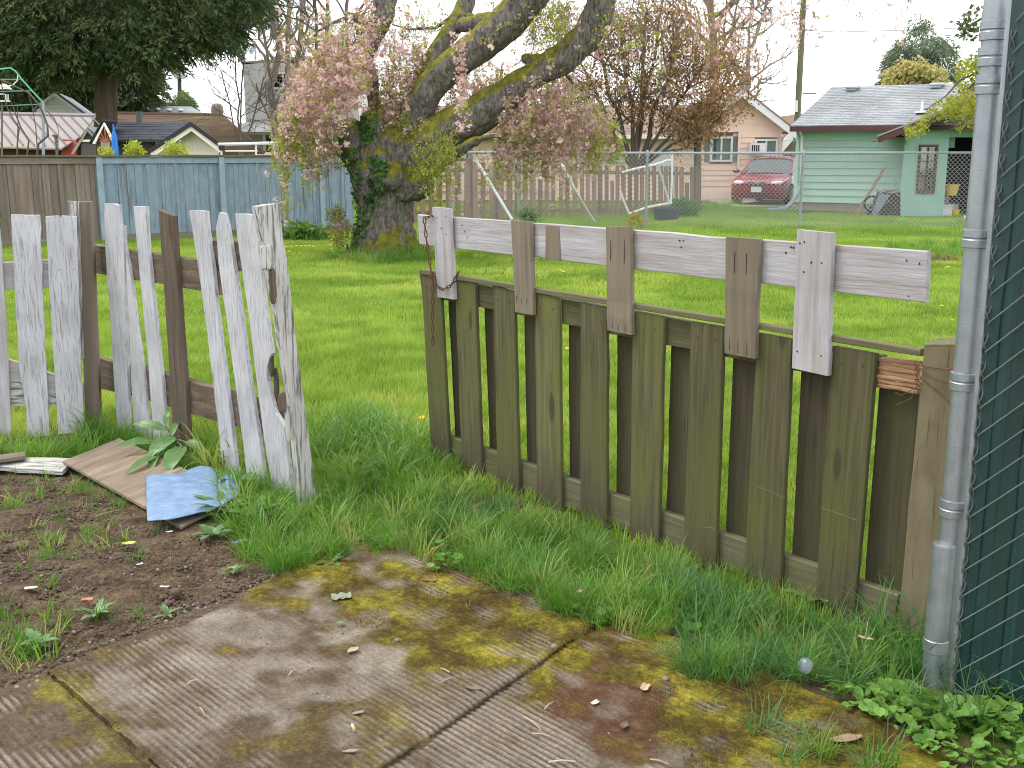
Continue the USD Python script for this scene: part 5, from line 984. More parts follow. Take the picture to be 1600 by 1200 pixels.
# ================================================================ left hand neighbours (set square to the view from the gateway)
RAD = np.array([-0.27, 0.96, 0.0])
def qd(Y): return lambda x, y: D(x, y, Y)
M_metalroof = plain('pale_metal_roofing', (0.27, 0.245, 0.245), 0.55, 0.10, 3.0); M_redw = plain('dark_red_boards', (0.10, 0.035, 0.022), 0.85, 0.3, 5); M_redp = plain('red_panel', (0.46, 0.075, 0.065), 0.7, 0.15, 5)
A = qd(27.0)
ms = thing('metal_roof_shed', 'low shed with a pale ribbed metal roof and dark red walls', 'shed', A(60, 241) * (1, 1, 0))
e0, e1, r0, r1 = D(-60, 227, 26.2), D(97, 231, 26.2), D(-60, 178, 28.2), D(149, 182, 28.2)
e1b = D(125, 213, 26.9)
part(ms, 'roof_sheet', prism([e0, e1, e1b, r1, r0], (0, 0, -0.03)), M_metalroof)
for k in range(13):
    t = (k + 0.5) / 13; a = r0 + (r1 - r0) * t; b = a + (e0 - r0) + np.array([0.55, 0, 0]); 
    lim = 1.0 if b[0] < e1[0] else max(0.25, (e1b[0] + 0.3 - a[0]) / (b[0] - a[0] + 1e-9)); lim = min(lim, 1.0)
    part(ms, 'roof_rib', tube([a + (0, 0, 0.02), a + (b - a) * lim + (0, 0, 0.02)], 0.016, 5), M_slat)
part(ms, 'ridge_cap', tube([r0 + (0, 0, 0.03), r1 + (0, 0, 0.03)], 0.05, 6), M_metalroof)
part(ms, 'eave_edge', tube([e0 + (0, 0, -0.02), e1 + (0, 0, -0.02)], 0.035, 5), M_found)
part(ms, 'wall', box((A(0, 240)[0], 26.75, 0.8), (A(96, 240)[0] - A(-100, 240)[0], 0.1, 1.9)), M_redw)
part(ms, 'red_panel', prism([D(95, 250, 26.6), D(119, 250, 26.6), D(119, 219, 26.6), D(95, 217, 26.6)], (0, 0.05, 0)), M_redp)
part(ms, 'gable_wall', box((A(130, 240)[0], 28.0, 0.9), (1.4, 2.0, 2.1)), M_redw)
A = qd(36.0)
wg = thing('white_gable_house', 'white shingled gable rising behind the metal-roof shed', 'house', A(95, 241) * (1, 1, 0))
part(wg, 'gable_wall', prism([A(57, 242), A(141, 242), A(141, 188), A(87.5, 150), A(57, 172)], RAD * 5), plain('off_white_shingle', (0.68, 0.68, 0.66), 0.85, 0.08, 2))
for k in range(5): part(wg, 'shingle_line', box(((A(64 - k, 240)[0] + A(124 + k * 3, 240)[0]) / 2, 35.99, A(90, 163 + k * 7)[2]), (A(104 + k * 7, 240)[0] - A(72 - k * 3, 240)[0], 0.012, 0.012)), M_wire)
part(wg, 'barge_board', prism([A(87.5, 146.5), A(143, 187), A(143, 191), A(87.5, 151)], (0, -0.2, 0)), M_trim)
part(wg, 'barge_board', prism([A(87.5, 146.5), A(64, 162), A(64, 166), A(87.5, 151)], (0, -0.2, 0)), M_trim)
part(wg, 'roof', cat(prism([A(87.5, 146), A(143, 186), A(143, 186) + RAD * 5, A(87.5, 146) + RAD * 5], (0, 0, 0.06)), prism([A(87.5, 146), A(50, 173), A(50, 173) + RAD * 5, A(87.5, 146) + RAD * 5], (0, 0, 0.06))), M_roofg)

# cream garden building with black shingles, a sunburst gable wing at its left
A = qd(24.6); M_cream = siding('cream_paint', (0.84, 0.78, 0.66))
cs = thing('cream_outbuilding', 'cream gabled outbuilding with black shingle roof and an orange sunburst gable', 'outbuilding', A(290, 242) * (1, 1, 0))
part(cs, 'gable_wall', prism([A(226, 262), A(342, 262), A(342, 229), A(297, 199), A(238, 240)], RAD * 3.6), M_cream)
ap = D(298, 193.5, 24.25); gl, gr_ = D(234, 236, 24.25), D(346, 229, 24.25)
part(cs, 'roof_slope', prism([ap, gl, gl + RAD * 3.9, ap + RAD * 3.9], (0, 0, 0.05)), M_roofb)
part(cs, 'roof_slope', prism([ap, gr_, gr_ + RAD * 3.9, ap + RAD * 3.9], (0, 0, 0.05)), M_roofb)
part(cs, 'barge_board', prism([ap + (0, -.03, 0.02), gr_ + (0, -.03, 0.02), gr_ + (0, -.03, -0.04), ap + (0, -.03, -0.05)], (0, 0.03, 0)), M_blk)
part(cs, 'barge_board', prism([ap + (0, -.03, 0.02), gl + (0, -.03, 0.02), gl + (0, -.03, -0.04), ap + (0, -.03, -0.05)], (0, 0.03, 0)), M_blk)
part(cs, 'barge_trim', prism([ap + (0, .01, -0.05), gr_ + (0, .01, -0.05), gr_ + (-.05, .01, -0.13), ap + (0, .01, -0.15)], (0, 0.03, 0)), M_cream)
part(cs, 'barge_trim', prism([ap + (0, .01, -0.05), gl + (0, .01, -0.05), gl + (.05, .01, -0.13), ap + (0, .01, -0.15)], (0, 0.03, 0)), M_cream)
wr0, wr1 = D(162, 194, 26.2), D(299, 193.5, 26.2); we0, we1 = D(176, 222, 24.9), D(238, 224, 24.9); we0 = D(172, 222, 24.9)
part(cs, 'wing_roof', prism([we0, D(262, 222, 24.9), wr1, wr0], (0, 0, 0.04)), M_roofb)
courses(cs, 'wing_shingles', we0 + (0, 0, 0.045), D(262, 222, 24.9) + (0, 0, 0.045), wr0 + (0, 0, 0.045), wr1 + (0, 0, 0.045), M_roofb, 7, 0.35, seed=8)
part(cs, 'wing_wall', prism([D(178, 262, 25.2), D(240, 262, 25.2), D(240, 222, 25.2), D(178, 221, 25.2)], (0, 0.1, 0)), plain('dark_wing_wall', (0.085, 0.08, 0.075), 0.9))
# small sunburst gable
s0, s1, s2 = D(149.5, 223, 24.7), D(163.5, 196, 24.7), D(177, 222, 24.7)
part(cs, 'sunburst_gable', prism([s0, s2, s1], (0, 0.06, 0)), plain('dark_orange_panel', (0.105, 0.028, 0.012), 0.8))
for k in range(7):
    a = math.radians(8 + k * 27); c = D(165, 221.5, 24.66); L = [0.16, 0.17, 0.22, 0.30, 0.22, 0.16, 0.13][k]
    part(cs, 'sunburst_ray', tube([c, c + np.array([math.cos(a), 0, math.sin(a)]) * L], [0.012, 0.016], 5), plain('orange_ray_%d' % k, (0.42, 0.15, 0.06), 0.7))
part(cs, 'gable_trim', cat(prism([s0 + (-0.06, -.05, -0.02), s1 + (0, -.05, 0.06), s1 + (0, -.05, 0.0), s0 + (0.0, -.05, -0.03)], (0, 0.08, 0)), prism([s2 + (0.05, -.05, -0.02), s1 + (0, -.05, 0.06), s1 + (0, -.05, 0.0), s2 + (-0.0, -.05, -0.03)], (0, 0.08, 0))), M_cream)
part(cs, 'gable_roof_edge', prism([s0 + (-0.13, -.06, -0.03), s1 + (-0.02, -.06, 0.10), s1 + (-0.02, 0.9, 0.10), s0 + (-0.13, 0.9, -0.03)], (0, 0, 0.03)), M_blk)
part(cs, 'sunburst_wall', prism([D(152, 262, 24.75), D(175, 262, 24.75), D(175, 223, 24.75), D(152, 223, 24.75)], (0, 0.08, 0)), plain('red_brown_wall', (0.20, 0.075, 0.045), 0.8, 0.2))
part(cs, 'wall_panel', box(D(166, 238, 24.68), (0.20, 0.04, 0.5)), M_found)
A = qd(25.6)
ps = thing('small_playhouse', 'small grey playhouse with a steep gable left of the sunburst gable', 'playhouse', A(135, 242) * (1, 1, 0))
part(ps, 'front_wall', prism([A(127, 262), A(150, 262), A(150, 222), A(127, 222)], (0, 0.8, 0)), plain('grey_brown_wall', (0.115, 0.10, 0.095), 0.8))
part(ps, 'gable_panel', prism([A(122, 219), A(150, 219), A(137, 202)], (0, 0.06, 0)), plain('dark_gable', (0.05, 0.045, 0.045), 0.8))
part(ps, 'barge_board', prism([A(112, 241), A(136.5, 203), A(136.5, 207.5), A(117, 241)], (0, -0.06, 0)), M_found); part(ps, 'barge_board', prism([A(137, 201), A(152, 216), A(152, 220), A(137, 205)], (0, -0.06, 0)), M_roofg)
part(ps, 'lintel', box(A(138, 220), (0.36, 0.08, 0.05)), M_cream)
part(ps, 'roof', cat(prism([A(137, 200), A(113, 238), A(113, 238) + (0, 1.2, 0), A(137, 200) + (0, 1.2, 0)], (0, 0, 0.03)), prism([A(137, 200), A(155, 216), A(155, 216) + (0, 1.2, 0), A(137, 200) + (0, 1.2, 0)], (0, 0, 0.03))), M_roofg)
solo('folded_parasol', revolve([(0, -0.9), (0.055, -0.9), (0.075, -0.1), (0.06, 0.22), (0.02, 0.34), (0.016, 0.46), (0, 0.46)], 10), plain('bright_blue_cloth', (0.02, 0.16, 0.56), 0.6, 0.15), 'folded bright blue parasol standing before the black shingle roof', 'parasol', smooth=40, M=mat4(None, D(179.5, 228, 24.2)))
# brown shake roof behind
A = qd(37.0)
br = thing('brown_roof_house', 'house with a mossy brown shake roof behind the cream outbuilding', 'house', A(270, 242) * (1, 1, 0))
be0, be1, b0_, b1_ = D(150, 238, 34.5), D(412, 238, 34.5), D(170, 177, 37.5), D(346, 180, 37.5)
part(br, 'roof_deck', prism([be0, be1, b1_, b0_], (0, 0.02, -0.06)), M_roofbr); courses(br, 'roof_shakes', be0, be1, b0_, b1_, M_roofbr, 30, 0.24, 0.014, seed=9)
part(br, 'ridge_cap', tube([b0_, b1_], 0.07, 6), M_roofbr); part(br, 'hip_cap', tube([b1_, be1], 0.06, 6), M_roofbr)
part(br, 'wall', box(((be0[0] + be1[0]) / 2, 36.5, 0.8), (be1[0] - be0[0] - 0.8, 3.0, 1.6)), M_peach)
part(br, 'flue_pipe', tube([D(217.5, 194, 35.8), D(217.5, 174, 35.8)], 0.10, 10), M_tray, smooth=40)
solo('turbine_vent', revolve([(0, 0.42), (0.10, 0.41), (0.19, 0.32), (0.22, 0.16), (0.18, 0.0), (0.12, -0.3), (0, -0.3)], 16), M_found, 'grey round turbine vent at the end of the brown shake roof', 'roof vent', smooth=40, M=mat4(None, D(340, 181, 38.2)))
A = qd(44.0)
sk = thing('skylight_roof_house', 'long grey roof with four white dome skylights beyond the brown roof', 'house', A(260, 242) * (1, 1, 0))
part(sk, 'roof', prism([D(205, 182, 43), D(325, 182, 43), D(300, 166.5, 46), D(205, 164.5, 46)], (0, 0, -0.1)), M_roofg); part(sk, 'wall', box(((A(205, 200)[0] + A(320, 200)[0]) / 2, 46, 1.2), (A(318, 200)[0] - A(205, 200)[0], 4, 2.4)), M_found)
for x, y in [(228, 169.5), (245.5, 170.5), (264, 171.5), (282, 172)]:
    dm = trimesh.creation.icosphere(2, 1.0); dm.apply_transform(mat4(np.diag([0.13, 0.12, 0.06]), D(x, y, 44.2))); part(sk, 'skylight', dm, M_lamp, smooth=True)
# grey two storey building
A = qd(41.0)
gb = thing('grey_building', 'tall pale grey building with a dark upper window behind the bare branches', 'building', A(440, 242) * (1, 1, 0))
M_greyw = plain('pale_grey_render', (0.47, 0.47, 0.455), 0.9, 0.06, 1.5)
ux0, ux1 = A(423, 130)[0], A(462, 130)[0]; uz0, uz1 = A(440, 139)[2], A(440, 113)[2]
gx = [A(382, 150)[0], A(560, 150)[0]]; gz = [A(440, 194)[2], A(440, 98)[2]]
for (a, b, c0, d0) in [(gx[0], ux0, gz[0], gz[1]), (ux1, gx[1], gz[0], gz[1]), (ux0, ux1, gz[0], uz0), (ux0, ux1, uz1, gz[1])]:
    part(gb, 'wall', box(((a + b) / 2, 41.2, (c0 + d0) / 2), (b - a, 0.4, d0 - c0)), M_greyw)
part(gb, 'side_wall', box(((gx[0] + gx[1]) / 2, 44, gz[1] / 2), (gx[1] - gx[0] - 0.05, 5, gz[1])), M_greyw)
part(gb, 'parapet', prism([A(378, 101), A(378, 96.5), A(470, 88), A(562, 92), A(562, 97), A(470, 93)], (0, 5.5, 0)), M_found)
window(gb, ux0, ux1, uz0, uz1, 41.02, 0.06, 1)
part(gb, 'lower_roof', prism([D(362, 206, 40), D(470, 206, 40), D(470, 190, 41), D(384, 190, 41)], (0, 0.05, -0.1)), M_roofg)
part(gb, 'lower_wall', box(((A(372, 220)[0] + A(545, 220)[0]) / 2, 41.0, 1.2), (A(545, 220)[0] - A(372, 220)[0], 0.6, 2.5)), plain('grey_lilac_wall', (0.33, 0.31, 0.30), 0.9))
window(gb, A(414, 220)[0], A(437, 220)[0], A(440, 246)[2], A(440, 207)[2], 40.66, 0.10, 0); window(gb, A(440, 220)[0], A(462, 220)[0], A(440, 246)[2], A(440, 209)[2], 40.66, 0.06, 0)
part(gb, 'pale_panel', box((A(516, 220)[0], 40.66, A(516, 225)[2]), (0.3, 0.06, 1.0)), M_cream)
dh = thing('satellite_dish', 'small grey satellite dish on the grey building roof', 'satellite dish', A(398, 92))
dsh = revolve([(0, 0.0), (0.10, 0.008), (0.18, 0.03), (0.235, 0.06), (0.235, 0.07), (0.18, 0.045), (0, 0.015)], 20); part(dh, 'reflector', dsh, M_tray, smooth=40, M=mat4(frame_from_z((-0.75, -0.6, 0.35)), A(398, 76)))
part(dh, 'mast', tube([A(399, 94), A(399, 78)], 0.02, 6), M_tray)
# white clothes-line beam and posts
A = qd(22.9)
cl_ = thing('white_pergola_beam', 'white beam on short posts showing above the blue fence', 'pergola', A(430, 242) * (1, 1, 0))
part(cl_, 'beam', tube([A(341, 225.5), A(430, 223.5), A(522, 222)], 0.035, 6), M_trim)
for x in (346, 400, 428, 466): part(cl_, 'post', tube([A(x, 262), A(x, 225)], 0.022, 6), M_trim)
part(cl_, 'dark_fitting', cat(box(A(347, 231), (0.12, 0.08, 0.10)), box(A(465, 227), (0.05, 0.05, 0.08))), M_blk)
part(cl_, 'lower_rail', tube([A(352, 236), A(402, 236)], 0.02, 6), M_cream)
# poles and wires
M_pole = wood('old_utility_pole', [(0.3, (0.10, 0.085, 0.06)), (0.7, (0.20, 0.17, 0.125))], (14, 14, 0.6), stain=(0.14, 0.14, 0.06), tone=0.02)
up = thing('utility_pole', 'tall weathered utility pole behind the green house', 'utility pole', D(1243, 241, 43) * (1, 1, 0))
pb = D(1243, 241, 43) * (1, 1, 0)
part(up, 'shaft', tube([pb, pb + (0, 0, 11)], [0.13, 0.10], 12), M_pole, smooth=40); part(up, 'conduit', tube([D(1244, 175, 42.8), D(1244, 165, 42.8), D(1244, 157, 42.8)], 0.06, 8), M_trim)
part(up, 'crossarm', box(D(1265, 146, 43), (0.5, 0.08, 0.06)), M_fresh)
up2 = thing('transformer_pole', 'distant utility pole with two grey transformer cans', 'utility pole', D(280, 200, 62) * (1, 1, 0))
pb2 = D(280, 241, 62) * (1, 1, 0)
part(up2, 'shaft', tube([pb2, D(280, 100, 62)], [0.16, 0.11], 8), M_blk)
for x in (277, 286): part(up2, 'transformer', revolve([(0, 0), (0.13, 0), (0.15, 0.04), (0.15, 0.38), (0.08, 0.44), (0, 0.44)], 10), M_wire, smooth=40, M=mat4(None, D(x, 123, 61.8)))
part(up2, 'crossarm', box(D(281, 101, 62), (1.1, 0.1, 0.08)), M_blk)
solo('power_line', tube([D(1243, 47, 43) + np.array([0, 0, 0]), D(1310, 50, 42), D(1400, 47.5, 41), D(1500, 44, 40)], 0.012, 5), M_blk, 'thin overhead power line running right from the tall utility pole', 'power line')
# bird house, green hoop frame and grey post at the far left
A = qd(23.5)
bh = thing('bird_house', 'small pale bird house on a pole at the left edge', 'bird house', A(3, 150))
part(bh, 'house_body', cat(box(A(1, 147), (0.13, 0.13, 0.02)), *[tube([A(x, 147) + (0, d_, 0), A(x, 157) + (0, d_, 0)], 0.012, 5) for x in (-4, 11) for d_ in (-0.05, 0.05)], box(A(3, 158), (0.26, 0.2, 0.03))), M_trim)
part(bh, 'roof', prism([A(-9, 139), A(13, 139), A(3, 130.5)], (0, 0.2, 0)), M_cream); part(bh, 'mounting_pole', tube([A(3, 160), A(3, 260)], 0.02, 6), M_bare)
hf = thing('green_hoop_frame', 'thin green hoop frame for vines above the grey-brown fence', 'plant frame', A(60, 240) * (1, 1, 0))
M_gw = plain('green_frame_paint', (0.10, 0.42, 0.26), 0.5)
part(hf, 'upright', tube([A(68, 262), A(67.5, 160)], 0.034, 8), plain('grey_frame_pipe', (0.25, 0.28, 0.31), 0.5), smooth=40)
part(hf, 'hoop', tube([A(67, 160), A(50, 142), A(34, 124), (A(24, 111)), A(16, 106), A(0, 108), A(-20, 112)], 0.016, 6), M_gw, smooth=50)
for (a, b) in [((50, 142), (-10, 143)), ((34, 124), (-10, 124)), ((62, 163), (-10, 166))]: part(hf, 'cross_bar', tube([A(*a), A(*b)], 0.009, 5), M_gw)
part(hf, 'yellow_hoop', tube([A(28, 116), A(27, 126), A(20, 133), A(8, 136), A(-4, 136)], 0.012, 5), M_cream)

# ================================================================ trees
M_bark = MT('cherry_bark', {'g': ('geometry', {}), 'tc': ('texture_coordinate', {}), 'sx': ('separate_xyz', {}), 'mp': ('mapping', {'scale': (5.0, 5.0, 2.2)}),
    'n': ('noise_texture', {'scale': 4.0, 'detail': 9.0, 'roughness': 0.72, 'distortion': 0.6}), 'n2': ('noise_texture', {'scale': 2.0, 'detail': 6.0, 'roughness': 0.65}), 'n3': ('noise_texture', {'scale': 9.0, 'detail': 5.0, 'roughness': 0.7}),
    'r': ('rgb_ramp', {'ramp': [(0.28, (0.024, 0.020, 0.017)), (0.42, (0.092, 0.080, 0.069)), (0.56, (0.195, 0.178, 0.158)), (0.74, (0.33, 0.33, 0.31))]}),
    'up': ('map_range', {'from_min': 0.05, 'from_max': 0.80, 'to_min': -0.26, 'to_max': 0.64}), 'mm': ('math', {'math_type': 'add'}), 'mr': ('rgb_ramp', {'ramp': [(0.46, (0, 0, 0)), (0.58, (0.95,) * 3)]}),
    'mc': ('rgb_ramp', {'ramp': [(0.3, (0.070, 0.072, 0.010)), (0.5, (0.170, 0.165, 0.018)), (0.7, (0.30, 0.27, 0.04))]}), 'x': ('mix', {}), 'bu': ('bump', {'strength': 0.9, 'distance': 0.05}),
    'p': ('principled_bsdf', {'roughness': 0.92, 'specular_ior_level': 0.2})},
    [('g.normal', 'sx.vector'), ('sx.z', 'up.value'), ('tc.object', 'mp.vector'), ('mp.vector', 'n.vector'), ('tc.object', 'n2.vector'), ('tc.object', 'n3.vector'), ('n.fac', 'r.fac'), ('n2.fac', 'mm.value1'), ('up.result', 'mm.value2'), ('mm.value', 'mr.fac'),
     ('n3.fac', 'mc.fac'), ('mr.color', 'x.fac'), ('r.color', 'x.color1'), ('mc.color', 'x.color2'), ('x.color', 'p.base_color'), ('n.fac', 'bu.height'), ('bu.normal', 'p.normal')])
M_twig = plain('grey_twigs', (0.16, 0.125, 0.10), 0.9, 0.3, 3); M_twigd = plain('dark_twigs', (0.10, 0.078, 0.060), 0.9, 0.3, 3)
CY, CPX = 16.8, 16.8 / 1700.0
def T(x, y, dy=0.0): return D(x, y, CY + dy)
def organic(hulls, length=0.05, seed=0, amp=0.035, freq=3.2, fine=0.014, smooth_n=8):
    """hulls: lists of (px, py, radius in view px, dy); each list becomes one convex piece, all are joined and roughened."""
    ms = []
    for h in hulls:
        pts = []
        for (x, y, r, *dy) in h:
            s = trimesh.creation.icosphere(2, r * CPX); pts.append(s.vertices + T(x, y, dy[0] if dy else 0))
        ms.append(m3.Manifold.hull_points(np.vstack(pts)))
    m = m3.Manifold.batch_boolean(ms, m3.OpType.Add).refine_to_length(length)
    q_ = m.to_mesh(); t = trimesh.Trimesh(q_.vert_properties[:, :3], q_.tri_verts, process=True)
    trimesh.smoothing.filter_taubin(t, iterations=smooth_n)
    v = t.vertices; nrm = t.vertex_normals
    d_ = amp * 2 * (meshkit.fbm(v * freq, 4, seed) - 0.5) + fine * 2 * (meshkit.fbm(v * np.array([14, 14, 6.0]), 3, seed + 5) - 0.5)
    t.vertices = v + nrm * d_[:, None]; return t
cherry = thing('weeping_cherry', 'old weeping cherry with a gnarled burled trunk, mossy limbs and hanging pink blossom', 'tree', G(595, 402))
trunk = organic([[(596, 406, 52), (600, 360, 43)], [(600, 360, 43), (603, 315, 41)], [(603, 318, 41), (600, 270, 50)], [(600, 275, 50), (596, 240, 50)], [(596, 245, 50), (588, 222, 36)], [(548, 204, 20, -.25), (549, 235, 22, -.25), (561, 268, 17, -.15)], [(551, 232, 20, -.1), (585, 262, 34)],
    [(579, 190, 17, -.3), (582, 212, 21, -.25)], [(582, 208, 18, -.15), (595, 240, 40)], [(628, 287, 26, -.25), (654, 290, 22, -.2)], [(664, 288, 14, -.2), (640, 276, 22, -.2)], [(612, 278, 20, -.42), (600, 268, 24, -.3)], [(596, 278, 14, -.5), (600, 270, 20, -.3)], [(566, 270, 15, -.4), (572, 300, 14, -.35)], [(612, 228, 30, -.2), (640, 240, 30, -.1)], [(563, 405, 18, -.2), (585, 345, 22, -.15)], [(640, 406, 17, -.15), (618, 345, 24, -.1)], [(600, 414, 20, -.45), (600, 360, 26, -.2)], [(620, 412, 14, -.45), (612, 350, 20, -.2)], [(578, 410, 14, -.42), (588, 350, 20, -.2)]], 0.04, 3, 0.085, 3.6, 0.034, 5)
part(cherry, 'trunk', trunk, M_bark, smooth=True)
limbs = {'limb': [[(622, 250, 36), (642, 212, 30)], [(642, 212, 29), (652, 172, 24, -.05)], [(652, 172, 24, -.05), (674, 134, 22, -.15)], [(674, 134, 22, -.15), (706, 102, 23, -.3)], [(706, 102, 23, -.3), (752, 70, 25, -.45)], [(752, 70, 25, -.45), (792, 36, 26, -.6)], [(792, 36, 26, -.6), (832, -12, 25, -.8)], [(832, -12, 25, -.8), (872, -90, 23, -1.0)]],
    'limb_001': [[(655, 140, 17, .1), (672, 100, 15, .2)], [(672, 100, 15, .2), (700, 58, 14, .3)], [(700, 58, 14, .3), (722, 22, 14, .4)], [(722, 22, 14, .4), (748, -50, 12, .6)], [(722, 40, 10, .2), (768, 30, 12, -.3)]],
    'limb_002': [[(625, 255, 39), (682, 216, 34, -.15)], [(682, 216, 34, -.15), (736, 185, 30, -.3)], [(736, 185, 30, -.3), (790, 150, 24, -.45)], [(790, 150, 24, -.45), (836, 116, 19, -.55)], [(836, 116, 19, -.55), (880, 92, 22, -.65)], [(880, 92, 22, -.65), (916, 58, 22, -.75)], [(916, 58, 22, -.75), (936, 22, 22, -.9)], [(936, 22, 22, -.9), (952, -60, 19, -1.2)], [(862, 100, 13, -.6), (822, 92, 8, -.5), (848, 98, 11, -.6)]],
    'limb_003': [[(664, 268, 12, -.3), (704, 246, 10, -.5)], [(704, 246, 10, -.5), (735, 225, 8, -.7)], [(735, 225, 8, -.7), (752, 216, 5, -.8)]],
    'limb_004': [[(590, 200, 12, .3), (581, 130, 9, .4)], [(581, 130, 9, .4), (577, 92, 8, .4)], [(577, 92, 8, .4), (588, 52, 13, .4)], [(588, 52, 13, .4), (600, 16, 18, .4)], [(600, 16, 18, .4), (608, -50, 18, .4)], [(586, 48, 10, .4), (562, 30, 8, .3)], [(562, 30, 8, .3), (544, 24, 5, .2)]]}
for k, h in enumerate(limbs.values()): part(cherry, 'limb', organic(h, 0.04, 20 + k, 0.032, 3.4, 0.022, 5), M_bark, smooth=True)
def limb_tube(pts, r, dy=0.0):
    P = np.array([T(x, y, dy) for x, y in pts]); part(cherry, 'branch', tube(P, np.linspace(r[0], r[1], len(P)) * CPX, 7), M_bark, smooth=60)
limb_tube([(546, 26), (520, 36), (498, 48), (482, 66), (470, 90)], (3.2, 1.2)); limb_tube([(556, 40), (560, 56), (550, 72), (536, 84)], (3, 1.5), .2); limb_tube([(740, 25), (712, 22), (695, 34), (680, 44), (650, 44)], (4, 2), .3); limb_tube([(680, 44), (640, 46), (612, 38)], (2, 1), .3)
limb_tube([(752, 216), (775, 212), (800, 220), (824, 236)], (4, 1.5), -.8); limb_tube([(560, 262), (520, 232), (495, 228), (470, 222)], (4.5, 2.5), .5); limb_tube([(560, 250), (548, 240), (520, 240), (508, 205), (500, 180)], (7, 4), .8); limb_tube([(870, 100), (900, 135), (930, 150), (955, 185)], (3, 1), -.5)
# flowers and leaves on hanging twigs
def petal_cluster(seed, n=7, rad=0.045, fr=0.015):
    r = np.random.default_rng(seed); V, F = [], []
    for i in range(n):
        c = r.normal(0, rad * 0.5, 3); d_ = c / (np.linalg.norm(c) + 1e-6) + r.normal(0, 0.5, 3) + (0, 0, -0.3); R = frame_from_z(d_); a0 = r.uniform(0, 6.28)
        for k in range(5):
            a = a0 + k * 2 * np.pi / 5; s = fr * r.uniform(0.8, 1.25); o = len(V)
            loc = np.array([(0, 0, 0), (s * math.cos(a - 0.5), s * math.sin(a - 0.5), s * 0.45), (1.35 * s * math.cos(a), 1.35 * s * math.sin(a), s * 0.4), (s * math.cos(a + 0.5), s * math.sin(a + 0.5), s * 0.45)])
            V += list(c + loc @ R.T); F += [[o, o + 1, o + 2], [o, o + 2, o + 3]]
    return trimesh.Trimesh(np.array(V), F, process=False)
def leaf_cluster(seed, n=8, L=0.04, W=0.012, spread=0.05, droop=-0.4):
    r = np.random.default_rng(seed); V, F = [], []
    for i in range(n):
        c = r.normal(0, spread * 0.5, 3); d_ = r.normal(0, 1, 3) + (0, 0, droop); d_ /= np.linalg.norm(d_); s = np.cross(d_, r.normal(0, 1, 3)); s /= np.linalg.norm(s); l = L * r.uniform(0.6, 1.3); w = W * r.uniform(0.7, 1.3); up = np.cross(s, d_)
        o = len(V); V += [c, c + d_ * l * 0.45 + s * w + up * w * 0.3, c + d_ * l, c + d_ * l * 0.45 - s * w + up * w * 0.3]; F += [[o, o + 1, o + 2], [o, o + 2, o + 3]]
    return trimesh.Trimesh(np.array(V), F, process=False)
L_pink = leaf('pale_pink_petals', (0.58, 0.385, 0.42), (0.76, 0.60, 0.62), 0.30, 0.6, c=(0.56, 0.30, 0.37)); L_mauve = leaf('faded_mauve_petals', (0.40, 0.265, 0.265), (0.55, 0.42, 0.40), 0.30, 0.7, c=(0.46, 0.24, 0.32))
L_fresh = leaf('fresh_spring_leaves', (0.20, 0.27, 0.035), (0.40, 0.45, 0.07), 0.40, 0.5); L_oliv = leaf('young_olive_leaves', (0.20, 0.19, 0.055), (0.33, 0.30, 0.085), 0.35, 0.6)
def in_px(poly, n, r):
    P = Polygon(poly); b = P.bounds; out = []
    pp = prepared.prep(P)
    while len(out) < n:
        q_ = r.uniform((b[0], b[1]), (b[2], b[3]))
        if pp.contains(Point(q_)): out.append(q_)
    return np.array(out)
cl_pos, cl_kind, tw_lines, tw_w = [], [], [], []
def strands(poly, n, length, dep, mix, step=0.05, seed=0, keep=0.9, sway=0.05, lean_=0.0, w=0.005, wide=0.035):
    """n hanging twigs that start inside the outline; mix: chances of pink, mauve, fresh leaf, olive leaf."""
    r = np.random.default_rng(seed); mix = np.cumsum(np.array(mix) / sum(mix))
    for (x, y) in in_px(poly, n, r):
        o = T(x, y, r.uniform(*dep)); L = r.uniform(*length); k = max(2, int(L / step)); t = np.linspace(0, 1, k); ph = r.uniform(0, 6.28)
        dx, dy_ = r.normal(0, sway), r.normal(0, sway)
        p = o + np.stack([dx * t + 0.02 * np.sin(ph + 5 * t) + lean_ * L * t * t, dy_ * t + 0.02 * np.cos(ph + 4 * t), -L * t], 1)
        tw_lines.append(p); tw_w.append(np.linspace(w, w * 0.5, k))
        b = r.random()                            # a twig is mostly of one kind
        for q_ in p:
            if r.random() < keep:
                u = b if r.random() < 0.62 else r.random(); cl_kind.append(int(np.searchsorted(mix, u))); cl_pos.append(q_ + r.normal(0, wide, 3))
strands([(465, 95), (520, 60), (580, 65), (588, 112), (545, 135), (528, 190), (500, 205), (455, 195), (448, 150)], 330, (0.12, 0.50), (-1.3, 0.5), (5.0, 3.2, 1.3, 1.6), seed=1, wide=0.05)
strands([(430, 165), (470, 130), (470, 215), (432, 225)], 75, (0.2, 0.5), (-1.0, 0.3), (2.0, 0.8, 3, 2.5), seed=2)
strands([(425, 215), (530, 205), (530, 238), (425, 238)], 60, (0.15, 0.45), (-1.0, 0.2), (1.4, 0.6, 3, 2.2), seed=3)
strands([(432, 235), (445, 235), (445, 250), (432, 250)], 5, (0.7, 1.0), (-1.0, -.5), (1.2, 0.5, 3, 2), seed=4); strands([(472, 238), (500, 238), (502, 250), (472, 250)], 8, (0.3, 0.6), (-1.0, -.5), (1.6, 0.5, 2, 2), seed=5)
strands([(500, 0), (590, 0), (590, 60), (500, 70)], 60, (0.2, 0.6), (-.8, 0.6), (3, 2, 1, 1.5), keep=0.40, seed=6)
strands([(430, 0), (600, 0), (600, 70), (480, 115), (440, 70)], 80, (0.2, 0.7), (-1.2, 0.6), (1.6, 2.2, 1.0, 2.2), keep=0.32, seed=23, wide=0.05)
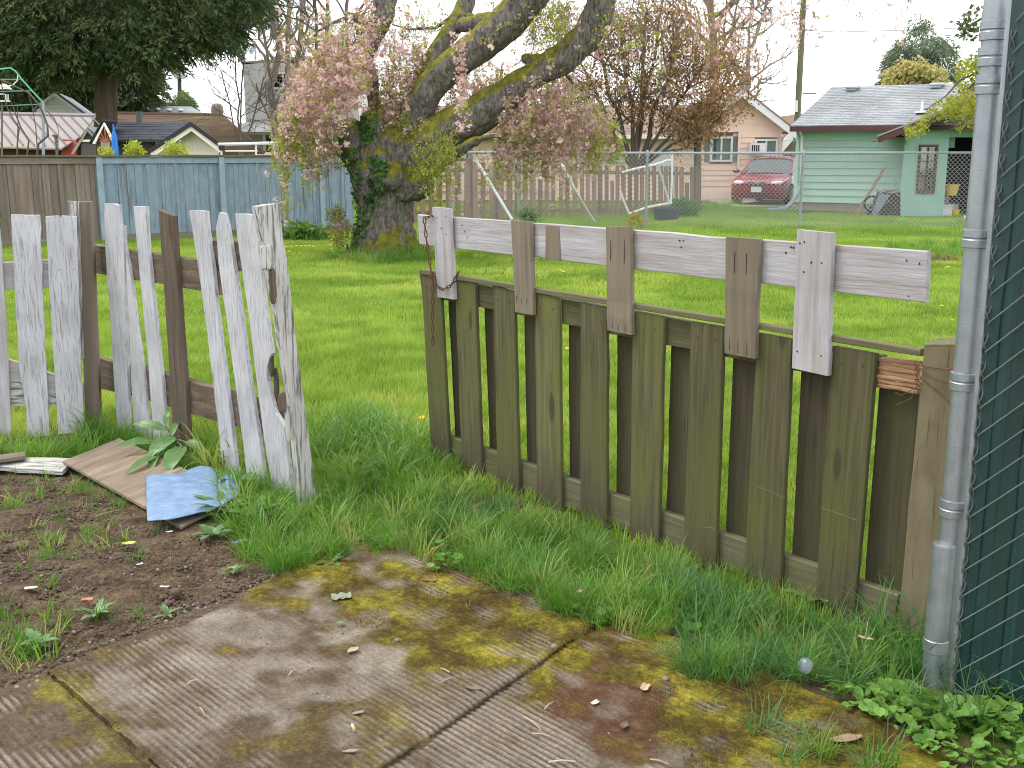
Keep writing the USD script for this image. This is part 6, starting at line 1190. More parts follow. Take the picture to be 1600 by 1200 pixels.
strands([(600, 55), (665, 62), (680, 100), (655, 165), (600, 150)], 120, (0.15, 0.6), (-.2, 1.0), (3.5, 3.5, 2, 2), seed=7, wide=0.05)
strands([(600, 0), (700, 0), (690, 50), (610, 60)], 50, (0.2, 0.5), (-.6, 0.8), (1, 1, 1.5, 2), keep=0.35, seed=8)
strands([(690, 110), (800, 90), (830, 100), (770, 165), (700, 185), (670, 170)], 110, (0.2, 0.6), (0.2, 1.3), (2, 4, 1.4, 2.4), seed=9, wide=0.05)
strands([(800, 125), (880, 110), (930, 150), (945, 195), (880, 215), (800, 215), (775, 175)], 240, (0.2, 0.6), (-1.2, 0.6), (2.6, 4.6, 1.5, 2.0), seed=10, wide=0.05)
strands([(770, 200), (930, 205), (930, 240), (770, 238)], 60, (0.2, 0.7), (-1.0, 0.4), (2.2, 2.2, 2.0, 2.2), keep=0.75, seed=11)
strands([(900, 150), (955, 165), (975, 215), (920, 225)], 45, (0.2, 0.5), (-1.0, 0.2), (0.6, 0.5, 4, 3), seed=12)
strands([(650, 185), (705, 190), (720, 240), (700, 275), (655, 270), (640, 220)], 58, (0.2, 0.55), (-1.3, -.5), (0.15, 0.1, 6, 2), seed=13, keep=0.75)
strands([(580, 150), (640, 140), (640, 200), (590, 200)], 60, (0.15, 0.45), (-.6, 0.5), (1.4, 1, 3, 2.5), keep=0.8, seed=14)
strands([(690, 40), (712, 40), (740, 60), (712, 70)], 4, (0.6, 0.95), (-1.4, -.9), (6, 1, 0.5, 0.3), keep=0.7, seed=15); strands([(716, 160), (733, 160), (733, 178), (716, 178)], 5, (0.15, 0.3), (-1.4, -1.), (8, 0.5, 0.2, 0.2), seed=16)
strands([(830, -20), (900, -20), (900, 50), (830, 40)], 60, (0.2, 0.7), (-1.0, 0.6), (0.3, 0.5, 3.5, 3), keep=0.55, seed=17)
strands([(760, -20), (1000, -20), (1000, 60), (760, 30)], 60, (0.3, 1.0), (-2.5, 0.3), (0.3, 0.4, 1.6, 2.5), keep=0.16, seed=18, w=0.006)
strands([(950, -30), (1130, -30), (1120, 60), (950, 80)], 90, (0.4, 1.1), (-2.5, 0.0), (0.2, 0.5, 0.6, 1.5), keep=0.10, seed=19, w=0.006)
strands([(1130, -30), (1300, -30), (1290, 30), (1130, 50)], 60, (0.2, 0.8), (-2.5, 0.0), (1.2, 3, 0.4, 0.8), keep=0.16, seed=20, lean_=0.25)
strands([(1300, -40), (1430, -40), (1430, 0), (1300, 0)], 10, (0.4, 1.2), (-2.5, -1.0), (2, 2, 0.4, 0.5), keep=0.12, seed=21, lean_=-0.15)
strands([(660, 230), (720, 230), (880, 245), (900, 280), (700, 300)], 18, (0.2, 0.6), (-1.5, -.3), (1, 0.6, 3, 2.5), keep=0.7, seed=22)
cl_pos, cl_kind = np.array(cl_pos), np.array(cl_kind); r_ = np.random.default_rng(5)
for nm, k, mk_, mt in (('pink_blossom', 0, petal_cluster, L_pink), ('mauve_blossom', 1, petal_cluster, L_mauve), ('fresh_leaves', 2, leaf_cluster, L_fresh), ('olive_leaves', 3, leaf_cluster, L_oliv)):
    p = cl_pos[cl_kind == k]; n = len(p)
    scatter(cherry, nm, [(mk_(s + 10 * k), mt, False) for s in range(4)], p, np.einsum('nij,njk->nik', rz(r_.uniform(0, 6.28, n)), rx(r_.normal(0, 0.5, n))), r_.uniform(0.7, 1.35, n), r_.integers(0, 4, n))
curves(cherry, 'hanging_twigs', tw_lines, tw_w, M_twig, kind='stuff')
# ivy on its trunk
def ivy_leaf(seed):
    r = np.random.default_rng(seed); a = np.array([-2.4, -1.5, -0.8, -0.35, 0, 0.35, 0.8, 1.5, 2.4]); rad = np.array([0.5, 0.62, 0.95, 0.6, 1.25, 0.6, 0.95, 0.62, 0.5]) * 0.042
    v = np.vstack([[0, 0, 0.012], np.stack([rad * np.sin(a), rad * np.cos(a), -0.10 * rad + r.normal(0, 0.003, 9)], 1)]); return trimesh.Trimesh(v, [[0, i + 1, i] for i in range(1, 9)], process=False)
L_ivy = leaf('ivy_leaves', (0.018, 0.055, 0.016), (0.060, 0.145, 0.028), 0.15, 0.38, c=(0.12, 0.22, 0.05))
ivy = thing('ivy', 'dark green ivy climbing the left side of the cherry trunk', 'ivy', G(560, 400))
ro, rdn = [], []
for poly, n in (([(556, 176), (588, 178), (584, 206), (572, 230), (566, 215)], 80), ([(536, 232), (562, 226), (568, 262), (564, 300), (556, 322), (550, 290)], 70), ([(578, 246), (606, 250), (604, 292), (590, 320), (572, 350), (554, 366), (552, 340), (580, 290)], 150), ([(545, 290), (562, 310), (576, 340), (568, 372), (554, 400), (545, 396), (550, 350)], 110), ([(530, 200), (536, 200), (542, 260), (536, 250)], 24)):
    for (x, y) in in_px(poly, n, r_): ro.append(_O); rdn.append(ray(x, y))
loc, ir, it = trimesh.ray.ray_triangle.RayMeshIntersector(trunk).intersects_location(np.array(ro), np.array(rdn), multiple_hits=False)
nn = trunk.face_normals[it]; p = loc + nn * r_.uniform(0.01, 0.06, (len(loc), 1)); R = []
for q_ in nn:
    z = q_ + r_.normal(0, 0.35, 3); z /= np.linalg.norm(z); y = np.array([r_.normal(0, 0.4), 0, -1.0]); y -= z * (y @ z); y /= np.linalg.norm(y); R.append(np.stack([np.cross(y, z), y, z], 1))
scatter(ivy, 'ivy_leaves', [(ivy_leaf(s), L_ivy, False) for s in range(3)], p, R, r_.uniform(0.7, 1.4, len(p)), r_.integers(0, 3, len(p)))
sp_ = np.array([(562, 400), (565, 350), (566, 300), (562, 250), (574, 200)]); sl, sr_, st_ = trimesh.ray.ray_triangle.RayMeshIntersector(trunk).intersects_location(np.repeat(_O[None], 5, 0), np.array([ray(x, y) for x, y in sp_]), multiple_hits=False)
sl = sl[np.argsort(sl[:, 2])]; part(ivy, 'stem', tube(sl + trunk.face_normals[st_][np.argsort(sl[:, 2])] * 0.0, 0.012, 6), M_bark)

# ---------------------------------------------------------------- branching trees
def grow(base, d0, length, rad, depth, r, lines, widths, tips, bend=0.25, split=(2, 4), shrink=0.68, up=0.15, spread=0.6, k=5):
    p = [np.asarray(base, float)]; d_ = np.asarray(d0, float) / np.linalg.norm(d0)
    for i in range(k):
        d_ = d_ + r.normal(0, bend / k * 1.6, 3) + (0, 0, up / k); d_ /= np.linalg.norm(d_); p.append(p[-1] + d_ * length / k)
    p = np.array(p); lines.append(p); widths.append(2 * np.linspace(rad, rad * 0.62, len(p)))
    if depth == 0: tips.append(p[-1]); tips.append(p[-2]); return
    for j in range(r.integers(*split)):
        t = r.integers(2, k + 1); a = r.normal(0, spread, 3); nd = d_ + a; grow(p[t], nd, length * shrink * r.uniform(0.75, 1.2), rad * 0.60, depth - 1, r, lines, widths, tips, bend, split, shrink, up, spread, k)
def bare_tree(name, label, stems, seed, mat, cat='tree', depth=4, twig=0.006, **k):
    r = np.random.default_rng(seed); t = thing(name, label, cat, stems[0][0] * (1, 1, 0)); tips = []; ls, ws = [], []
    for (b, top_, rad) in stems:
        d_ = top_ - b; L = np.linalg.norm(d_); P = np.array([b + d_ * s + r.normal(0, 0.012 * L, 3) * (0 < s < 1) for s in np.linspace(0, 1, 6)])
        part(t, 'stem', tube(P, np.linspace(rad, rad * 0.6, 6), 8), mat, smooth=60)
        for j in range(k.get('nb', 7)):
            s = r.uniform(0.25, 1.0); q_ = b + d_ * s; a = r.normal(0, 1, 3) * (1, 1, 0.3); a /= np.linalg.norm(a)
            grow(q_, d_ / L * k.get('follow', 0.7) + a * 0.8, L * k.get('bl', 0.36) * r.uniform(0.7, 1.2), rad * 0.42, depth - 1, r, ls, ws, tips, bend=0.5, up=k.get('up', 0.3), spread=k.get('spread', 0.55))
    ws = [np.maximum(w, twig) for w in ws]
    curves(t, 'branches', ls, ws, mat, kind='stuff'); return t, np.array(tips)
B = lambda x, y, Y: D(x, y, Y)
Y0 = 38.0
bare_tree('bare_tree', 'tall bare grey tree with several upright trunks above the grey building', [(B(432, 245, Y0), B(424, -40, Y0), 0.15), (B(445, 245, Y0), B(450, -40, Y0), 0.11), (B(455, 245, Y0 + .5), B(478, -40, Y0), 0.12), (B(440, 245, Y0), B(402, -30, Y0), 0.07)], 3, plain('grey_bark', (0.32, 0.28, 0.23), 0.9, 0.2, 2), depth=4, twig=0.010, nb=8, bl=0.2)
bare_tree('bare_tree', 'bare branching tree between the grey building and the blossom', [(B(505, 245, 36), B(512, -40, 36), 0.09), (B(520, 245, 36), B(548, -40, 36), 0.08), (B(515, 245, 36), B(485, -30, 36), 0.07)], 4, M_twig, depth=4, twig=0.009, nb=8, bl=0.22)
bare_tree('bare_bush', 'bare arching bush in front of the grey building', [(B(376, 245, 33), B(368, 95, 33), 0.032), (B(374, 245, 33), B(380, 60, 33), 0.03), (B(378, 245, 33), B(412, 120, 33), 0.03), (B(374, 245, 33), B(345, 110, 33), 0.025), (B(440, 245, 33), B(400, 130, 33), 0.035), (B(442, 245, 33), B(420, 105, 33), 0.035)], 5, M_twig, 'bush', depth=3, twig=0.009, nb=6, bl=0.35, up=0.0, spread=0.8)
bare_tree('tall_tree', 'tall straight bare trunk rising behind the brown-leaved tree', [(B(1116, 245, 44), B(1112, -60, 44), 0.20)], 6, plain('brown_bark', (0.19, 0.135, 0.095), 0.9, 0.2, 2), depth=4, twig=0.02, nb=12, bl=0.28)
bare_tree('forked_tree', 'slender bare forked tree right of the tall trunk', [(B(1158, 245, 42), B(1170, 70, 42), 0.12), (B(1168, 90, 42), B(1210, -30, 42), 0.07), (B(1166, 100, 42), B(1180, -30, 42), 0.06)], 8, plain('pale_bark', (0.22, 0.19, 0.15), 0.9, 0.2, 2), depth=4, twig=0.018, nb=8, bl=0.3)
# brown-leaved tree
L_brown = leaf('copper_young_leaves', (0.26, 0.155, 0.075), (0.44, 0.29, 0.155), 0.35, 0.6, c=(0.44, 0.19, 0.08)); L_brown2 = leaf('dark_bronze_leaves', (0.125, 0.088, 0.052), (0.27, 0.185, 0.105), 0.3, 0.6)
Yb = 29.5
stems = [(B(990, 262, Yb), B(930, 60, Yb), 0.06), (B(990, 262, Yb), B(970, 30, Yb + .4), 0.06), (B(994, 262, Yb), B(1010, 20, Yb), 0.06), (B(998, 262, Yb), B(1060, 40, Yb), 0.07), (B(998, 262, Yb), B(1090, 110, Yb - .3), 0.05), (B(1000, 262, Yb), B(1130, 180, Yb - .4), 0.045), (B(985, 262, Yb), B(900, 120, Yb), 0.04), (B(992, 262, Yb), B(1040, -30, Yb + .5), 0.05), (B(985, 262, Yb), B(880, 40, Yb + .5), 0.04), (B(1000, 262, Yb), B(1145, 120, Yb), 0.045)]
bt, tips = bare_tree('copper_tree', 'spreading multi-stemmed tree with sparse coppery brown young leaves', stems, 11, M_twigd, depth=3, twig=0.010, nb=8, bl=0.26, up=0.05, spread=0.8)
r_ = np.random.default_rng(17)
pp = np.repeat(tips, 3, 0) + r_.normal(0, 0.11, (len(tips) * 3, 3))
pp = pp[(meshkit.fbm(pp * 1.1, 3, 4) > 0.40)]
if len(pp) > 9000: pp = pp[r_.permutation(len(pp))[:9000]]
q_ = in_px([(1040, 95), (1100, 80), (1155, 95), (1165, 150), (1130, 205), (1060, 222), (1010, 200)], 1500, r_); ex = np.array([D(x, y, Yb + r_.uniform(-1.0, 0.5)) for x, y in q_]); ex = ex[(np.abs(np.sin(ex[:, 2] * 6.5 + 1.2 * meshkit.noise(ex * 1.3, 3))) > 0.62) & (meshkit.fbm(ex * 1.6, 3, 14) > 0.43)]; pp = np.vstack([pp, ex])
q_ = in_px([(890, 30), (1000, 10), (1120, 10), (1150, 60), (1040, 110), (930, 120)], 500, r_); ex = np.array([D(x, y, Yb + r_.uniform(-1.2, 1.0)) for x, y in q_]); pp = np.vstack([pp, ex[meshkit.fbm(ex * 1.2, 3, 8) > 0.47]])
n = len(pp); low = (proj(pp)[:, 0] > 1050).astype(int)
scatter(bt, 'copper_leaves', [(leaf_cluster(60 + s, 8, 0.075, 0.020, 0.18, -0.1), [L_brown2, L_brown2, L_brown, L_brown][s], False) for s in range(4)], pp, rz(r_.uniform(0, 6.28, n)), r_.uniform(0.7, 1.4, n), np.clip(r_.integers(0, 3, n) + low, 0, 3))
# ---------------------------------------------------------------- evergreens
def spray(seed, L=0.62, n=46, droop=0.75, w=0.03, l=0.13):
    r = np.random.default_rng(seed); V, F = [], []
    for i in range(n):
        t = r.uniform(0.02, 1) ** 0.8; side = r.choice([-1, 1]) * (1 - t * 0.75) * 0.24 * r.uniform(0.1, 1)
        c = np.array([t * L * 0.72, side, -droop * L * t * t * 0.8 - abs(side) * 0.5 + r.normal(0, 0.02)])
        d_ = np.array([0.55 + r.normal(0, 0.25), np.sign(side) * 0.35 + r.normal(0, 0.3), -0.75 * droop + r.normal(0, 0.25)]); d_ /= np.linalg.norm(d_); s = np.cross(d_, r.normal(0, 1, 3)); s /= np.linalg.norm(s)
        ll, ww = l * r.uniform(0.6, 1.3), w * r.uniform(0.6, 1.2); o = len(V); V += [c, c + d_ * ll * 0.5 + s * ww * 0.5, c + d_ * ll, c + d_ * ll * 0.5 - s * ww * 0.5]; F += [[o, o + 1, o + 2], [o, o + 2, o + 3]]
    return trimesh.Trimesh(np.array(V), F, process=False)
L_cedar = leaf('cedar_foliage', (0.022, 0.048, 0.016), (0.085, 0.125, 0.040), 0.2, 0.6, c=(0.16, 0.175, 0.070)); L_fir = leaf('blue_green_conifer', (0.07, 0.11, 0.07), (0.16, 0.21, 0.135), 0.2, 0.6); L_dark = leaf('dark_hedge_foliage', (0.028, 0.052, 0.018), (0.10, 0.135, 0.048), 0.2, 0.6)
def evergreen(name, label, poly, Yr, n, mat, axis_px, seed, scale=(0.7, 1.4), gap=0.36, freq=0.9, trunk=None, cat='tree', proto=None, bias=0.0):
    r = np.random.default_rng(seed); Yc = (Yr[0] + Yr[1]) / 2; ax = D(axis_px, 241, Yc) * (1, 1, 0); t = thing(name, label, cat, ax)
    q_ = in_px(poly, int(n * 1.6), r); P = np.array([D(x, y, r.uniform(*Yr)) for x, y in q_]); P = P[meshkit.fbm(P * freq, 3, seed) > gap][:n]
    out = P - ax; out[:, 2] = 0; a = np.arctan2(out[:, 1], out[:, 0]) + r.normal(0, 0.7, len(P))
    R = np.einsum('nij,njk->nik', rz(a), rx(r.normal(0, 0.35, len(P))))
    scatter(t, 'foliage', [(m_, mat, False) for m_ in (proto or [spray(seed * 10 + s) for s in range(4)])], P, R, r.uniform(*scale, len(P)), r.integers(0, 4, len(P)))
    if trunk: part(t, 'trunk', trunk[0], trunk[1], smooth=60)
    return t, P, ax
Yc_ = 33.5
M_cbark = wood('cedar_bark', [(0.25, (0.055, 0.036, 0.025)), (0.5, (0.125, 0.085, 0.062)), (0.75, (0.20, 0.15, 0.115))], (9, 9, 0.5), stain=(0.09, 0.07, 0.04), tone=0.02, bump=0.9)
ct = tube([D(166, 262, Yc_), D(166, 195, Yc_), D(165, 150, Yc_), D(168, 100, Yc_), D(170, 0, Yc_), D(172, -160, Yc_)], [0.50, 0.34, 0.31, 0.30, 0.27, 0.2], 16)
ct.vertices += (np.stack([0.05 * (meshkit.fbm(ct.vertices * (6, 6, 0.6), 3, 2) - 0.5)] * 3, 1)) * (1, 1, 0)
tc_, cp, cax = evergreen('cedar_tree', 'large dark cedar with drooping branches and a thick fibrous trunk at the upper left', [(-70, -90), (430, -90), (402, 0), (372, 20), (358, 52), (345, 72), (330, 62), (312, 58), (300, 75), (275, 70), (262, 92), (240, 98), (228, 72), (212, 80), (200, 118), (185, 90), (150, 98), (118, 122), (60, 92), (-70, 110)], (30.8, 36.2), 5200, L_cedar, 168, 31, (0.8, 1.6), 0.33, 0.8, (ct, M_cbark))
r_ = np.random.default_rng(3)
for k in range(16):
    q_ = cp[r_.integers(len(cp))]; z0_ = q_[2] + 0.6; a = np.array([cax[0], cax[1], z0_ + r_.uniform(-.2, 0.5)]); m_ = (a + q_) / 2 + (0, 0, 0.25); part(tc_, 'bough', tube([a, m_, q_], [0.07, 0.05, 0.025], 6), M_cbark, smooth=60)
tw_ = []
for k in range(60):
    q_ = D(r_.uniform(300, 372), r_.uniform(0, 40), r_.uniform(31.5, 34)); L_ = r_.uniform(0.5, 1.2); tw_.append(q_ + np.stack([0.1 * np.sin(np.linspace(0, 2, 5) + k), np.zeros(5), -L_ * np.linspace(0, 1, 5)], 1))
curves(tc_, 'hanging_twigs', tw_, [0.018] * len(tw_), M_twigd, kind='stuff')
evergreen('dark_conifer', 'dense dark conifer behind the cedar trunk at the left edge', [(-70, 40), (80, 50), (130, 80), (150, 120), (148, 172), (118, 168), (88, 142), (55, 172), (-70, 172)], (44, 47), 1500, L_dark, 40, 32, (1.2, 2.2), 0.33, 0.5)
evergreen('dark_conifer', 'dark conifer filling in between the cedar trunk and the brown roof', [(180, 60), (222, 80), (232, 110), (222, 150), (212, 166), (180, 172)], (44, 46.5), 520, L_dark, 200, 33, (1.1, 2.0), 0.33, 0.5)
evergreen('fir_tree', 'blue-green conifer with a ragged top behind the green house', [(1441, 16), (1452, 26), (1462, 46), (1476, 66), (1486, 90), (1490, 118), (1396, 118), (1398, 94), (1412, 62), (1424, 44), (1432, 26)], (60, 63), 430, L_fir, 1442, 34, (1.2, 2.3), 0.44, 0.6, (tube([D(1442, 241, 62), D(1442, 60, 62)], [0.3, 0.08], 8), M_cbark))
for k, (x0, x1, y0, lb) in enumerate([(232, 241, 148, 'small pointed cypress left of the others beyond the skylight roof'), (245, 254, 152, 'small rounded cypress, second from the left beyond the skylight roof'), (259, 267, 156, 'smallest distant cypress beyond the skylight roof'), (276, 285, 138, 'tall ivy-green column under the transformer pole'), (284, 300, 149, 'broad green column right of the transformer pole')]):
    evergreen('cypress_tree', lb, [((x0 + x1) / 2, y0 - 2), (x1, y0 + 10), (x1 + 1, 175), (x0 - 1, 175), (x0, y0 + 10)], (58, 59), 120, L_dark if k < 3 else leaf('ivy_green_%d' % k, (0.06, 0.10, 0.025), (0.13, 0.19, 0.05)), (x0 + x1) / 2, 40 + k, (0.7, 1.3), 0.2)
# leafy shrubs
L_yel = leaf('yellow_green_leaves', (0.17, 0.22, 0.028), (0.32, 0.35, 0.05), 0.4, 0.5, c=(0.40, 0.31, 0.05)); L_yel2 = leaf('dull_yellow_shrub', (0.30, 0.28, 0.11), (0.46, 0.42, 0.19), 0.3, 0.7)
def shrub(name, label, poly, Yr, n, mat, seed, size=1.0, cat='shrub', gap=0.3, freq=2.0, leafL=0.09, leafW=0.03, stems=()):
    pr_ = [leaf_cluster(seed * 7 + s, 10, leafL, leafW, leafL * 1.6, -0.1) for s in range(4)]
    cx = np.mean([p_[0] for p_ in poly])
    t, P, ax = evergreen(name, label, poly, Yr, n, mat, cx, seed, (0.7 * size, 1.3 * size), gap, freq, cat=cat, proto=pr_)
    for s_ in stems: part(t, 'branch', tube([D(x, y, (Yr[0] + Yr[1]) / 2) for x, y in s_], np.linspace(0.035, 0.008, len(s_)), 6), M_twigd, smooth=60)
    return t
shrub('yellow_shrub', 'dull yellow-green shrub behind the green house roof', [(1384, 138), (1386, 112), (1410, 100), (1440, 104), (1468, 112), (1472, 138)], (54, 56), 420, L_yel2, 51, 2.4, freq=0.5)
yb_ = shrub('yellow_leaved_tree', 'yellow-green leafy branches hanging before the green shed roof', [(1414, 208), (1440, 186), (1452, 172), (1476, 160), (1492, 148), (1492, 118), (1498, 98), (1540, 84), (1600, 80), (1600, 200), (1540, 204), (1515, 196), (1490, 208), (1470, 200), (1445, 206), (1425, 214)], (21.5, 23.5), 620, L_yel, 52, 1.0, 'tree', 0.47, 2.4, 0.062, 0.024,
    stems=[[(1600, 60), (1540, 110), (1490, 165), (1450, 190), (1416, 210)], [(1610, 90), (1560, 150), (1510, 190), (1480, 205)], [(1600, 70), (1545, 105), (1500, 125), (1478, 150), (1446, 172)], [(1620, 300), (1612, 160), (1590, 60)]])
shrub('dark_leaf_sprig', 'few dark leaves hanging at the top right corner beside the steel post', [(1508, 20), (1522, 8), (1560, 0), (1600, -10), (1600, 30), (1575, 25), (1530, 40), (1514, 60), (1506, 48)], (9.0, 10.0), 26, L_dark, 53, 0.55, 'tree', 0.40, 3.0, stems=[[(1640, -10), (1570, 8), (1515, 40)]])
for k, (poly, Y1, lb) in enumerate([([(198, 243), (200, 229), (208, 224), (218, 228), (221, 243)], 22.0, 'bright green shrub top left of the cream wall'), ([(258, 243), (262, 230), (275, 224), (290, 231), (293, 243)], 22.0, 'bright green shrub top before the cream gable wall'), ([(160, 243), (163, 234), (172, 236), (174, 243)], 22.0, 'small green shrub top below the sunburst gable')]):
    shrub('green_shrub', lb, poly, (Y1, Y1 + 0.5), 70 if k < 2 else 24, L_fresh, 60 + k, 0.9, leafL=0.06, leafW=0.022)
# bare grapevine at the left edge
gv = thing('grapevine', 'bare brown grapevine stems rising above the grey-brown fence', 'vine', D(40, 245, 22.0) * (1, 1, 0))
for pts, r0 in [([(27, 262), (27, 225), (30, 200), (20, 185), (10, 165), (2, 130)], .016), ([(40, 262), (45, 220), (33, 200), (25, 180), (18, 160)], .018), ([(56, 262), (60, 225), (75, 212), (74, 195), (62, 165), (45, 145), (0, 124), (-20, 110)], .024), ([(60, 262), (58, 230), (56, 200), (50, 165), (42, 140)], .012), ([(28, 262), (27, 230), (28, 190), (27, 165)], .012), ([(72, 172), (85, 185), (92, 205), (88, 225)], .010)]:
    part(gv, 'stem', tube([D(x, y, 22.0) for x, y in pts], np.linspace(r0, r0 * 0.6, len(pts)), 6), M_twigd, smooth=60)
part(gv, 'old_trunk', organic([[(89, 250, 3.2), (89, 225, 3.2)], [(89, 225, 3.2), (87, 206, 3.6)], [(87, 207, 3), (81, 206, 2)]], 0.03, 5, 0.01, 5, 0.005).apply_translation(D(89, 230, 22.0) - T(89, 230)), M_bark, smooth=True)
# weeds and shrub beside the trunk and along the fences
shrub('young_shrub', 'small reddish-green shrub standing left of the cherry trunk', [(512, 362), (514, 330), (530, 324), (542, 335), (546, 380), (530, 385)], (16.2, 16.7), 90, leaf('reddish_green_leaves', (0.12, 0.15, 0.03), (0.24, 0.25, 0.05), c=(0.34, 0.14, 0.06)), 71, 0.8, leafL=0.05, leafW=0.015)
shrub('weed_clump', 'dark green weeds at the foot of the blue fence', [(440, 378), (445, 362), (465, 358), (500, 362), (510, 376), (500, 384), (450, 384)], (19.6, 20.0), 90, leaf('weed_green', (0.05, 0.12, 0.02), (0.11, 0.22, 0.04)), 72, 1.0, 'weeds', leafL=0.10, leafW=0.035)
shrub('weed_clump', 'green weeds in the corner of the brown picket fence by the dark tub', [(1048, 336), (1052, 322), (1066, 318), (1080, 326), (1084, 336)], (26.5, 27.0), 70, leaf('weed_green_2', (0.04, 0.11, 0.025), (0.09, 0.19, 0.05)), 73, 1.2, 'weeds')
shrub('weed_clump', 'grey-green weeds at the foot of the left brace pipe', [(812, 345), (818, 330), (832, 328), (838, 346)], (21.5, 21.9), 40, leaf('weed_green_3', (0.10, 0.16, 0.08), (0.17, 0.25, 0.12)), 74, 0.9, 'weeds')

# ================================================================ grass, weeds and litter
L_lawn = leaf('lawn_blades', (0.135, 0.238, 0.024), (0.290, 0.420, 0.070), 0.40, 0.45, posvar=0.9, c=(0.38, 0.46, 0.10))
L_lawnf = leaf('far_lawn_blades', (0.140, 0.250, 0.035), (0.270, 0.400, 0.080), 0.40, 0.5, posvar=1.1)
L_long = leaf('long_grass_blades', (0.055, 0.155, 0.018), (0.155, 0.310, 0.040), 0.34, 0.36, c=(0.30, 0.34, 0.10)); L_long2 = leaf('blue_green_grass', (0.042, 0.130, 0.036), (0.110, 0.245, 0.070), 0.28, 0.38)
def blades(seed, n, ext, h, w, lean=0.35, curl=0.5, seg=2, disc=False, flop=0.0):
    r = np.random.default_rng(seed); a = r.uniform(0, 2 * np.pi, n)
    if disc:
        rr = ext * np.sqrt(r.uniform(0, 1, n)); b = r.uniform(0, 2 * np.pi, n); base = np.stack([rr * np.cos(b), rr * np.sin(b), np.zeros(n)], 1); a = np.where(r.random(n) < 0.7, b + r.normal(0, 0.7, n), a)
    else: base = np.stack([r.uniform(-ext / 2, ext / 2, n), r.uniform(-ext / 2, ext / 2, n), np.zeros(n)], 1)
    H_ = r.uniform(*h, n); W_ = w * r.uniform(0.7, 1.3, n); l0 = np.abs(r.normal(0, lean, n)); cu = r.uniform(0.2, 1, n) * curl
    tw = a + np.pi / 2 + r.normal(0, 0.5, n); side = np.stack([np.cos(tw), np.sin(tw), np.zeros(n)], 1); fwd = np.stack([np.cos(a), np.sin(a), np.zeros(n)], 1)
    V = []; p = base.copy(); 
    for k in range(seg + 1):
        t = k / seg; ww = W_ * (1 - t ** 1.6) * 0.5
        if k == seg: V.append(p)
        else: V += [p - side * ww[:, None], p + side * ww[:, None]]
        ang = l0 + cu * (t * 1.6 + 0.15) * (1 + flop * t); p = p + (fwd * np.sin(ang)[:, None] + np.array([0, 0, 1.0]) * np.cos(ang)[:, None]) * (H_ / seg)[:, None]
    V = np.stack(V, 1); m = V.shape[1]; F = []
    for k in range(seg - 1): F += [[2 * k, 2 * k + 1, 2 * k + 3], [2 * k, 2 * k + 3, 2 * k + 2]]
    F += [[2 * seg - 2, 2 * seg - 1, 2 * seg]]; F = (np.array(F)[None] + (np.arange(n) * m)[:, None, None]).reshape(-1, 3)
    return trimesh.Trimesh(V.reshape(-1, 3), F, process=False)
r_ = np.random.default_rng(101)
GN = gB - gA; GN = np.array([GN[1], -GN[0]]) / np.hypot(*GN[:2])           # points to the viewer's side of the gate
def seen(x, y, mx=480):
    q_ = proj(np.stack([x, y, np.zeros_like(x)], 1)); return (q_[:, 0] > -mx) & (q_[:, 0] < 1600 + mx) & (q_[:, 1] < 1290) & (q_[:, 1] > 236)
def spread(y0, y1, st):
    ys_ = np.arange(y0, y1, st); X_, Y_ = np.meshgrid(np.arange(-14, 18, st), ys_); x, y = X_.ravel() + r_.uniform(-.5, .5, X_.size) * st, Y_.ravel() + r_.uniform(-.5, .5, X_.size) * st
    k = seen(x, y); return x[k], y[k]
def beyond(x, y):                                    # lawn side of the gate and the white fence
    px_ = proj(np.stack([x, y, np.zeros_like(x)], 1))
    line = np.interp(px_[:, 0], [-600, 0, 150, 478, 560, 640, 690, 760, 1440, 2200], [720, 690, 655, 782, 760, 735, 722, 758, 1020, 1310])
    return px_[:, 1] < line
def tilt(n, s): return np.einsum('nij,njk->nik', rz(r_.uniform(0, 6.28, n)), rx(r_.normal(0, s, n)))
x, y = spread(2.6, 10.0, 0.20); k = beyond(x, y); x, y = x[k], y[k]
hs = 0.62 + 0.75 * meshkit.fbm(p3(x, y, 0.9), 3, 12)
P = np.stack([x, y, zg(x, y) - 0.004], 1); n = len(P)
scatter(None, 'lawn_grass', [(blades(200 + s, 620, 0.34, (0.035, 0.085), 0.0042, 0.35, 0.55), L_lawn, False) for s in range(6)], P, tilt(n, 0.06), np.stack([np.ones(n), np.ones(n), hs], 1) * r_.uniform(0.9, 1.2, n)[:, None], r_.integers(0, 6, n))
tag('/World/lawn_grass', 'bright green mown lawn grass beyond the gate', 'grass')
x, y = spread(10.0, 20.0, 0.42); x, y = x, y; P = np.stack([x, y, zg(x, y) - 0.004], 1); n = len(P); hs = 0.6 + 0.8 * meshkit.fbm(p3(x, y, 0.6), 3, 13)
scatter(None, 'middle_lawn_grass', [(blades(220 + s, 900, 0.72, (0.04, 0.09), 0.0085, 0.4, 0.5), L_lawn, False) for s in range(5)], P, tilt(n, 0.05), np.stack([np.ones(n), np.ones(n), hs], 1), r_.integers(0, 5, n))
tag('/World/middle_lawn_grass', 'bright green mown grass in the middle of the lawn', 'grass')
x, y = spread(20.0, 34.0, 0.8); k = ~((y > 29.2) & (x > 7.0)) ; x, y = x[k], y[k]; P = np.stack([x, y, zg(x, y) - 0.004], 1); n = len(P)
scatter(None, 'far_lawn_grass', [(blades(240 + s, 900, 1.3, (0.045, 0.09), 0.016, 0.4, 0.5), L_lawnf, False) for s in range(4)], P, tilt(n, 0.04), r_.uniform(0.8, 1.2, n), r_.integers(0, 4, n))
tag('/World/far_lawn_grass', 'smooth green lawn beyond the chain-link fence', 'grass')
def gpoly(poly): return [tuple(G(*p)[:2]) for p in poly]
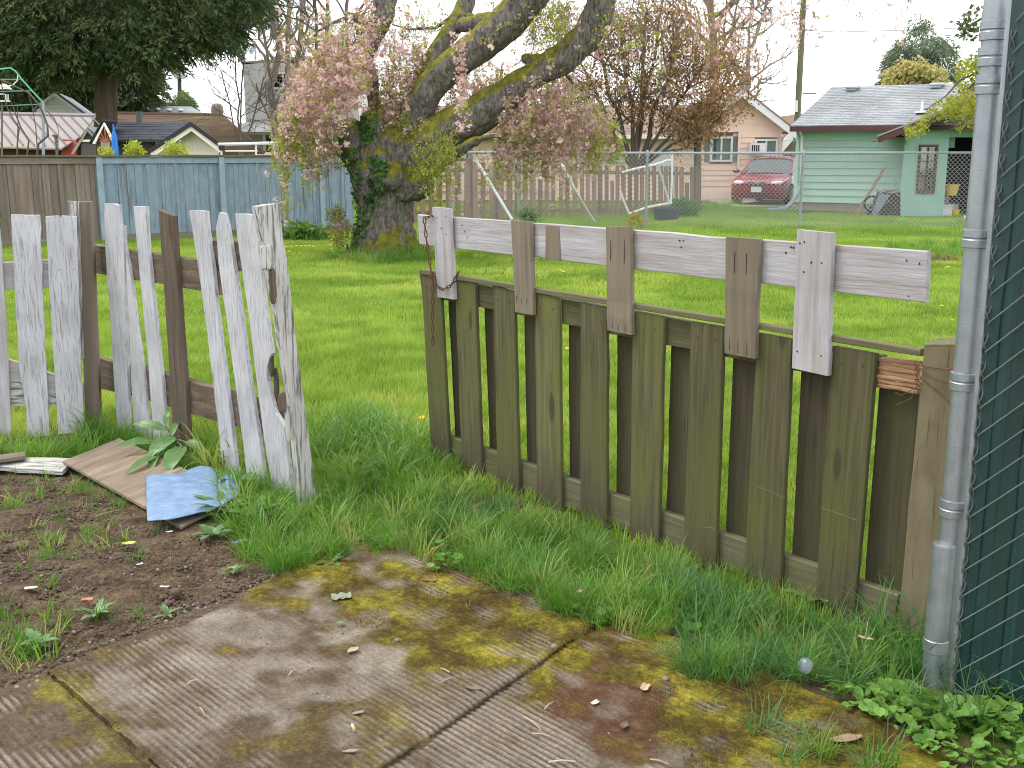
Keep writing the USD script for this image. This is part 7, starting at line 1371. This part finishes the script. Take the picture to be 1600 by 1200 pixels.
def on_ground(poly, dens, r):
    P_ = Polygon(gpoly(poly)); n = max(1, int(P_.area * dens)); b = P_.bounds; pr_ = prepared.prep(P_); out = []
    while len(out) < n:
        q_ = r.uniform((b[0], b[1]), (b[2], b[3]))
        if pr_.contains(Point(q_)): out.append(q_)
    return np.array(out)
def ground_scatter(name, label, cat_, zones, protos, seed, tl=0.15, z=0.0):
    r = np.random.default_rng(seed); pos, sc, wh = [], [], []
    for poly, dens, (s0, s1), kinds in zones:
        q_ = on_ground(poly, dens, r); pos.append(q_); sc.append(r.uniform(s0, s1, len(q_))); wh.append(r.choice(kinds, len(q_)))
    pos, sc, wh = np.vstack(pos), np.concatenate(sc), np.concatenate(wh)
    onslab = shapely.contains_xy(ALLSLAB, pos[:, 0], pos[:, 1]); zz = np.where(onslab, SLAB_TOP, zg(pos[:, 0], pos[:, 1])) - 0.004 + z; n = len(pos)
    R = np.einsum('nij,njk->nik', rz(r.uniform(0, 6.28, n)), rx(r.normal(0, tl, n)))
    p = scatter(None, name, protos, np.column_stack([pos, zz]), R, sc, wh); tag(p, label, cat_); return p
long_p = [(blades(300 + s, 44, 0.06, (0.09, 0.24), 0.0050, 0.42, 0.95, 4, True, 0.6), L_long, True) for s in range(4)] + [(blades(310 + s, 22, 0.06, (0.16, 0.34), 0.0085, 0.25, 1.0, 5, True, 0.8), L_long, True) for s in range(3)] + [(blades(320 + s, 46, 0.07, (0.12, 0.30), 0.0052, 0.50, 0.9, 4, True, 0.5), L_long2, True) for s in range(3)]
short_ = [0, 1, 2, 3]; wide_ = [4, 5, 6]; blue_ = [7, 8, 9]
ground_scatter('long_grass', 'long untidy grass along the gate and in the gateway', 'grass', [
    ([(470, 700), (560, 640), (690, 690), (780, 770), (700, 790), (600, 800), (500, 770)], 105, (0.65, 1.05), short_ + wide_),
    ([(500, 690), (600, 660), (680, 700), (660, 750), (540, 760)], 45, (0.7, 1.1), wide_),
    ([(400, 790), (480, 785), (600, 790), (740, 770), (720, 815), (640, 850), (560, 868), (500, 885), (430, 890), (385, 870), (350, 830)], 130, (0.5, 0.95), short_),
    ([(360, 850), (430, 840), (560, 850), (520, 895), (420, 905), (385, 890)], 90, (0.6, 1.0), short_),
    ([(640, 850), (760, 800), (830, 810), (900, 850), (1010, 900), (1110, 940), (1090, 1010), (1010, 1000), (940, 985), (860, 965), (800, 935), (730, 905), (655, 880)], 220, (0.5, 0.9), short_ + short_ + blue_[:1]),
    ([(1010, 890), (1130, 930), (1290, 985), (1440, 1030), (1470, 1075), (1400, 1090), (1250, 1070), (1140, 1060), (1060, 1020)], 170, (0.5, 0.85), blue_ + short_[:2]),
    ([(1060, 1015), (1140, 1030), (1170, 1080), (1090, 1085), (1050, 1050)], 110, (0.7, 1.05), blue_),
    ([(1380, 990), (1470, 1010), (1500, 1080), (1420, 1090), (1360, 1040)], 100, (0.9, 1.3), blue_ + wide_[:1]), ([(560, 862), (660, 880), (760, 915), (880, 975), (1000, 1005), (1080, 1075), (1180, 1085), (1170, 1050), (1040, 990), (860, 930), (700, 870), (600, 850)], 130, (0.4, 0.8), short_), ([(1300, 1090), (1480, 1080), (1560, 1120), (1500, 1160), (1380, 1130)], 60, (0.5, 0.9), blue_ + short_),
    ([(700, 725), (770, 755), (900, 812), (1120, 905), (1440, 1015), (1440, 985), (1120, 880), (900, 790), (700, 705)], 45, (0.4, 0.7), short_),
    ([(-480, 740), (-60, 700), (-60, 745), (-480, 785)], 110, (0.5, 0.95), short_), ([(-60, 708), (60, 700), (140, 678), (230, 690), (300, 712), (360, 752), (300, 735), (190, 705), (100, 716), (-60, 730)], 120, (0.5, 0.95), short_),
    ([(120, 670), (200, 680), (215, 690), (140, 690)], 90, (0.9, 1.3), short_),
    ([(360, 745), (470, 790), (480, 820), (400, 830), (355, 800)], 120, (0.6, 1.1), short_ + wide_),
    ([(290, 690), (360, 720), (350, 745), (300, 715)], 60, (0.9, 1.2), wide_),
    ([(1230, 1165), (1330, 1180), (1420, 1165), (1450, 1230), (1300, 1260), (1200, 1230)], 60, (0.5, 0.9), short_ + blue_), ([(1180, 1150), (1210, 1150), (1230, 1185), (1195, 1185)], 60, (0.6, 0.8), blue_),
    ([(1560, 1120), (1640, 1120), (1640, 1200), (1580, 1190)], 40, (0.8, 1.1), blue_)], long_p, 400)
thin_p = [(blades(340 + s, 16, 0.035, (0.04, 0.11), 0.0042, 0.45, 0.7, 3, True), L_long, True) for s in range(4)] + [(blades(350 + s, 10, 0.03, (0.03, 0.09), 0.0028, 0.7, 0.7, 3, True), leaf('dry_grass_%d' % s, (0.26, 0.21, 0.10), (0.38, 0.33, 0.18), 0.2, 0.7), True) for s in range(2)]
ground_scatter('sparse_grass', 'sparse grass coming up through the bare soil at the left', 'grass', [
    ([(-480, 760), (-60, 740), (-60, 1080), (-480, 1240)], 70, (0.5, 1.2), [0, 1, 2, 3, 4]), ([(-60, 740), (110, 740), (220, 800), (280, 830), (180, 850), (80, 900), (-60, 900)], 110, (0.5, 1.0), [0, 1, 2, 3, 4, 5]), ([(100, 750), (160, 760), (150, 800), (90, 790)], 90, (0.5, 0.9), [0, 1, 2, 3]),
    ([(-60, 900), (60, 905), (150, 950), (200, 975), (110, 1020), (-60, 1080)], 85, (0.6, 1.2), [0, 1, 2, 3]), ([(-60, 980), (50, 985), (80, 1020), (-20, 1060), (-60, 1060)], 200, (0.7, 1.2), [0, 1, 2, 3]),
    ([(60, 840), (100, 835), (100, 880), (60, 885)], 200, (0.7, 1.1), [0, 1, 2, 3]), ([(200, 800), (370, 850), (400, 905), (230, 975), (150, 940)], 24, (0.4, 0.9), [0, 1, 4, 5, 4]), ([(190, 955), (235, 955), (230, 990), (190, 985)], 120, (0.5, 0.9), [0, 1]),
    ([(560, 860), (660, 850), (720, 910), (640, 905)], 60, (0.4, 0.8), [0, 1, 2]), ([(640, 900), (700, 920), (900, 1000), (860, 1010), (700, 960)], 45, (0.4, 0.7), [0, 1])], thin_p, 401, 0.25)
# soil crumbs, straw and moss cushions
def crumb(seed):
    m = trimesh.creation.icosphere(1, 1.0); v = m.vertices; m.vertices = v * (0.7 + 0.6 * meshkit.noise(v * 1.7 + seed, seed))[:, None] * (1, 0.9, 0.65); return m
M_crumb = plain('soil_crumbs', (0.085, 0.060, 0.042), 0.95, 0.5, 0.7); M_peb = plain('small_pebbles', (0.19, 0.165, 0.135), 0.85, 0.4, 0.5)
sc_ = [(crumb(s), M_crumb, True) for s in range(4)] + [(crumb(9 + s), M_peb, True) for s in range(2)]
soilz = [(-300, 760), (-60, 745), (100, 745), (230, 810), (350, 840), (370, 885), (440, 905), (400, 920), (0, 1085), (-60, 1100), (-300, 1190)]
ground_scatter('soil_crumbs', 'crumbs of brown soil and grit on the bare ground', 'soil', [(soilz, 2600, (0.002, 0.008), [0, 1, 2, 3, 0, 1, 2, 3, 0, 1, 2, 3, 4]), (soilz, 150, (0.007, 0.015), [0, 1, 2, 3]), ([(-40, 1085), (210, 982), (410, 896), (470, 905), (420, 925), (220, 1012), (0, 1100)], 3200, (0.002, 0.009), [0, 1, 2, 3, 0, 1, 2, 3, 4]), ([(60, 1040), (420, 905), (600, 880), (960, 1000), (700, 1130), (560, 1200), (230, 1210)], 260, (0.0015, 0.0045), [0, 1, 4, 5]), ([(700, 1140), (960, 1010), (1300, 1090), (1250, 1200), (760, 1200)], 220, (0.0015, 0.004), [0, 4, 5]), ([(480, 1090), (720, 1060), (700, 1120), (560, 1180)], 300, (0.003, 0.007), [0, 5, 4])], sc_, 402, 0.6, 0.004)
L_moss = leaf('moss_cushion', (0.060, 0.050, 0.010), (0.22, 0.195, 0.022), 0.25, 0.8, c=(0.13, 0.055, 0.02))
moss_p = [(blades(360 + s, 260, 0.07, (0.004, 0.012), 0.0022, 0.6, 0.5, 2, True), L_moss, False) for s in range(4)]
ground_scatter('moss', 'yellow-green moss cushions spreading over the concrete by the grass', 'moss', [
    ([(690, 920), (800, 985), (950, 1000), (1000, 1035), (900, 1030), (790, 1020), (720, 990), (650, 950)], 260, (0.6, 1.3), [0, 1, 2, 3]), ([(590, 905), (700, 930), (740, 1000), (700, 1060), (620, 1050), (570, 980)], 110, (0.5, 1.1), [0, 1, 2, 3]),
    ([(520, 880), (600, 885), (600, 920), (540, 915)], 150, (0.5, 1.0), [0, 1, 2, 3]), ([(1010, 1110), (1150, 1085), (1310, 1110), (1360, 1200), (1050, 1200)], 330, (0.6, 1.3), [0, 1, 2, 3]), ([(600, 1040), (720, 1060), (780, 1040), (690, 1100), (610, 1090)], 70, (0.4, 0.9), [0, 1, 2, 3]),
    ([(60, 1065), (110, 1050), (220, 1190), (190, 1190)], 60, (0.4, 0.8), [0, 1, 2, 3])], moss_p, 403, 0.1, 0.004)
# clover and small weeds at the lower right
L_clov = leaf('round_weed_leaves', (0.075, 0.175, 0.026), (0.165, 0.315, 0.060), 0.3, 0.4)
def rosette(seed, n, R0, stem, lobed=False):
    r = np.random.default_rng(seed); V, F = [], []
    for i in range(n):
        a = r.uniform(0, 6.28); d_ = stem * r.uniform(0.2, 1); h = stem * r.uniform(0.5, 1.1); c = np.array([d_ * math.cos(a), d_ * math.sin(a), h]); rad = R0 * r.uniform(0.6, 1.2); Rm = frame_from_z((r.normal(0, 0.35), r.normal(0, 0.35) - 0.25, 1)); b = np.linspace(0, 2 * np.pi, 8)[:-1]
        o = len(V); rr = rad * (1 + 0.10 * np.cos(3 * b)); V += list(c + np.vstack([[0, 0, -rad * 0.25], np.stack([rr * np.cos(b), rr * np.sin(b), r.normal(0, rad * 0.1, 7)], 1)]) @ Rm.T); F += [[o, o + 1 + k, o + 1 + (k + 1) % 7] for k in range(7)]
        o = len(V); V += [np.zeros(3), np.array([0.0015, 0.0015, 0]), c]; F += [[o, o + 1, o + 2]]
    return trimesh.Trimesh(np.array(V), F, process=False)
ground_scatter('clover', 'round-leaved green weeds spreading round the foot of the slatted fence', 'ground cover', [
    ([(1270, 1085), (1400, 1085), (1490, 1100), (1560, 1130), (1640, 1150), (1640, 1215), (1440, 1215), (1400, 1150), (1330, 1130)], 420, (0.55, 1.0), [0, 1, 2, 3]), ([(1440, 1090), (1560, 1120), (1600, 1180), (1450, 1170)], 200, (0.8, 1.3), [0, 1, 2, 3]),
    ([(1000, 920), (1110, 950), (1100, 1000), (1010, 960)], 60, (0.7, 1.1), [0, 1, 2]), ([(880, 960), (960, 975), (950, 1000), (880, 985)], 110, (0.7, 1.1), [0, 1, 2]), ([(590, 860), (660, 845), (700, 900), (620, 905)], 70, (0.7, 1.2), [0, 1, 2]), ([(540, 850), (600, 850), (590, 868), (545, 866)], 100, (0.5, 0.8), [0, 1, 2])],
    [(rosette(500 + s, 8, 0.017, 0.05), L_clov, False) for s in range(4)], 404, 0.2)
# broad leaves: the dock by the plywood and the weeds at the soil's edge
L_dock = MT('dock_leaf', {'tc': ('texture_coordinate', {}), 'n': ('noise_texture', {'scale': 14.0, 'detail': 4.0}), 'r': ('rgb_ramp', {'ramp': [(0.3, (0.065, 0.150, 0.042)), (0.7, (0.13, 0.25, 0.075))]}), 'p': ('principled_bsdf', {'roughness': 0.42}), 't': ('translucent_bsdf', {'color': (0.12, 0.22, 0.03)}), 'mx': ('mix_closure', {'fac': 0.25})},
    [('tc.object', 'n.vector'), ('n.fac', 'r.fac'), ('r.color', 'p.base_color'), ('p.BSDF', 'mx.closure1'), ('t.BSDF', 'mx.closure2')], 'mx.closure')
M_rib = plain('pale_leaf_rib', (0.20, 0.30, 0.11), 0.5, 0.1)
def big_leaf(b, t, w, arch=0.03, up=(0, 0, 1), cup=0.2, lobes=0.0, seed=0):
    b, t = np.asarray(b, float), np.asarray(t, float); L = np.linalg.norm(t - b); d_ = (t - b) / L; s = np.cross(d_, up); s /= np.linalg.norm(s); u = np.cross(s, d_); r = np.random.default_rng(seed)
    k = 13; tt = np.linspace(0, 1, k); prof = np.sin(np.pi * np.clip(tt, 0.02, 0.985) ** 0.8) ** 0.75; prof = prof * (1 + lobes * np.sin(tt * 26))
    ctr = b + d_ * (tt * L)[:, None] + u * (arch * np.sin(np.pi * tt))[:, None]; cols = np.array([-1, -0.5, 0, 0.5, 1.0])
    V = ctr[:, None] + s * (prof * w / 2)[:, None, None] * cols[None, :, None] + u * (cup * w / 2 * prof[:, None] * np.abs(cols)[None] + r.normal(0, 0.02 * w, (k, 5)))[..., None]
    idx_ = np.arange(k * 5).reshape(k, 5); f = np.stack([idx_[:-1, :-1], idx_[1:, :-1], idx_[1:, 1:], idx_[:-1, 1:]], -1).reshape(-1, 4)
    return (V.reshape(-1, 3), f), tube(ctr + u * 0.0015, np.linspace(w * 0.028, w * 0.008, k), 5)
dock = thing('dock_plant', 'dock plant with broad green leaves growing over the plywood by the dark picket', 'plant', G(262, 705))
dc = G(272, 700, 0.02)
for k, (bx, by, bz, tx, ty, tz, w) in enumerate([(262, 672, .15, 207, 663, .17, .055), (246, 690, .10, 180, 700, .10, .055), (272, 683, .13, 232, 716, .07, .095), (284, 698, .10, 262, 740, .04, .100), (250, 712, .07, 196, 741, .05, .050), (243, 714, .06, 238, 736, .04, .05), (268, 682, .13, 280, 660, .16, .04), (258, 664, .2, 266, 640, .26, .03), (290, 690, .10, 322, 706, .06, .045)]):
    (v, f), rib = big_leaf(G(bx, by, bz), G(tx, ty, tz), w, 0.02, (0, -0.55, 0.85), 0.18, seed=k)
    lf_ = part(dock, 'dock_leaf', (v, f), L_dock, smooth=True); part(lf_, 'midrib', rib, M_rib)
    part(dock, 'stalk', tube([dc, (dc + G(bx, by, bz)) / 2 + (0, 0, 0.03), G(bx, by, bz)], 0.0025, 5), M_rib)
def weed(px, py, n, L0, w, label, seed, lob=0.25, up_=0.5, group=None):
    r = np.random.default_rng(seed); b = G(px, py, 0.01); t = thing('broad_leaf_weed', label, 'weed', b, group=group)
    for k in range(n):
        a = 6.28 * k / n + r.normal(0, 0.3); e = b + np.array([math.cos(a), math.sin(a), 0]) * L0 * r.uniform(0.7, 1.2) + (0, 0, L0 * up_ * r.uniform(0.3, 1.2))
        (v, f), rib = big_leaf(b, e, w * r.uniform(0.8, 1.2), L0 * 0.12, (0, 0, 1), 0.15, lob, seed + k); part(t, 'weed_leaf', (v, f), L_dock, smooth=True)
for k, (px, py, n, L0, w, lb) in enumerate([(400, 812, 8, .13, .045, 'leafy weed with toothed leaves at the foot of the flaking end post'), (352, 802, 8, .14, .04, 'leafy green weed right of the blue plastic sheet'), (330, 838, 7, .09, .035, 'low weed with grey-green leaves below the blue plastic sheet'), (368, 760, 7, .16, .045, 'tall leafy weed at the foot of the last white pickets'), (452, 775, 5, .08, .04, 'small round-leaved weed against the flaking end post'), (150, 962, 9, .065, .022, 'small toothed weed rosette on the soil beside the red scrap'), (262, 962, 6, .05, .02, 'small weed rosette at the edge of the concrete'), (362, 896, 6, .05, .02, 'little weed rosette between the soil and the long grass'), (60, 1010, 9, .08, .03, 'leafy weed rosette in the grass at the lower left'),
        (1280, 945, 8, .12, .05, 'toothed leafy weed growing at the foot of the right hand gate boards'), (520, 882, 6, .06, .025, 'small leafy weed on the moss at the grass edge')]):
    weed(px, py, n, L0, w, lb, 700 + 20 * k)
# dandelions
M_dand = plain('dandelion_yellow', (0.78, 0.55, 0.015), 0.7, 0.12)
def dandelion(seed, R0=0.019):
    r = np.random.default_rng(seed); V, F = [], []
    for i in range(40):
        a = r.uniform(0, 6.28); l = R0 * r.uniform(0.5, 1.1); z = 0.004 + 0.012 * (1 - l / R0) + r.uniform(0, 0.004); d_ = np.array([math.cos(a), math.sin(a), 0]); s = np.array([-d_[1], d_[0], 0]) * 0.0028; o = len(V)
        V += [np.array([0, 0, z * 0.4]) - s, np.array([0, 0, z * 0.4]) + s, d_ * l + (0, 0, z) + s, d_ * l + (0, 0, z) - s]; F += [[o, o + 1, o + 2], [o, o + 2, o + 3]]
    return trimesh.Trimesh(np.array(V), F, process=False)
DAND = {(640, 393): 'yellow dandelion right behind the cherry trunk, the lower of two', (643, 388): 'yellow dandelion right behind the cherry trunk, the upper of two', (1140, 566): 'large yellow dandelion in the gap under the fourth slat, the lower bloom', (1136, 563): 'large yellow dandelion in the gap under the fourth slat, the upper bloom',
    (1477, 426): 'yellow dandelion beside the low log, the left of a pair', (1481, 424): 'yellow dandelion beside the low log, the right of a pair', (1471, 487): 'yellow dandelion between the white board end and the steel post', (1487, 510): 'yellow dandelion just above the gate post', (1422, 477): 'yellow dandelion right under the end of the long white board', (1098, 600): 'yellow dandelion seen between the boards under the fourth slat',
    (886, 556): 'yellow dandelion seen between the gate boards under the third slat', (660, 668): 'yellow dandelion in the gateway just left of the gate', (875, 430): 'yellow dandelion under the grey patch of the board, left of two', (880, 432): 'yellow dandelion under the grey patch of the board, right of two'}
for k, (px, py) in enumerate([(436, 376), (441, 372), (460, 378), (467, 374), (471, 376), (495, 364), (500, 366), (518, 380), (522, 372), (432, 392), (447, 391.5), (455, 391), (463, 390), (471, 390), (478, 390), (484, 390), (490, 391), (516, 388), (517, 395), (538, 369), (452, 399), (545, 362), (640, 393), (643, 388), (1140, 566), (1136, 563), (1477, 426), (1481, 424), (1471, 487), (1487, 510), (1422, 477), (1098, 600), (886, 556), (660, 668), (275, 380), (268, 378), (875, 430), (880, 432)]):
    b = G(px, py); s_ = 1.0 if b[1] < 12 else 1.35
    if py > 385 and px < 530: lb, gr_p = 'yellow dandelion in the row across the lawn left of the cherry trunk', 'dandelions in a row across the lawn'
    elif py < 385 and px < 560: lb, gr_p = 'yellow dandelion among the weeds at the foot of the blue fence', 'dandelions along the blue fence'
    else: lb, gr_p = DAND.get((px, py)), None
    t = thing('dandelion', lb, 'dandelion', b, group=gr_p)
    part(t, 'flower_head', dandelion(k), M_dand, M=mat4(rx(0.25)[0] * s_, b + (0, 0, 0.055))); part(t, 'stem', tube([b, b + (0, 0, 0.057)], 0.002, 5), M_rib)
# low log and weeds at the step in the lawn behind the board's end
solo('garden_log', organic([[(1416, 402, 8), (1470, 404, 9)], [(1470, 404, 9), (1518, 414, 8)]], 0.04, 9, 0.02).apply_translation(D(1465, 405, 15.6) - T(1465, 405)), M_bark, 'low brown log edging the raised lawn right of the long board', 'log', smooth=True)
ground_scatter('rough_weeds', 'rough long weeds along the low log at the step in the lawn', 'weeds', [([(1380, 398), (1400, 385), (1530, 392), (1530, 412), (1440, 408)], 16, (1.0, 1.6), [0, 1, 2, 3]), ([(500, 398), (560, 396), (570, 412), (510, 412)], 26, (1.0, 1.5), [0, 1, 2, 3]), ([(560, 404), (650, 404), (670, 414), (600, 420), (550, 414)], 40, (1.0, 1.6), [0, 1, 2, 3]), ([(630, 396), (672, 396), (672, 412), (640, 412)], 30, (1.2, 1.9), [0, 1, 2, 3]), ([(1100, 326), (1155, 318), (1160, 324), (1100, 332)], 6, (1.5, 2.2), [0, 1, 2]), ([(1490, 345), (1525, 343), (1525, 352), (1490, 352)], 5, (1.0, 1.6), [0, 1])], long_p[:4], 405)
shrub('dry_weed', 'small dry weed clump standing behind the long white board', [(980, 352), (984, 338), (992, 332), (1002, 340), (1002, 354)], (19.0, 19.3), 30, leaf('dry_weed_leaf', (0.26, 0.22, 0.08), (0.36, 0.31, 0.12)), 81, 0.7, 'weeds', leafL=0.06)
shrub('white_flowers', 'white flowers growing beside the shed doorway', [(1497, 352), (1502, 345), (1512, 342), (1520, 348), (1520, 358), (1505, 358)], (26.6, 26.9), 26, L_lawn if False else leaf('white_petals', (0.55, 0.57, 0.52), (0.75, 0.76, 0.72)), 82, 0.8, 'flowers', leafL=0.06)
# ---------------------------------------------------------------- litter
def scrap(px, py, L, W, a, mat, seed, z=None, curl=0.25, shape='leaf'):
    r = np.random.default_rng(seed); o = G(px, py, SLAB_TOP); on = shapely.contains_xy(ALLSLAB, o[0], o[1]); o[2] = (SLAB_TOP + 0.008 if on else float(zg(o[0], o[1])) + 0.022) if z is None else z
    d_ = np.array([math.cos(a), math.sin(a), 0]); s = np.array([-d_[1], d_[0], 0]); tt = np.linspace(0, 1, 7); prof = np.sin(np.pi * np.clip(tt, .04, .97)) ** 0.6 if shape == 'leaf' else np.r_[0.85, 1, 0.95, 1, 0.9, 1, 0.8] * r.uniform(0.85, 1.1, 7)
    c = np.array([-1, 0, 1.0]); V = o + d_ * ((tt - 0.5) * L)[:, None, None] + s * (prof * W / 2)[:, None, None] * c[None, :, None] + np.array([0, 0, 1.0]) * (curl * W * (np.abs(c)[None] * r.uniform(0.4, 1, (7, 3)) + 0.8 * (tt[:, None] - 0.5) ** 2))[..., None]
    th = 0.0012; n = 21; V = V.reshape(-1, 3); ii = np.arange(n).reshape(7, 3); f = np.stack([ii[:-1, :-1], ii[1:, :-1], ii[1:, 1:], ii[:-1, 1:]], -1).reshape(-1, 4); rim = np.r_[ii[:, 0], ii[-1, 1:], ii[-2::-1, 2], ii[0, 1:2]]
    f2 = np.stack([rim, np.roll(rim, -1), np.roll(rim, -1) + n, rim + n], 1); return trimesh.Trimesh(*meshkit.arrays((np.vstack([V, V + (0, 0, -th)]), np.vstack([f[:, ::-1], f[:, :] + n, f2])))[:2], process=False)
col = lambda nm, c: plain(nm, tuple(0.72 * v_ for v_ in c), 0.75, 0.2, 40)
for px, py, L, W, a, c, lb, ct_, shp in [(552, 1020, .045, .026, 0.9, (0.52, 0.42, 0.32), 'pale tan dry leaf on the concrete left of the slab joint', 'leaf', 'leaf'), (1008, 1078, .040, .024, 1.2, (0.55, 0.40, 0.26), 'tan wood chip on the mossy concrete below the grass', 'wood chip', 'chip'), (975, 1138, .034, .022, 1.3, (0.16, 0.12, 0.10), 'dark grey-brown curled leaf on the right slab', 'leaf', 'leaf'),
        (202, 851, .055, .038, 0.3, (0.50, 0.58, 0.10), 'yellow-green fallen leaf on the bare soil', 'leaf', 'leaf'), (136, 938, .038, .022, 0.1, (0.62, 0.20, 0.13), 'red scrap on the soil above the small weed', 'scrap', 'chip'), (672, 911, .060, .026, 0.1, (0.24, 0.13, 0.10), 'reddish brown leaf at the grass edge over the moss', 'leaf', 'leaf'), (1322, 1160, .095, .036, 0.2, (0.36, 0.23, 0.16), 'long brown leaf lying at the lower right moss edge', 'leaf', 'leaf'),
        (534, 938, .070, .050, 0.3, (0.27, 0.31, 0.20), 'grey-green crumpled leaf on the soil-covered concrete', 'leaf', 'chip'), (532, 978, .030, .024, 0.4, (0.17, 0.24, 0.10), 'small green leaf on the concrete under the grey-green one', 'leaf', 'leaf'), (48, 920, .045, .022, 0.2, (0.55, 0.52, 0.45), 'pale scrap in the grass at the left edge', 'scrap', 'chip'), (367, 851, .028, .016, 0.3, (0.12, 0.28, 0.55), 'bright blue scrap under the grass edge', 'scrap', 'chip'), (380, 848, .036, .026, 0.9, (0.42, 0.30, 0.20), 'tan scrap beside the blue one at the grass edge', 'scrap', 'chip'),
        (265, 832, .026, .014, 0.4, (0.62, 0.60, 0.60), 'white scrap on the soil below the plywood', 'scrap', 'chip'), (219, 883, .026, .012, 0.8, (0.62, 0.60, 0.72), 'pale lilac scrap on the dark soil', 'scrap', 'chip'), (362, 891, .034, .016, 0.6, (0.58, 0.24, 0.12), 'orange leaf scrap at the end of the soil', 'leaf', 'leaf'), (257, 920, .034, .010, 0.0, (0.68, 0.66, 0.62), 'white sliver beside the dark clod on the soil', 'scrap', 'chip'), (740, 1080, .050, .018, -0.3, (0.22, 0.16, 0.13), 'brown leaf near the slab joint', 'leaf', 'leaf'), (560, 1118, .036, .014, 0.4, (0.33, 0.27, 0.22), 'grey-brown sliver above the cigarette end', 'leaf', 'leaf'),
        (548, 1178, .044, .014, 0.2, (0.36, 0.28, 0.22), 'brown leaf sliver below the cigarette end', 'leaf', 'leaf'), (905, 956, .030, .018, 1.0, (0.42, 0.27, 0.20), 'pinkish dry leaf in the clover at the grass edge', 'leaf', 'leaf'), (1350, 1032, .050, .014, -0.6, (0.50, 0.38, 0.28), 'tan dry leaf caught in the grass by the steel post', 'leaf', 'leaf'), (930, 1102, .026, .016, 0.8, (0.62, 0.58, 0.52), 'pale chip on the right slab beside the joint', 'chip', 'chip')]:
    z = None if py > 870 or px < 330 else None
    solo('fallen_leaf' if ct_ == 'leaf' else 'litter_scrap' if ct_ == 'scrap' else 'wood_chip', scrap(px, py, L, W, a, None, int(px), shape=shp, z=(0.09 if (px, py) in ((905, 956), (1350, 1032)) else None)), col('litter_%d' % int(px), c), lb, ct_)
bt_ = thing('cigarette_end', 'cigarette end with orange filter on the concrete', 'cigarette end', G(552, 1136, SLAB_TOP + .009))
o = G(552, 1136, SLAB_TOP + .010); d_ = np.array([0.35, -0.93, 0]); part(bt_, 'paper', tube([o - d_ * 0.013, o + d_ * 0.002], 0.0042, 10), col('cigarette_paper', (0.72, 0.70, 0.66))); part(bt_, 'filter', tube([o + d_ * 0.002, o + d_ * 0.016], 0.0043, 10), col('cigarette_filter', (0.62, 0.38, 0.12)))
for px, py, L, a, c, lb in [(316, 1112, .055, -1.05, (0.50, 0.36, 0.24), 'short tan twig on the grooves of the middle slab'), (457, 1050, .040, 1.2, (0.55, 0.42, 0.30), 'short pale twig right of the grooves'), (832, 1130, .085, -1.0, (0.50, 0.41, 0.28), 'long straw stem on the right slab by the joint'), (845, 1148, .05, -0.3, (0.50, 0.41, 0.28), 'bent straw stem end on the right slab'), (858, 1102, .050, 1.0, (0.48, 0.37, 0.24), 'thin straw stem on the red-brown moss'), (878, 1190, .070, 0.03, (0.60, 0.55, 0.48), 'white twig lying level at the bottom of the right slab'), (700, 1062, .05, 0.6, (0.45, 0.36, 0.26), 'brown twig on the moss beside the slab joint'), (695, 1047, .04, 2.4, (0.52, 0.44, 0.32), 'pale stem crossing the moss in the middle'), (300, 1065, .035, 0.9, (0.58, 0.47, 0.33), 'tiny pale twig at the end of the left grooves'), (170, 800, .12, 0.8, (0.42, 0.33, 0.20), 'dry straw stem on the soil by the plywood'), (430, 1012, .05, 0.2, (0.30, 0.22, 0.16), 'thin brown twig at the top of the concrete'), (1030, 1190, .05, -0.5, (0.45, 0.36, 0.28), 'brown twig on the moss at the bottom edge')]:
    o = G(px, py, SLAB_TOP + 0.010); 
    if not shapely.contains_xy(ALLSLAB, o[0], o[1]): o[2] = float(zg(o[0], o[1])) + 0.03
    d_ = np.array([math.cos(a), math.sin(a), 0]); s = np.array([-d_[1], d_[0], 0]); solo('twig', tube([o - d_ * L / 2, o + s * L * 0.03 + (0, 0, 0.003), o + d_ * L / 2], [0.0022, 0.002, 0.0012], 5), col('twig_%d' % px, c), lb, 'twig')
for k, (px, py, s0) in enumerate([(866, 1010, .012), (275, 925, .022), (1040, 1060, .010), (620, 1000, .009)]):
    o = G(px, py, SLAB_TOP + 0.010)
    solo('stone', crumb(k + 60), M_crumb if k == 1 else M_peb, ['small pebble on the moss below the long grass', 'dark clod of soil beside the white sliver', 'small pebble on the mossy right slab', 'small pebble on the middle of the slab'][k], 'stone', M=mat4(np.eye(3) * s0, o), smooth=True)
cup = thing('plastic_ball', 'crumpled clear plastic wrapper in the grass by the gate post', 'wrapper', G(1258, 1036, 0.06))
m = trimesh.creation.icosphere(3, 0.024); v = m.vertices; m.vertices = v * (0.75 + 0.5 * meshkit.fbm(v * 40, 3, 4))[:, None] + G(1258, 1040, 0.060)
part(cup, 'wrapper', m, MT('clear_wrapper', {'p': ('principled_bsdf', {'base_color': (0.22, 0.26, 0.28), 'roughness': 0.25}), 't': ('transparent_bsdf', {}), 'mx': ('mix_closure', {'fac': 0.35})}, [('p.BSDF', 'mx.closure1'), ('t.BSDF', 'mx.closure2')], 'mx.closure'), smooth=False)
